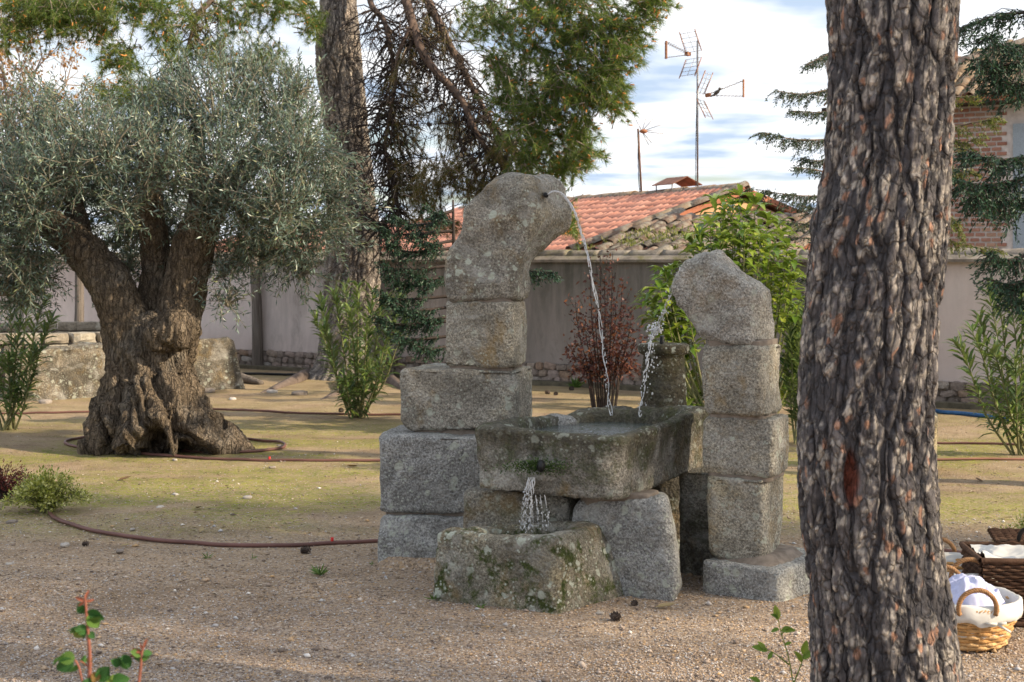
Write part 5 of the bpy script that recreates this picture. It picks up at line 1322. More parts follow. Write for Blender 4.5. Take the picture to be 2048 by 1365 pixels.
ocl = [(60, 300, 0, 110), (60, 450, .4, 90), (150, 270, -.4, 100), (150, 400, .6, 100), (240, 300, .6, 90), (330, 240, .3, 90), (215, 360, .5, 90), (430, 215, -.2, 95), (440, 320, -.6, 90), (530, 222, .2, 95), (545, 320, -.3, 115), (590, 235, .3, 68), (605, 350, 0, 80), (650, 440, .2, 50), (610, 460, -.2, 80), (530, 430, .6, 80), (240, 470, .9, 80), (80, 550, .2, 55), (10, 570, -.2, 65), (600, 540, 0, 45), (455, 600, -.3, 38), (-60, 350, 0, 120), (-90, 500, 0, 100), (230, 570, .6, 40), (665, 330, .2, 34), (350, 360, .9, 90), (300, 420, .9, 80), (70, 230, .2, 60), (255, 262, 0, 40), (480, 500, .4, 55), (660, 390, -.3, 42), (500, 165, .1, 48), (360, 200, .1, 55), (590, 180, .1, 42), (30, 390, -.7, 90), (130, 330, -.9, 70), (560, 400, -.8, 80), (600, 290, -.7, 62), (250, 400, -.7, 60), (220, 300, -.9, 70), (330, 320, -.8, 60), (290, 262, -.6, 40), (60, 380, -.9, 80), (470, 390, -.7, 60), (250, 540, .3, 48), (330, 470, .2, 55), (400, 410, -.6, 50), (335, 545, .5, 42), (50, 520, -.4, 70), (490, 440, -.4, 60), (-10, 470, -.4, 90), (450, 540, -.1, 42), (525, 500, 0, 58), (570, 480, -.3, 52), (280, 450, .3, 60), (420, 480, .5, 50), (50, 600, .2, 45)]
tw = MB(); P = []; D = []
for (px, py, dd, rp) in ocl:
    c = o_(px, py, dd); r_ = rp / F * DO
    root = c - UPV * r_ * 0.3
    for k in range(int(165 * (rp / 100.0) ** 2)):
        u = nrm(rng.normal(size=3)); q = c + u * r_ * rng.random() ** 0.4
        d_ = nrm(u * 0.75 + UPV * (0.55 if py < 420 else -0.15) + rng.normal(size=3) * 0.35)
        ln = rng.uniform(0.20, 0.42); e_ = q + d_ * ln * 0.5; s_ = q - d_ * ln * 0.5
        mid = (s_ + e_) / 2 + rng.normal(size=3) * 0.02
        tw.tube([s_, mid, e_], [0.004, 0.003, 0.0015], 3, False)
        nl = int(ln / 0.018)
        f_ = np.linspace(0.05, 1, nl)[:, None]; pt = s_ * (1 - f_) ** 2 + 2 * mid * f_ * (1 - f_) + e_ * f_ ** 2
        sd = nrm(np.cross(d_, rng.normal(size=3))); up_ = np.cross(sd, d_); ph = (np.arange(nl) // 2 % 2) * 1.57 + rng.normal(size=nl) * 0.4
        sg = np.where(np.arange(nl) % 2, 1, -1)
        out = sg[:, None] * (sd * np.cos(ph)[:, None] + up_ * np.sin(ph)[:, None])
        P.append(pt); D.append(nrm(out * 0.85 + d_ * 0.75 + rng.normal(size=(nl, 3)) * 0.2))
    if py < 250 or px > 560:                                 # long ragged shoots past the outline
        for k in range(int(rp * 0.16)):
            u = nrm(rng.normal(size=3) * [1, .7, .5] + ([0, 0, 1.2] if py < 250 else [0.8, 0, -0.1])); s_ = c + u * r_ * 0.7; d_ = nrm(u * 0.5 + (UPV * 0.9 if py < 250 else np.array([0.5, 0, -0.35])) + rng.normal(size=3) * 0.25); ln = rng.uniform(0.22, 0.42); e_ = s_ + d_ * ln; mid = (s_ + e_) / 2 + rng.normal(size=3) * 0.03
            tw.tube([s_, mid, e_], [0.004, 0.003, 0.0015], 3, False); nl = int(ln / 0.02); f_ = np.linspace(0.05, 1, nl)[:, None]
            sd = nrm(np.cross(d_, rng.normal(size=3))); up_ = np.cross(sd, d_); ph = (np.arange(nl) // 2 % 2) * 1.57 + rng.normal(size=nl) * 0.4; sg = np.where(np.arange(nl) % 2, 1, -1)
            P.append(s_ * (1 - f_) ** 2 + 2 * mid * f_ * (1 - f_) + e_ * f_ ** 2); D.append(nrm(sg[:, None] * (sd * np.cos(ph)[:, None] + up_ * np.sin(ph)[:, None]) * 0.7 + d_ * 0.9 + rng.normal(size=(nl, 3)) * 0.15))
    for k in range(5):
        u = nrm(rng.normal(size=3)); tw.tube([root, c + u * r_ * 0.5, c + u * r_ * 0.9], [0.014, 0.009, 0.004], 4, False)
P = np.concatenate(P); D = np.concatenate(D); n = len(P)
Vl, Tl = leaves(P, D, rdir(n) + UPV * 0.7, rng.uniform(0.040, 0.070, n), rng.uniform(0.010, 0.015, n), 0.18)
M_OLEAF = mat_leaf('olive_leaves', [(0.0, (0.024, 0.048, 0.034)), (0.45, (0.050, 0.086, 0.058)), (0.8, (0.095, 0.135, 0.085)), (1.0, (0.26, 0.28, 0.14))], (0.20, 0.275, 0.245), 0.14, 0.36, 0.6)
part('crown', Vl, Tl, M_OLEAF, olv, True, None, 'stuff'); part('twigs', *tw.get(), mat_plain('olive_twig', (0.20, 0.18, 0.14), 0.9), olv, True, None, 'stuff')

# ================================================================ conifers with feathery sprays
def spray_tree(name, base, label, boughs, mat, wood, seed, trunk=None, L=0.034, w=0.012, dens=1.0):
    g = np.random.default_rng(seed); th_ = thing(name, base, label, 'tree'); wd = MB(); P = []; D = []
    if trunk is not None:
        tp, tr = trunk; V, Q, T = tube(curve(tp, 8), np.linspace(tr[0], tr[1], len(curve(tp, 8))), 10); part('trunk', V, [Q, T], wood, th_)
    for pts, width in boughs:
        c = curve(pts, 10); ln = np.linalg.norm(np.diff(c, axis=0), axis=1).sum(); wd.tube(c, np.linspace(0.016, 0.003, len(c)), 4, False)
        tg = nrm(np.gradient(c, axis=0))
        for k in range(int(ln / 0.028 * dens)):
            f_ = g.random() ** 0.8; i = min(len(c) - 1, int((0.12 + 0.88 * f_) * len(c))); p0 = c[i]
            sd = nrm(np.cross(tg[i], UPV)) * (1 if g.random() < 0.5 else -1)
            d_ = nrm(sd * g.uniform(0.2, 1.0) + tg[i] * g.uniform(0.3, 0.9) + UPV * g.uniform(-0.75, 0.12)); l2 = width * g.uniform(0.35, 1.0) * (1.0 - 0.55 * f_)
            q = [p0, p0 + d_ * l2 * 0.5, p0 + nrm(d_ + [0, 0, -0.35]) * l2]
            wd.tube(q, [0.004, 0.003, 0.0015], 3, False)
            nl = max(6, int(l2 / 0.0085)); ff = np.sort(g.random(nl))[:, None]
            pt = q[0] * (1 - ff) + q[2] * ff + (q[1] - (q[0] + q[2]) / 2) * 4 * ff * (1 - ff) * 0.5
            P.append(pt + g.normal(size=(nl, 3)) * 0.008); D.append(nrm(d_ * 0.9 + g.normal(size=(nl, 3)) * 0.55 - UPV * 0.25))
    P = np.concatenate(P); D = np.concatenate(D); n = len(P)
    Vl, Tl = leaves(P, D, g.normal(size=(n, 3)) + UPV, g.uniform(L * 0.7, L * 1.4, n), w, 0.1)
    part('crown', Vl, Tl, mat, th_, True, None, 'stuff'); part('branches', *wd.get(), wood, th_, True, None, 'stuff')
    return th_
M_CED_D = mat_leaf('dark_conifer_leaves', [(0, (0.018, 0.045, 0.032)), (0.5, (0.032, 0.075, 0.048)), (1, (0.055, 0.105, 0.060))], None, 0.15, 0.5, 0.35)
M_CED_B = mat_leaf('blue_green_conifer_leaves', [(0, (0.035, 0.065, 0.050)), (0.5, (0.065, 0.105, 0.075)), (1, (0.11, 0.15, 0.095))], None, 0.2, 0.5, 0.35)
M_CED_Y = mat_leaf('yellow_green_conifer_leaves', [(0, (0.075, 0.10, 0.025)), (0.5, (0.14, 0.17, 0.04)), (1, (0.22, 0.23, 0.06))], None, 0.3, 0.5, 0.3)
def bo(d0, d1, *px): return [W(x, y, d0 + (d1 - d0) * i / (len(px) - 1)) for i, (x, y) in enumerate(px)]
# sparse conifer whose trunk hides behind the near pine trunk: boughs reach out to the left
dA = 15.5
bA = [(bo(dA, dA - .6, (1770, 60), (1700, 90), (1650, 112), (1615, 128)), 0.30), (bo(dA, dA - .5, (1770, 150), (1690, 172), (1610, 188), (1552, 182)), 0.34), (bo(dA, dA - .4, (1770, 190), (1690, 215), (1640, 225), (1585, 222)), 0.28), (bo(dA, dA - .8, (1770, 250), (1690, 275), (1600, 280), (1524, 266)), 0.42), (bo(dA, dA - .3, (1760, 290), (1700, 310), (1640, 322), (1600, 316)), 0.34),
      (bo(dA, dA - .5, (1760, 330), (1690, 350), (1630, 340), (1590, 335)), 0.22), (bo(dA, dA - .7, (1760, 370), (1690, 388), (1600, 392), (1505, 378)), 0.36), (bo(dA, dA - .4, (1760, 400), (1700, 415), (1640, 418), (1600, 410)), 0.30), (bo(dA, dA - .3, (1760, 450), (1700, 470), (1640, 455), (1560, 440)), 0.30), (bo(dA, dA - .3, (1760, 560), (1700, 575), (1640, 560), (1590, 545)), 0.34), (bo(dA, dA - .3, (1760, 480), (1700, 490), (1640, 480), (1530, 470)), 0.26), (bo(dA, dA - .3, (1760, 600), (1700, 610), (1640, 590), (1600, 585)), 0.3)]
spray_tree('conifer_tree', W(1770, 800, dA) * [1, 1, 0], 'sparse blue green conifer with flat boughs left of the near trunk', bA, M_CED_B, M_TWIG, 41, ([W(1770, 822, dA), W(1772, 500, dA), W(1768, 200, dA), W(1768, -250, dA)], (0.13, 0.03)), dens=1.8)
dY = 14.4
bY = [(bo(dY, dY - .3, (1830, 150), (1880, 185), (1920, 195), (1950, 190)), 0.28), (bo(dY, dY - .3, (1830, 200), (1890, 250), (1950, 245), (1995, 235)), 0.34), (bo(dY, dY - .3, (1830, 240), (1890, 275), (1930, 285), (1965, 270)), 0.34), (bo(dY, dY - .3, (1830, 300), (1880, 335), (1920, 345), (1945, 340)), 0.30), (bo(dY, dY, (1830, 380), (1880, 420), (1910, 440), (1925, 470)), 0.3), (bo(dY, dY, (1830, 400), (1880, 470), (1940, 492), (2000, 500)), 0.24), (bo(dY, dY - .2, (1830, 260), (1880, 310), (1900, 330), (1915, 345)), 0.26)]
spray_tree('conifer_tree', W(1828, 904, dY) * [1, 1, 0], 'sunlit yellow green conifer sprays right of the near trunk before the brick house', bY, M_CED_Y, M_TWIG, 43, ([W(1826, 845, dY), W(1826, 500, dY), W(1830, 120, dY), W(1832, -100, dY)], (0.08, 0.02)), dens=1.4)
dD = 10.2
bD = [(bo(dD, dD - .4, (2110, 80), (2060, 88), (2010, 92), (1972, 72)), 0.42), (bo(dD, dD - .4, (2110, 120), (2050, 125), (1990, 130), (1952, 118)), 0.44), (bo(dD, dD - .3, (2110, 150), (2060, 165), (2020, 170), (1990, 160)), 0.40), (bo(dD, dD - .5, (2110, 310), (2040, 318), (1980, 318), (1935, 300)), 0.46), (bo(dD, dD - .5, (2110, 350), (2040, 360), (1970, 372), (1912, 360)), 0.50), (bo(dD, dD - .5, (2110, 390), (2050, 400), (1990, 402), (1950, 392)), 0.46), (bo(dD, dD - .3, (2110, 500), (2060, 510), (2010, 520), (1975, 505)), 0.40), (bo(dD, dD - .3, (2110, 545), (2060, 560), (2020, 570), (1985, 560)), 0.40), (bo(dD, dD - .3, (2110, 590), (2080, 600), (2050, 605), (2020, 590)), 0.34)]
for z_, a_ in ((3.8, 0.4), (4.3, 1.9), (4.9, 3.0), (5.4, 4.4), (4.0, 5.2), (3.0, 5.9), (2.4, 0.9), (5.0, 5.8), (1.9, 5.4), (3.4, 2.4), (4.6, 1.0), (1.5, 0.2)):
    c0 = np.array([3.89, dD, z_]); r_ = (6.6 - z_) * 0.30; rd = np.array([math.cos(a_), math.sin(a_), 0]); bD.append(([c0, c0 + rd * r_ * .4 + UPV * .02, c0 + rd * r_ * .8 - UPV * .05, c0 + rd * r_], 0.5))
spray_tree('conifer_tree', (3.89, dD, 0), 'dense dark green conifer boughs entering at the right edge', bD, M_CED_D, M_TWIGD, 47, ([(3.89, dD, -0.05), (3.9, dD, 2), (3.89, dD, 6.4)], (0.12, 0.02)), dens=2.4)
# small dark conifer right behind the taller column
dS = 13.5
bS = []
for i, (y, l, r) in enumerate(((450, 800, 0), (470, 770, 0), (505, 790, 0), (540, 770, 1205), (570, 790, 0), (600, 768, 0), (622, 800, 0), (650, 765, 0), (680, 790, 0), (700, 830, 0), (490, 840, 0), (560, 830, 0), (640, 840, 0), (430, 860, 0))):
    bS.append((bo(dS, dS - .35, (905, y - 8), ((905 + l) / 2, y - 2), (l + 20, y - 2), (l - 6, y - 16)), 0.27))
    if r: bS.append((bo(dS, dS - .2, (915, y + 10), (990, y + 6), (1060, y + 2), (r - (100 if r > 1150 else 0), y + 4)), 0.30))
spray_tree('conifer_tree', W(908, 862, dS) * [1, 1, 0], 'small dark conifer standing close behind the taller stone column', bS, M_CED_D, M_TWIGD, 51, ([W(908, 866, dS), W(909, 600, dS), W(906, 400, dS)], (0.05, 0.01)), dens=2.6, L=0.034, w=0.013)

# ================================================================ broadleaf shrubs
def shrub(name, base, label, cat, stems, leafspec, mat, wood, seed, group=None, stem_r=(0.012, 0.003), stuff='foliage'):
    """stems: list of point lists; leafspec(points along a stem) -> positions, directions, lengths, widths"""
    g = np.random.default_rng(seed); th_ = thing(name, base, label, cat, group); wd = MB(); P = []; D = []; LL = []; WW = []
    for pts in stems:
        c = curve(pts, 12); wd.tube(c, np.linspace(stem_r[0], stem_r[1], len(c)), 5)
        p, d_, l_, w_ = leafspec(c, g); P.append(p); D.append(d_); LL.append(l_); WW.append(w_)
    P = np.concatenate(P); D = np.concatenate(D); LL = np.concatenate(LL); WW = np.concatenate(WW)
    part('stems', *wd.get(), wood, th_)
    return th_, P, D, LL, WW, g
def oleander(base, label, tops, seed, group, sc=1.0):
    base = np.asarray(base, float); st = []
    for tp in tops:
        tp = np.asarray(tp, float); b_ = base + rng.normal(size=3) * [0.05, 0.05, 0]; b_[2] = -0.02
        st.append([b_, b_ * 0.62 + tp * 0.38 + (tp - b_) * [0.12, 0.10, 0], tp * 0.8 + b_ * 0.2, tp])
    def spec(c, g):
        i0 = int(len(c) * 0.22); p = []; d_ = []
        tg = nrm(np.gradient(c, axis=0))
        for i in np.linspace(i0, len(c) - 1, int(32 * sc)):
            k = int(i); a0 = g.uniform(0, 6.28)
            for q in range(3):
                if g.random() < 0.15: continue
                s_ = nrm(np.cross(tg[k], [0.2, 0.3, 0.9])); u_ = np.cross(s_, tg[k]); a_ = a0 + q * 2.094
                o = s_ * math.cos(a_) + u_ * math.sin(a_); lift = 0.35 + 0.9 * (i / len(c))
                p.append(c[k]); d_.append(o + tg[k] * lift + g.normal(size=3) * 0.15)
        n = len(p); return np.array(p), nrm(d_), g.uniform(0.11, 0.18, n) * sc, g.uniform(0.021, 0.030, n) * sc
    th_, P, D, LL, WW, g = shrub('oleander_bush', base, label, 'bush', st, spec, None, M_STEMG, seed, group)
    V, Fc = leaves6(P, D, np.tile(UPV, (len(P), 1)) + g.normal(size=(len(P), 3)) * 0.3, LL, WW, 0.15, 0.16)
    part('foliage', V, Fc, M_OLEAN, th_, True, None, 'stuff'); return th_
M_STEMG = mat_plain('green_brown_stem', (0.17, 0.17, 0.08), 0.8)
M_OLEAN = mat_leaf('oleander_leaves', [(0, (0.045, 0.085, 0.028)), (0.5, (0.085, 0.145, 0.040)), (0.85, (0.15, 0.22, 0.05)), (1, (0.24, 0.30, 0.06))], (0.16, 0.20, 0.10), 0.28, 0.4, 0.45)
GO = 'oleander bushes in the garden'
d = F * EYE / (836 - HOR)
oleander(G(712, 836), 'oleander bush between the pine trunk and the taller column', [W(x, y, d + dd) for x, y, dd in ((640, 600, .2), (668, 590, -.1), (690, 575, .1), (716, 572, -.2), (745, 585, .1), (772, 600, 0), (800, 595, .2), (818, 640, -.1), (650, 660, -.3), (630, 640, .1), (700, 620, -.4), (735, 640, -.4), (780, 660, -.3), (690, 760, -.45), (740, 740, -.45), (715, 690, .4))], 61, GO)
d = 13.6
oleander(W(20, 860, d) * [1, 1, 0], 'oleander bush at the left edge in front of the granite block', [W(x, y, d + dd) for x, y, dd in ((90, 600, 0), (60, 585, .2), (20, 590, -.2), (-20, 600, .1), (105, 640, -.2), (40, 650, -.3), (70, 700, -.3), (-30, 640, 0), (15, 720, -.3), (-60, 600, 0))], 63, GO)
d = 11.8
oleander(W(2046, 912, d) * [1, 1, 0], 'oleander bush at the right edge beyond the baskets', [W(x, y, d + dd) for x, y, dd in ((1975, 578, 0), (1995, 590, .2), (1945, 665, -.2), (1915, 690, 0), (1960, 640, .2), (2020, 600, .1), (2060, 620, 0), (2045, 585, .2), (2090, 640, 0), (1985, 700, -.3), (2030, 720, -.3))], 65, GO)
d = 12.6
oleander(W(1590, 886, d) * [1, 1, 0], 'narrow oleander shoot between the shorter column and the near trunk', [W(x, y, d + dd) for x, y, dd in ((1580, 665, 0), (1592, 655, .1), (1600, 690, 0), (1575, 720, .1), (1608, 640, 0))], 67, GO)

# purple plum shrub
dP = 15.6
pts_ = [(1180, 555), (1200, 510), (1225, 505), (1245, 560), (1265, 610), (1150, 600), (1140, 690), (1270, 680), (1210, 560), (1232, 600), (1170, 650), (1190, 620), (1250, 650), (1155, 740), (1265, 735), (1215, 640)]
st = [[W(1210 + (x - 1210) * 0.35, 815, dP) * [1, 1, 0], W(1210 + (x - 1210) * 0.55, 740, dP), W(1210 + (x - 1210) * 0.85, (740 + y) / 2, dP + random.uniform(-.3, .3)), W(x, y, dP + random.uniform(-.4, .4))] for x, y in pts_]
def spec_plum(c, g):
    tg = nrm(np.gradient(c, axis=0)); n = 150
    i = (len(c) * (0.28 + 0.72 * g.random(n))).astype(int).clip(0, len(c) - 1)
    off = nrm(g.normal(size=(n, 3)) * [1, 1, 0.5]) * (g.random(n) ** 0.6 * 0.15)[:, None]
    return c[i] + off, nrm(off + g.normal(size=(n, 3)) * 0.25), g.uniform(0.035, 0.065, n), g.uniform(0.02, 0.032, n)
th_, P, D, LL, WW, g = shrub('plum_shrub', W(1210, 816, dP) * [1, 1, 0], 'purple leaved plum shrub before the stained wall', 'shrub', st, spec_plum, None, M_TWIGD, 71)
V, Tl = leaves(P, D, g.normal(size=(len(P), 3)) + UPV, LL, WW)
part('foliage', V, Tl, mat_leaf('plum_leaves', [(0, (0.055, 0.022, 0.026)), (0.5, (0.12, 0.045, 0.042)), (0.85, (0.20, 0.075, 0.05)), (1, (0.33, 0.14, 0.07))], None, 0.25, 0.5, 0.35), th_, True, None, 'stuff')
wd = MB()
for k in range(260):
    q = P[g.integers(len(P))]; wd.tube([q, q + (W(1210, 720, dP) - q) * 0.16], [0.002, 0.004], 3, False)
part('twigs', *wd.get(), M_TWIGD, th_, True, None, 'stuff')

# cherry laurel: broad glossy leaves in rosettes, the largest ones single objects
dL = 13.0
tops = [(1430, 400), (1440, 440), (1495, 430), (1520, 480), (1555, 450), (1490, 460), (1405, 500), (1350, 570), (1325, 620), (1345, 660), (1370, 610), (1570, 540), (1590, 620), (1330, 545), (1300, 615), (1465, 480), (1575, 495), (1480, 392), (1450, 420), (1510, 410), (1535, 440), (1560, 470), (1585, 520), (1420, 450), (1400, 470), (1470, 450), (1500, 470), (1540, 500), (1385, 490), (1330, 560), (1305, 600), (1345, 540), (1310, 640), (1360, 590), (1340, 640), (1590, 560), (1575, 610), (1600, 640), (1560, 580), (1380, 640), (1365, 700), (1385, 760), (1395, 800), (1375, 820), (1588, 700), (1582, 780), (1440, 480), (1490, 500), (1350, 680), (1320, 580), (1520, 460), (1465, 410), (1545, 540), (1600, 600), (1592, 740)]
bl_ = W(1470, 875, dL) * [1, 1, 0]
st = []
for x, y in tops:
    tp = W(x, y, dL + random.uniform(-.5, .5)); b_ = bl_ + np.array([(x - 1470) / F * dL * 0.25, random.uniform(-.1, .1), 0])
    st.append([b_, b_ * .55 + tp * .45 + (tp - b_) * [0.15, 0.1, 0], b_ * .2 + tp * .8 + (tp - b_) * [0.06, 0, 0], tp])
def spec_laurel(c, g):
    tg = nrm(np.gradient(c, axis=0)); p = []; d_ = []
    n = len(c)
    for i in list(np.linspace(n * 0.55, n * 0.95, 17)) + [n - 1] * 9:
        k = int(min(i, n - 1)); a_ = g.uniform(0, 6.28); s_ = nrm(np.cross(tg[k], [0.2, 0.3, 0.9])); u_ = np.cross(s_, tg[k])
        p.append(c[k]); d_.append(s_ * math.cos(a_) + u_ * math.sin(a_) + tg[k] * g.uniform(0.05, 0.7) + g.normal(size=3) * 0.15)
    n = len(p); return np.array(p), nrm(d_), g.uniform(0.13, 0.21, n), g.uniform(0.052, 0.072, n)
th_, P, D, LL, WW, g = shrub('laurel_shrub', bl_, 'glossy green laurel shrub behind the shorter stone column', 'shrub', st, spec_laurel, None, M_STEMG, 73)
LST = [(0, (0.065, 0.135, 0.022)), (0.45, (0.135, 0.225, 0.030)), (0.8, (0.25, 0.33, 0.040)), (1, (0.38, 0.43, 0.07))]
M_LAU = mat_leaf('laurel_leaves', LST, (0.20, 0.26, 0.08), 0.30, 0.28, 0.6, True); M_LAU2 = mat_leaf('laurel_inner_leaves', LST, (0.20, 0.26, 0.08), 0.30, 0.28, 0.6)
V1, F1_ = leaves6([(0, 0, 0)], [(1, 0, 0)], [(0, 0, 1)], 1.0, 0.36, 0.16, 0.22); LEAF = mesh('leaf', V1, F1_, M_LAU, True)
vis = (P[:, 1] < dL + 0.1); order = np.argsort(~vis, kind='stable'); nP = min(300, vis.sum())
for k in order[:nP]:
    x = D[k]; y = nrm(np.cross(UPV + g.normal(size=3) * 0.2, x)); z = np.cross(x, y)
    piece('leaf', LEAF, th_, frame_mat(P[k], x, y, z, (LL[k], LL[k], LL[k])))
k = order[nP:]
V, Fc = leaves6(P[k], D[k], np.tile(UPV, (len(k), 1)), LL[k], WW[k], 0.16, 0.22); part('foliage', V, Fc, M_LAU2, th_, True, None, 'stuff')

# bare orange-leaved tree and posts far left
dF = 21.0
fb = W(35, 740, dF) * [1, 1, 0]
aut = thing('autumn_tree', fb, 'thin bare branched tree with sparse orange leaves at far left', 'tree')
wd = MB(); P = []
c = curve([fb, W(36, 600, dF), W(40, 450, dF), W(45, 330, dF)], 8); wd.tube(c, np.linspace(0.10, 0.05, len(c)), 8); part('trunk', *wd.get(), mat_plain('pale_bark', (0.30, 0.27, 0.24), 0.9), aut)
wd = MB()
def rec(p, d_, ln, r_, lev):
    q = [p]
    for k in range(4): d_ = nrm(d_ + rng.normal(size=3) * 0.14 + [0, 0, 0.06]); q.append(q[-1] + d_ * ln / 4)
    wd.tube(q, np.linspace(r_, r_ * 0.55, 5), 4, False)
    if lev >= 3:
        for k in range(4):
            if rng.random() < 0.62: P.append(q[rng.integers(1, 5)] + rng.normal(size=3) * 0.03)
    if lev < 5:
        for k in range(3 if lev < 4 else 2): rec(q[rng.integers(2, 5)], nrm(d_ + rng.normal(size=3) * 0.5), ln * rng.uniform(0.55, 0.8), r_ * 0.55, lev + 1)
for k in range(9): rec(c[rng.integers(len(c) * 2 // 3, len(c))], nrm([rng.uniform(-.9, .8), rng.uniform(-.5, .5), 0.9]), rng.uniform(1.0, 1.5), 0.034, 1)
part('branches', *wd.get(), mat_plain('pale_twig', (0.24, 0.19, 0.15), 0.9), aut, True, None, 'stuff')
P = np.repeat(np.array(P), 2, 0); n = len(P); V, Tl = leaves(P + rng.normal(size=(n, 3)) * 0.02, rdir(n) - UPV * 0.3, rdir(n), rng.uniform(0.05, 0.085, n), 0.038)
part('crown', V, Tl, mat_leaf('dry_orange_leaves', [(0, (0.22, 0.10, 0.04)), (0.5, (0.40, 0.20, 0.07)), (1, (0.50, 0.30, 0.13))], None, 0.35), aut, True, None, 'stuff')
t = NT('weathered_post_wood'); n_ = t.noise(14, 5, 0.7, t.pos((3, 3, 0.18)))
M_POST = t.fin(t.ramp(n_, [(0.3, (0.09, 0.075, 0.065)), (0.7, (0.22, 0.19, 0.165))]), 0.9, t.bump(n_, 0.8, 0.02), 0.2)
for x0, x1, yb, yt, w_, lab in ((516, 505, 738, 470, 0.155, 'weathered grey wooden post before the wall, right of the olive tree'), (154, 158, 735, 520, 0.14, 'dark wooden post behind the round well, left of the olive trunk'), (752, 750, 742, 420, 0.12, 'slim wooden post touching the right side of the big pine')):
    g0 = G(x0, yb); dd = g0[1]; c = curve([g0 - [0, 0, 0.05], (g0 + W(x1, yt, dd)) / 2 + [0.02, 0, 0], W(x1, yt, dd)], 14)
    V, Q, T = tube(c, np.linspace(w_ * 0.56, w_ * 0.44, len(c)), 16); V = V + nrm(V - V.mean(0)) * (0.008 * fbm(V * [14, 14, 2], 3, 4))[:, None]
    solo('wooden_post', V, [Q, T], M_POST, g0, lab, 'post', 'wooden posts along the wall')
# log lying before the wall
a_, b_ = G(392, 762), G(525, 770); c = curve([a_ + [-.2, 0, .14], a_ * .6 + b_ * .4 + [0, 0, .12], b_ + [0, 0, .02]], 14)
V, Q, T = tube(c, np.linspace(0.15, 0.035, len(c)), 14); V = V + nrm(V - V.mean(0)) * (0.03 * fbm(V * 5, 3, 4))[:, None]
solo('fallen_log', V, [Q, T], M_POST, a_, 'tapered grey log lying on the ground right of the olive', 'log')

# trees outside the picture that throw the dappled shade across the fountain
M_SHADE = mat_leaf('outer_tree_leaves', [(0, (0.04, 0.07, 0.02)), (1, (0.10, 0.14, 0.04))], None, 0.2)
for (x, y, z, r_, cnt_, lab) in ((20.0, 1.4, 11.9, 2.2, 5600, 'tall leafy tree standing outside the frame far right'), (23.0, -2.0, 13.8, 1.9, 1100, 'sparse leafy tree outside the frame on the camera side at right')):
    o = thing('shade_tree', (x, y, 0), lab, 'tree'); V, Q, T = tube(curve([(x, y, -0.05), (x + .1, y, 2), (x, y, z)], 8), np.linspace(0.28, 0.06, len(curve([(0, 0, 0), (1, 1, 1), (2, 2, 2)], 8))), 9); part('trunk', V, [Q, T], M_POST, o)
    cl = rdir(34) * rng.random((34, 1)) ** 0.4 * [r_, r_, r_ * 1.25]; P = cl[rng.integers(0, 34, cnt_)] + rng.normal(size=(cnt_, 3)) * 0.34 + [x, y, z]
    V, Tl = leaves(P, rdir(cnt_), rdir(cnt_), rng.uniform(0.13, 0.22, cnt_), 0.12); part('crown', V, Tl, M_SHADE, o, True, None, 'stuff')
# ================================================================ small shrubs on the ground
def low_shrub(name, base, r_, hgt, label, mat, wood, n_st, per, L, seed, cat='shrub'):
    base = np.asarray(base, float); g = np.random.default_rng(seed); st = []
    for k in range(n_st):
        a_ = g.uniform(0, 6.28); rr = g.random() ** 0.5; e_ = base + [math.cos(a_) * r_ * rr, math.sin(a_) * r_ * rr * 0.8, hgt * (1.05 - 0.75 * rr ** 2) * g.uniform(0.7, 1.1)]
        st.append([base + g.normal(size=3) * [0.02, 0.02, 0], base * 0.5 + e_ * 0.5 + [0, 0, hgt * 0.22], e_])
    def spec(c, g):
        tg = nrm(np.gradient(c, axis=0)); n = per; f_ = 0.22 + 0.78 * g.random(n); i = (len(c) * f_).astype(int).clip(0, len(c) - 1); o = nrm(g.normal(size=(n, 3)))
        return c[i] + o * 0.012 + g.normal(size=(n, 3)) * 0.018, nrm(o + tg[i] * 0.6 + UPV * 0.25), g.uniform(0.7, 1.4, n) * L, g.uniform(0.40, 0.60, n) * L
    th_, P, D, LL, WW, g = shrub(name, base, label, cat, st, spec, None, wood, seed, None, (0.004, 0.0015))
    V, Tl = leaves(P, D, g.normal(size=(len(P), 3)) * 0.6 + UPV, LL, WW); part('foliage', V, Tl, mat, th_, True, None, 'stuff')
M_EUON = mat_leaf('variegated_leaves', [(0, (0.14, 0.18, 0.045)), (0.35, (0.28, 0.30, 0.06)), (0.7, (0.46, 0.45, 0.12)), (1, (0.62, 0.60, 0.30))], None, 0.25, 0.45, 0.35)
low_shrub('golden_shrub', G(95, 1026), 0.31, 0.24, 'low golden variegated shrub at the start of the near hose', M_EUON, M_STEMG, 80, 56, 0.023, 81)
low_shrub('golden_shrub', G(2062, 1112), 0.20, 0.20, 'small golden shrub at the right edge above the dark basket', M_EUON, M_STEMG, 40, 40, 0.020, 83)
low_shrub('barberry_shrub', G(8, 1000), 0.25, 0.26, 'small dark red barberry shrub at the left edge', mat_leaf('barberry_leaves', [(0, (0.07, 0.015, 0.018)), (0.6, (0.16, 0.035, 0.03)), (1, (0.27, 0.08, 0.05))], None, 0.25), M_TWIGD, 44, 36, 0.020, 85)

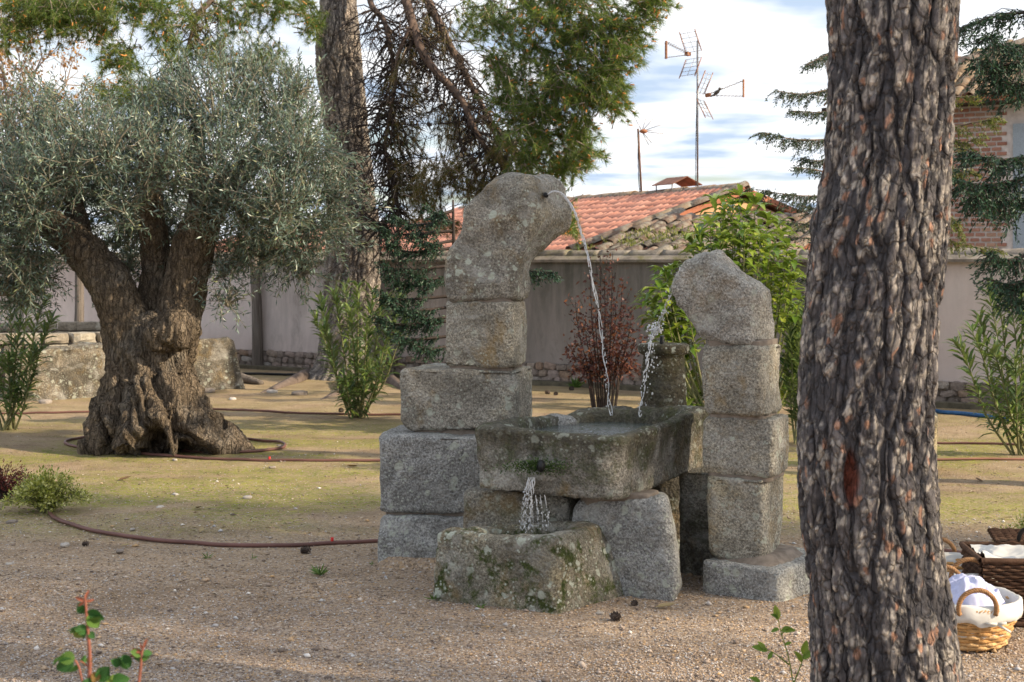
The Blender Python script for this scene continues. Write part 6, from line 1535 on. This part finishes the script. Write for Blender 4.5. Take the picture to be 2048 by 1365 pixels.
# ================================================================ irrigation hoses
def hose(pts, label, mat, r_=0.0105, cap=None):
    P = [G(*p) for p in pts]; c = curve(P, 14); c[:, 2] = gz(c[:, 0], c[:, 1]) + r_ * 0.75 + 0.004 * (1 + vnoise(c * 1.3, 5))
    o = thing('irrigation_hose', P[0], label, 'hose', 'irrigation hoses on the ground')
    V, Q, T = tube(c, r_, 9); tb = part('tube', V, [Q, T], mat, o)
    for k in (cap or []):
        q = c[k]; V, Q, T = tube([q + [0, 0, -0.004], q + [0, 0, r_ + 0.018]], 0.009, 8); part('red_dripper', V, [Q, T], mat_plain('red_plastic', (0.6, 0.03, 0.025), 0.5), tb)
M_HOSE = mat_plain('brown_drip_hose', (0.15, 0.072, 0.060), 0.5, 0, 0.3, 3)
M_HOSEO = mat_plain('tan_drip_hose', (0.24, 0.12, 0.085), 0.5, 0, 0.3, 3); M_HOSEB = mat_plain('blue_hose', (0.03, 0.11, 0.26), 0.45)
hose([(305, 898), (345, 902), (420, 908), (500, 907), (556, 901), (570, 894), (556, 887), (505, 883), (420, 875), (320, 868), (215, 872), (150, 880), (130, 888), (158, 896), (250, 905), (350, 916), (480, 922), (620, 924), (770, 924), (1000, 926)], 'brown drip hose looping round the foot of the olive tree', M_HOSE, 0.012, [0, 230])
hose([(-40, 829), (90, 828), (200, 826), (300, 822), (400, 820), (520, 825), (660, 831), (790, 832), (1000, 830)], 'brown drip hose running straight behind the olive tree', M_HOSE, 0.011, [30, 100])
hose([(98, 1031), (110, 1042), (140, 1052), (200, 1066), (330, 1084), (480, 1092), (600, 1092), (750, 1085), (860, 1076)], 'brown drip hose curving from the golden shrub to the fountain', M_HOSE, 0.012, [90])
hose([(1600, 880), (1760, 884), (1880, 888), (1960, 890), (2090, 896)], 'dark drip hose crossing behind the near trunk below the wall', M_HOSE, 0.010)
hose([(1600, 920), (1760, 923), (1880, 923), (1980, 922), (2090, 922)], 'tan drip hose in the sun right of the granite stump', M_HOSEO, 0.010)
hose([(1700, 1100), (1800, 1103), (1885, 1108), (1930, 1114), (1975, 1120)], 'brown drip hose ending at the dark wicker hamper', M_HOSE, 0.012)
hose([(1860, 822), (1885, 828), (1930, 832), (2000, 841), (2030, 846)], 'bright blue hose lying below the right part of the wall', M_HOSEB, 0.022)
hose([(400, 733), (470, 734), (560, 737), (640, 741)], 'thin blue hose lying at the wall foot left of the big pine', M_HOSEB, 0.020)
hose([(465, 751), (540, 751), (620, 752)], 'thin dark hose lying before the big pine roots', M_BLACK, 0.018)

# ================================================================ baskets
M_WICK = mat_rubble('peeled_wicker', [(0, (0.50, 0.27, 0.10)), (0.5, (0.62, 0.37, 0.16)), (1, (0.70, 0.46, 0.23))])
M_WICKD = mat_rubble('dark_wicker', [(0, (0.055, 0.028, 0.018)), (0.5, (0.085, 0.045, 0.028)), (1, (0.12, 0.07, 0.045))])
t = NT('linen_cloth'); wv_ = t.noise(240, 2, 0.5); M_LINEN = t.fin(t.ramp(t.noise(7, 3), [(0.3, (0.56, 0.545, 0.51)), (0.7, (0.66, 0.645, 0.615))]), 0.9, t.bump(wv_, 0.25, 0.002), 0.1)
t = NT('lilac_cloth'); M_LILAC = t.fin(t.ramp(t.noise(5, 3), [(0.3, (0.40, 0.42, 0.62)), (0.7, (0.52, 0.54, 0.72))]), 0.8, None, 0.2)
def oval(c, rx, ry, z, n, ph=0.0, wave=0.0, k=0, rot=0.0):
    a_ = np.arange(n + 1) / n * 2 * np.pi; s_ = 1 + wave * np.cos(a_ * k / 2 * 1.0 + ph)
    x = np.cos(a_) * rx * s_; y = np.sin(a_) * ry * s_
    return np.stack([c[0] + x * math.cos(rot) - y * math.sin(rot), c[1] + x * math.sin(rot) + y * math.cos(rot), np.full(n + 1, z)], 1)
def closed_tube(P, r_, sides=5):
    V, Q, T = tube(P, r_, sides, False); return V, Q
def wicker_basket(c, rb, rt, h_, label, cloth=True, seed=0):
    c = np.asarray(c, float); o = thing('wicker_basket', c, label, 'basket', 'peeled wicker baskets with linen liners'); rows = 11; k = 26
    V, Q, T = tube([c + [0, 0, 0.006], c + [0, 0, 0.016]], rb * 0.98, 28); part('bottom', V, [Q, T], M_WICK, o)
    for r_ in range(rows):
        f_ = (r_ + 0.5) / rows; R_ = rb + (rt - rb) * f_ ** 0.85
        V, Q = closed_tube(oval(c, R_, R_, c[2] + 0.012 + f_ * (h_ - 0.012), 156, math.pi * (r_ % 2), 0.030, k), h_ / rows * 0.50, 6); part('weave_strand', V, Q, M_WICK, o)
    m = MB()
    for i in range(k):
        a_ = (i + 0.5) / k * 2 * math.pi; d_ = np.array([math.cos(a_), math.sin(a_), 0]); m.tube([c + d_ * rb + [0, 0, 0.005], c + d_ * (rb + (rt - rb) * 0.55) + [0, 0, h_ * 0.5], c + d_ * rt + [0, 0, h_]], 0.0055, 5)
    part('stakes', *m.get(), M_WICK, o)
    m = MB(); P1 = oval(c, rt * 1.01, rt * 1.01, c[2] + h_, 120)
    for ph in (0, 2.1, 4.2):
        a_ = np.arange(121) / 120 * 2 * np.pi * 30 + ph; rd = nrm(P1 - [c[0], c[1], c[2] + h_]); m.tube(P1 + rd * np.cos(a_)[:, None] * 0.006 + UPV * np.sin(a_)[:, None] * 0.006, 0.006, 5, False)
    part('rim', *m.get(), M_WICK, o)
    # linen liner folded over the rim
    n = 140; a_ = np.arange(n) / n * 2 * np.pi; g = np.random.default_rng(seed); fold = fbm(np.stack([np.cos(a_) * 4, np.sin(a_) * 4, 0 * a_], 1), 3, seed)
    rows_ = [(0.97, -0.055 , 1.035), (0.5, -0.052, 1.05), (0.2, -0.03, 1.065), (0, 0.012, 1.055), (0, 0.022, 1.0), (0, 0.008, 0.95), (0, -0.05, 0.90), (0, -0.12, 0.84)]
    V = []
    for kf, dz, sc_ in rows_:
        R_ = rt * sc_ * (1 + 0.022 * fold); V.append(np.stack([c[0] + np.cos(a_) * R_, c[1] + np.sin(a_) * R_, c[2] + h_ + dz + kf * 0.022 * fold + 0.006 * fold], 1))
    V = np.concatenate(V); i = np.arange(len(rows_) - 1)[:, None] * n; j = np.arange(n)[None]; k2 = (j + 1) % n
    part('linen_liner', V, np.stack([i + j, i + k2, i + n + k2, i + n + j], -1).reshape(-1, 4), M_LINEN, o)
    # two twisted hoop handles
    for sg in (-1, 1):
        hc = c + np.array([0.0, sg * rt * 0.98, h_]); w_ = rt * 0.36
        a_ = np.linspace(-0.35, math.pi + 0.35, 70); path = np.stack([hc[0] + np.cos(a_) * w_ - 0.02, hc[1] + sg * 0.012 + 0 * a_, hc[2] + 0.012 + np.sin(a_) * 0.075], 1)
        m = MB(); nn = np.stack([np.cos(a_), 0 * a_, np.sin(a_)], 1)
        for ph in (0, 2.1, 4.2):
            q = a_ * 16 + ph; m.tube(path + nn * np.cos(q)[:, None] * 0.0055 + np.array([0, 1, 0]) * np.sin(q)[:, None] * 0.0055, 0.0058, 5)
        part('handle', *m.get(), mat_plain('twisted_cane', (0.30, 0.16, 0.07), 0.6, 0, 0.35, 60), o)
    return o
bc1 = W(1930, 1292, 5.98) * [1, 1, 0]
wicker_basket(bc1, 0.155, 0.215, 0.185, 'front peeled wicker basket with white liner beside the near trunk', True, 5)
bc2 = W(1915, 1240, 6.52) * [1, 1, 0]
wicker_basket(bc2, 0.165, 0.228, 0.20, 'rear wicker basket half hidden behind the front basket', True, 9)
# small bow of tape tied below the handle of the front basket
m = MB(); q = bc1 + np.array([0.06, -0.222, 0.135])
for e_ in ((0.05, -0.012, -0.03), (-0.05, -0.008, 0.004), (0.035, -0.01, 0.006)): m.box(q + np.array(e_) / 2, (np.linalg.norm(e_) / 2, 0.002, 0.005), nrm(e_), (0, 1, 0), nrm(np.cross(e_, (0, 1, 0))))
solo('tape_bow', *m.get(), M_LINEN, q, 'small white tape bow tied on the front wicker basket', 'bow')
def cloth_heap(c, rx, ry, h_, mat, label, seed, n=56):
    u = np.linspace(-1, 1, n); X, Y = np.meshgrid(u, u); R_ = np.hypot(X, Y); ang = np.arctan2(Y, X)
    P_ = np.stack([X.ravel() * 2.2, Y.ravel() * 2.2, 0 * X.ravel()], 1)
    f1 = fbm(P_, 3, seed).reshape(X.shape); f2 = 1 - np.abs(fbm(P_ * 1.4 + 3, 3, seed + 4)).reshape(X.shape) * 2.4
    Z = h_ * np.clip(1 - R_ ** 2.4, -0.4, 1) + 0.03 * f1 + 0.022 * f2
    sc = 1 - 0.22 * np.abs(X * Y)
    V = np.stack([c[0] + X.ravel() * rx * sc.ravel(), c[1] + Y.ravel() * ry * sc.ravel(), c[2] + Z.ravel()], 1)
    i = np.arange(n - 1)[:, None] * n + np.arange(n - 1)[None]
    return solo('folded_cloth', V, np.stack([i, i + 1, i + n + 1, i + n], -1).reshape(-1, 4), mat, c, label, 'cloth')
cloth_heap(bc1 + [0.0, 0.0, 0.150], 0.175, 0.165, 0.115, M_LILAC, 'pale lilac cloth heaped in the front wicker basket', 3)
cloth_heap(bc2 + [0.0, 0.0, 0.10], 0.19, 0.18, 0.04, mat_plain('pale_blue_cloth', (0.55, 0.60, 0.70), 0.9, 0, 0.06), 'pale blue cloth lining the rear wicker basket', 8)
# dark rectangular hamper with open lid
h0 = G(1968, 1252); hx = nrm(np.array([1.0, -0.08, 0])); hy = np.array([-hx[1], hx[0], 0]); HW, HD_, HH = 0.46, 0.34, 0.29
hp = thing('wicker_hamper', h0, 'dark brown woven hamper at the right edge behind the baskets', 'hamper')
def rect_path(off, z, wave, ph, kx):
    segs = []
    cs = [h0 - hx * off - hy * off, h0 + hx * (HW + off) - hy * off, h0 + hx * (HW + off) + hy * (HD_ + off), h0 - hx * off + hy * (HD_ + off)]
    for i in range(4):
        a_, b_ = cs[i], cs[(i + 1) % 4]; ln = np.linalg.norm(b_ - a_); n = int(ln / 0.007); s_ = np.linspace(0, 1, n, endpoint=False)[:, None]; out = np.array([(b_ - a_)[1], -(b_ - a_)[0], 0]) / ln
        segs.append(a_ + (b_ - a_) * s_ + out * (wave * np.cos(s_ * ln / kx * math.pi + ph)))
    P_ = np.concatenate(segs + [segs[0][:1]]); P_[:, 2] = z; return P_
for r_ in range(19):
    V, Q = closed_tube(rect_path(0.012 * r_ / 19, 0.012 + r_ * 0.0148, 0.0055, math.pi * (r_ % 2), 0.034), 0.0076, 5); part('weave_strand', V, Q, M_WICKD, hp)
V, Q = closed_tube(rect_path(0.016, HH, 0, 0, 1), 0.013, 6); part('rim', V, Q, M_WICKD, hp)
V, Q = closed_tube(rect_path(0.006, 0.012, 0, 0, 1), 0.014, 6); part('foot_rim', V, Q, M_WICKD, hp)
m = MB(); m.box(h0 + hx * HW / 2 + hy * HD_ / 2 + UPV * 0.02, (HW / 2, HD_ / 2, 0.008), hx, hy); part('bottom', *m.get(), M_WICKD, hp, False)
lid_d = nrm(hx * 0.05 + hy * 0.9 + UPV * 0.10)
for r_ in range(14):
    q = h0 + hy * (HD_ + 0.01) + UPV * (HH + 0.01) + hx * 0.14 + lid_d * (r_ * 0.0155); s_ = np.linspace(0, HW - 0.1, 60)[:, None]
    P_ = q + hx * s_ + nrm(np.cross(hx, lid_d)) * 0.005 * np.cos(s_ / 0.034 * math.pi + math.pi * (r_ % 2)); V, Q, T = tube(P_, 0.0078, 5); part('lid_strand', V, [Q, T], M_WICKD, hp)
a_ = np.linspace(0, math.pi, 24); q = h0 + hx * 0.26 + hy * 0.20 + UPV * HH
V, Q, T = tube(np.stack([q[0] + 0 * a_, q[1] + np.cos(a_) * 0.17, q[2] + np.sin(a_) * 0.10], 1), 0.010, 7); part('handle', V, [Q, T], M_BLACK, hp)
cl = h0 + hx * 0.25 + hy * 0.17 + UPV * (HH - 0.03)
n = 40; X, Y = np.meshgrid(np.linspace(-1, 1, n), np.linspace(-1, 1, n)); Pn = np.stack([X.ravel() * 2, Y.ravel() * 2, 0 * X.ravel()], 1)
V = cl + hx * (X.ravel() * 0.232)[:, None] + hy * (Y.ravel() * 0.17)[:, None] + UPV * (0.025 + 0.028 * fbm(Pn, 3, 5) + 0.018 * np.abs(fbm(Pn * 1.6, 2, 9)))[:, None]
i = np.arange(n - 1)[:, None] * n + np.arange(n - 1)[None]
solo('folded_cloth', V, np.stack([i, i + 1, i + n + 1, i + n], -1).reshape(-1, 4), M_LINEN, cl, 'white linen cloth spread inside the dark hamper', 'cloth')

# ================================================================ things lying on the ground
GC = 'pine cones fallen on the gravel'
for x, y, s_, lab in ((1232, 1240, 0.026, 'fallen pine cone in front of the leaning prop stone'), (610, 1106, 0.030, 'fallen pine cone just below the curving near hose'), (1096, 788, 0.034, 'fallen pine cone left of the plum shrub, bigger of two'), (1112, 790, 0.028, 'fallen pine cone left of the plum shrub, smaller of two'), (1143, 781, 0.034, 'fallen pine cone on the ground close to the plum shrub stems'), (682, 826, 0.03, 'fallen pine cone left of the oleander by the taller column'), (170, 1092, 0.020, 'small dark pine cone lying left under the near hose'), (1268, 1212, 0.018, 'small broken pine cone at the foot of the leaning prop stone')):
    q = G(x, y); o = link('pine_cone', CONE); o.location = (q[0], q[1], float(gz(q[0], q[1])[0]) + s_ * 0.62); o.scale = (s_, s_, s_); o.rotation_euler = (1.35, 0.2, random.uniform(0, 6.3)); tag(o, lab, 'pine cone', GC)
M_LOOSE = mat_rubble('loose_stone', [(0, (0.25, 0.21, 0.18)), (0.5, (0.42, 0.38, 0.34)), (1, (0.60, 0.56, 0.52))])
LST_ = []
for k in range(5):
    Vb, Qb = blob(3, 0.8); Vb = Vb + fbm(Vb * 1.3 + k * 9, 3, k + 50)[:, None] * nrm(Vb) * 0.30; LST_.append(mesh('loose_stone', Vb, Qb, M_LOOSE, True))
stn = [(24, 1046, 0.028, 'pale loose stone below the golden shrub at the left edge'), (130, 1092, 0.026, 'dark loose stone below the near hose at the left'), (240, 1104, 0.022, 'small loose stone between near hose and rose shoot'), (350, 921, 0.020, 'white pebble beside the looping hose'), (545, 936, 0.022, 'pale pebble on moss right of the looping hose'), (350, 990, 0.018, 'pale pebble on moss above the near hose'), (495, 997, 0.030, 'flat pale stone in the middle of the moss'), (320, 1016, 0.022, 'flat pebble between golden shrub and fountain'), (265, 1060, 0.016, 'little pebble just behind the near hose'), (560, 893, 0.024, 'pale stone at the hose loop end'), (300, 808, 0.05, 'pale stone at the foot of the huge granite block'), (90, 807, 0.07, 'flat pale stone in front of the huge granite block at far left'), (545, 786, 0.06, 'flat pale stone near the big pine roots'), (600, 790, 0.08, 'long flat stone sunk in the ground before the big pine'), (415, 785, 0.08, 'pale stone just right of the olive trunk'), (465, 800, 0.045, 'small dark stone right of the olive trunk'), (1200, 1228, 0.014, 'small dark pebble by the small mossy trough'), (20, 1130, 0.018, 'flat pebble in the gravel at the left edge')]
for x, y, s_, lab in stn:
    q = G(x, y); o = link('loose_stone', random.choice(LST_)); o.location = (q[0], q[1], s_ * 0.2); o.scale = (s_ * random.uniform(1.0, 1.5), s_, s_ * 0.5); o.rotation_euler = (0, 0, random.uniform(0, 6.3)); tag(o, lab, 'stone', 'loose stones on the ground')
V1, F1_ = leaves6([(0, 0, 0)], [(1, 0, 0)], [(0, 0, 1)], 1.0, 0.42, 0.22, -0.10)
DRYL = mesh('fallen_leaf', V1, F1_, mat_leaf('fallen_leaf_brown', [(0, (0.12, 0.07, 0.04)), (0.6, (0.26, 0.17, 0.10)), (1, (0.38, 0.30, 0.16))], None, 0.15, 0.7, 0.2, True), True)
for x, y, s_, lab in ((235, 963, 0.11, 'curled brown leaf right of the golden shrub'), (400, 1066, 0.08, 'yellowish dry leaf between near hose and moss'), (400, 1017, 0.10, 'dry brown leaf on the moss above the near hose'), (715, 935, 0.12, 'brown leaf scrap close to the taller column'), (240, 1092, 0.06, 'dark leaf scrap just below the near hose'), (40, 1335, 0.05, 'dark leaf scrap in the gravel left of the rose shoot'), (325, 1330, 0.05, 'bluish leaf scrap right of the rose shoots'), (1965, 965, 0.09, 'dark leaf scrap beyond the dark hamper'), (2000, 1040, 0.08, 'pale leaf scrap behind the dark hamper'), (1310, 1218, 0.10, 'dark twig like leaf at the foot of the leaning prop stone')):
    q = G(x, y); o = link('fallen_leaf', DRYL); o.location = (q[0], q[1], float(gz(q[0], q[1])[0]) + 0.008); o.scale = (s_, s_, s_); o.rotation_euler = (0.1, -0.1, random.uniform(0, 6.3)); tag(o, lab, 'leaf', 'dry leaves on the ground')
# pale litter flecks and fallen needles: nobody could count them
n = 5200; pyy = rng.uniform(790, 1200, n); dd = F * EYE / (pyy - HOR); P = np.stack([(rng.uniform(-40, 2090, n) - 1024) / F * dd, dd, 0 * dd], 1); P[:, 2] = gz(P[:, 0], P[:, 1]) + 0.004
D = rng.normal(size=(n, 3)); D[:, 2] *= 0.12
V, Tl = leaves(P, D, np.tile(UPV, (n, 1)), rng.uniform(0.012, 0.045, n), rng.uniform(0.004, 0.012, n), 0.3)
t = NT('litter'); M_LIT = t.fin(t.ramp(t.island(), [(0, (0.08, 0.055, 0.04)), (0.4, (0.22, 0.15, 0.09)), (0.75, (0.40, 0.30, 0.19)), (1, (0.62, 0.55, 0.45))]), 0.9, None, 0.1)
solo('leaf_litter', V, Tl, M_LIT, (0, 0, 0), 'dry needles and leaf crumbs strewn over the ground', None, None, 'stuff')
M_WEED = mat_leaf('weed_leaves', [(0, (0.05, 0.10, 0.025)), (0.6, (0.10, 0.18, 0.04)), (1, (0.17, 0.25, 0.07))], None, 0.3)
for x, y, s_, k, lab in ((640, 1150, 0.05, 26, 'tiny weed tuft left of the small mossy trough'), (415, 1117, 0.03, 12, 'tiny weed tuft below the middle of the near hose'), (868, 1200, 0.05, 10, 'small green weed at the left corner of the small mossy trough'), (962, 1216, 0.03, 8, 'tiny green weed at the foot of the small mossy trough'), (745, 1130, 0.03, 8, 'tiny green weed at the foot of the taller column'), (1150, 776, 0.12, 40, 'low green weed at the kerb behind the plum shrub'), (505, 1118, 0.025, 10, 'tiny weed tuft left of the pine cone by the hose')):
    q = G(x, y); P = np.tile(q, (k, 1)); V, Tl = leaves(P, rng.normal(size=(k, 3)) * [1, 1, .3] + UPV * .7, rdir(k), rng.uniform(.6, 1.7, k) * s_, s_ * .22); solo('weed_tuft', V, Tl, M_WEED, q, lab, 'weed', 'weeds in the gravel')
# low clover by the plinth and moss cushion at the trough outlet
m = MB(); c0 = np.array([0.115, 6.80, 0.625]); k = 900; P = c0 + rng.normal(size=(k, 3)) * [0.075, 0.012, 0.018]; V, Tl = leaves(P, rng.normal(size=(k, 3)) + [0, -.8, .2], rdir(k), 0.014, 0.007)
part('moss_cushion', V, Tl, mat_leaf('moss', [(0, (0.020, 0.045, 0.010)), (0.6, (0.05, 0.10, 0.02)), (1, (0.10, 0.15, 0.03))], None, 0.2), ut, True, None, 'stuff')
V, Q = ellipsoid(W(1082, 932, 6.795), np.array([0.022, 0.05, 0.03]), 12, 8); part('outlet_hole', V, Q, M_BLACK, ut)

# ================================================================ foreground shoots
def leaf_shape(n=7, serr=0.0, cup=0.25, w=0.42):
    """a broad leaf 1 unit long along x, cupped, with a saw edge"""
    u = np.linspace(0, 1, n * 2 + 1); V = []; k = 5
    for i, a_ in enumerate(u):
        hw = w * math.sin(math.pi * a_ ** 0.8) ** 0.75 * (1 + (serr if i % 2 else -serr)) if 0 < a_ < 1 else 0.004
        for s_ in np.linspace(-1, 1, k): V.append((a_, s_ * hw, abs(s_) * hw * cup - 0.20 * a_ * a_))
    i = np.arange(n * 2)[:, None] * k + np.arange(k - 1)[None]
    return np.array(V), np.stack([i, i + k, i + k + 1, i + 1], -1).reshape(-1, 4)
Vr, Qr = leaf_shape(7, 0.05, 0.35)
t = NT('rose_leaf'); p = t.new('ShaderNodeTexCoord'); ob = t.sep(p.outputs['Object']); edge = t.math('ABSOLUTE', ob[1])
c = t.ramp(t.rand(), [(0, (0.028, 0.10, 0.020)), (0.6, (0.05, 0.15, 0.028)), (0.88, (0.12, 0.20, 0.03)), (1, (0.24, 0.13, 0.035))])
c = t.mix(t.ramp(t.math('ADD', t.math('MULTIPLY', edge, 2.0), t.noise(4, 2, 0.5, p.outputs['Object'])), [(1.15, 0.0), (1.6, 0.8)]), c, (0.22, 0.07, 0.035)); t.fin(c, 0.5, t.bump(t.noise(14, 3, 0.6, p.outputs['Object']), 0.4, 0.02), 0.35)
tr = t.new('ShaderNodeBsdfTranslucent'); t.lk(c, tr.inputs['Color']); ms = t.new('ShaderNodeMixShader'); ms.inputs[0].default_value = 0.25; t.lk(t.b.outputs[0], ms.inputs[1]); t.lk(tr.outputs[0], ms.inputs[2]); t.lk(ms.outputs[0], t.out.inputs['Surface'])
ROSEL = mesh('leaf', Vr, Qr, t.m, True)
M_RSTEM = mat_plain('red_rose_stem', (0.24, 0.085, 0.055), 0.6); M_YOUNG = mat_plain('red_young_leaf', (0.24, 0.075, 0.04), 0.5)
dR = 3.05
rs = thing('rose_shoot', W(190, 1365, dR) * [1, 1, 0], 'blurred rose shoots with green and reddish leaves, lower left foreground', 'rose')
def stem(pts, r0, r1, mat, parent, n=12):
    c = curve(pts, n); V, Q, T = tube(c, np.linspace(r0, r1, len(c)), 7); part('stem', V, [Q, T], mat, parent)
def rq(x, y, dd=0.0): return W(x, y, dR + dd)
gr = rq(195, 1365) * [1, 1, 0]
stem([gr, rq(188, 1600), rq(179, 1400), rq(180, 1320), rq(176, 1265), rq(172, 1215), rq(170, 1192)], 0.006, 0.0022, M_RSTEM, rs)
stem([gr + [.02, .02, 0], rq(235, 1620), rq(272, 1400), rq(281, 1340), rq(283, 1310), rq(288, 1288)], 0.005, 0.002, M_RSTEM, rs)
stem([rq(181, 1420), rq(165, 1365), rq(158, 1335), rq(150, 1320)], 0.003, 0.0018, M_RSTEM, rs); stem([rq(180, 1340), rq(172, 1330), rq(160, 1322)], 0.002, 0.0014, M_RSTEM, rs)
for x0, y0, x1, y1, s_, roll in ((168, 1212, 140, 1228, .036, .4), (168, 1212, 158, 1236, .030, -.3), (176, 1222, 206, 1242, .048, .6), (176, 1230, 196, 1252, .046, -.2), (177, 1240, 214, 1238, .036, 1.2), (174, 1262, 142, 1256, .034, 0), (166, 1258, 148, 1284, .040, -.6), (168, 1262, 122, 1262, .038, .9), (160, 1256, 112, 1262, .034, 1.4), (178, 1265, 190, 1278, .022, 0), (172, 1258, 162, 1282, .030, .6),
                             (150, 1318, 112, 1316, .044, .2), (146, 1320, 118, 1338, .050, -.3), (160, 1322, 174, 1318, .030, .5), (130, 1312, 84, 1338, .042, 1.5), (152, 1330, 138, 1352, .030, -1), (185, 1318, 172, 1322, .02, 0), (196, 1362, 232, 1318, .046, .3), (200, 1358, 214, 1330, .044, -.4), (238, 1312, 256, 1350, .046, 1.2), (246, 1310, 262, 1342, .040, .2), (196, 1345, 190, 1358, .03, 0), (225, 1362, 268, 1358, .046, .2), (212, 1362, 250, 1372, .05, -.3), (190, 1368, 160, 1372, .04, 0),
                             (283, 1312, 252, 1296, .032, .5), (282, 1310, 262, 1318, .032, -.5), (284, 1312, 272, 1326, .030, .2), (285, 1312, 300, 1322, .030, .5), (286, 1308, 304, 1306, .024, -.5), (240, 1330, 226, 1322, .03, .2)):
    a_, b_ = rq(x0, y0), rq(x1, y1, random.uniform(-.02, .02)); x = nrm(b_ - a_); up_ = np.array([0.15, -1.0, 0.35]); y = nrm(np.cross(up_, x)); z = np.cross(x, y)
    y, z = y * math.cos(roll) + z * math.sin(roll), z * math.cos(roll) - y * math.sin(roll); s_ *= 0.8; piece('leaf', ROSEL, rs, frame_mat(a_, x, y, z, (s_, s_, s_)))
Vy, Qy = leaf_shape(5, 0.0, 0.6, 0.16); YL = mesh('young_leaf', Vy, Qy, M_YOUNG, True)
for x0, y0, x1, y1, s_ in ((170, 1200, 176, 1184, .022), (170, 1202, 152, 1196, .024), (170, 1204, 160, 1210, .02), (172, 1204, 186, 1200, .018), (288, 1296, 292, 1284, .02), (286, 1300, 280, 1288, .016), (284, 1306, 270, 1300, .026), (283, 1308, 266, 1312, .028)):
    a_, b_ = rq(x0, y0), rq(x1, y1); x = nrm(b_ - a_); y = nrm(np.cross((0, -1, .2), x)); piece('young_leaf', YL, rs, frame_mat(a_, x, y, np.cross(x, y), (s_, s_, s_)))
# green seedling by the near trunk
dG = 4.9
M_SEED = mat_leaf('seedling_leaves', [(0, (0.10, 0.19, 0.03)), (0.6, (0.17, 0.27, 0.04)), (1, (0.27, 0.34, 0.06))], None, 0.35, 0.5, 0.3, True)
Vg, Qg2 = leaf_shape(7, 0.16, 0.3, 0.26); SL = mesh('leaf', Vg, Qg2, M_SEED, True)
def sq_(x, y, dd=0.0): return W(x, y, dG + dd)
sd_ = thing('green_seedling', sq_(1600, 1455) * [1, 1, 0], 'slender light green seedling left of the near trunk', 'seedling')
for pts in ([sq_(1600, 1456) * [1, 1, 0], sq_(1592, 1400), sq_(1578, 1320), sq_(1562, 1265), sq_(1553, 1222)], [sq_(1578, 1330), sq_(1550, 1308), sq_(1522, 1296)], [sq_(1586, 1370), sq_(1602, 1330), sq_(1612, 1302)], [sq_(1562, 1270), sq_(1572, 1260), sq_(1580, 1256)], [sq_(1592, 1410), sq_(1560, 1385), sq_(1515, 1362)]): stem(pts, 0.0028, 0.0012, M_SEED, sd_)
for x0, y0, x1, y1, s_ in ((1555, 1240, 1551, 1205, .050), (1556, 1236, 1540, 1226, .03), (1562, 1262, 1592, 1258, .05), (1566, 1262, 1580, 1250, .032), (1535, 1302, 1498, 1288, .055), (1530, 1299, 1520, 1286, .035), (1545, 1305, 1536, 1318, .03), (1606, 1318, 1630, 1296, .05), (1604, 1324, 1590, 1300, .045), (1606, 1310, 1612, 1288, .05), (1520, 1364, 1496, 1352, .04), (1530, 1370, 1512, 1376, .035), (1558, 1258, 1545, 1262, .03), (1570, 1290, 1584, 1284, .025)):
    a_, b_ = sq_(x0, y0), sq_(x1, y1, random.uniform(-.02, .02)); x = nrm(b_ - a_); y = nrm(np.cross((.1, -.7, .8), x)); piece('leaf', SL, sd_, frame_mat(a_, x, y, np.cross(x, y), (s_, s_, s_)))
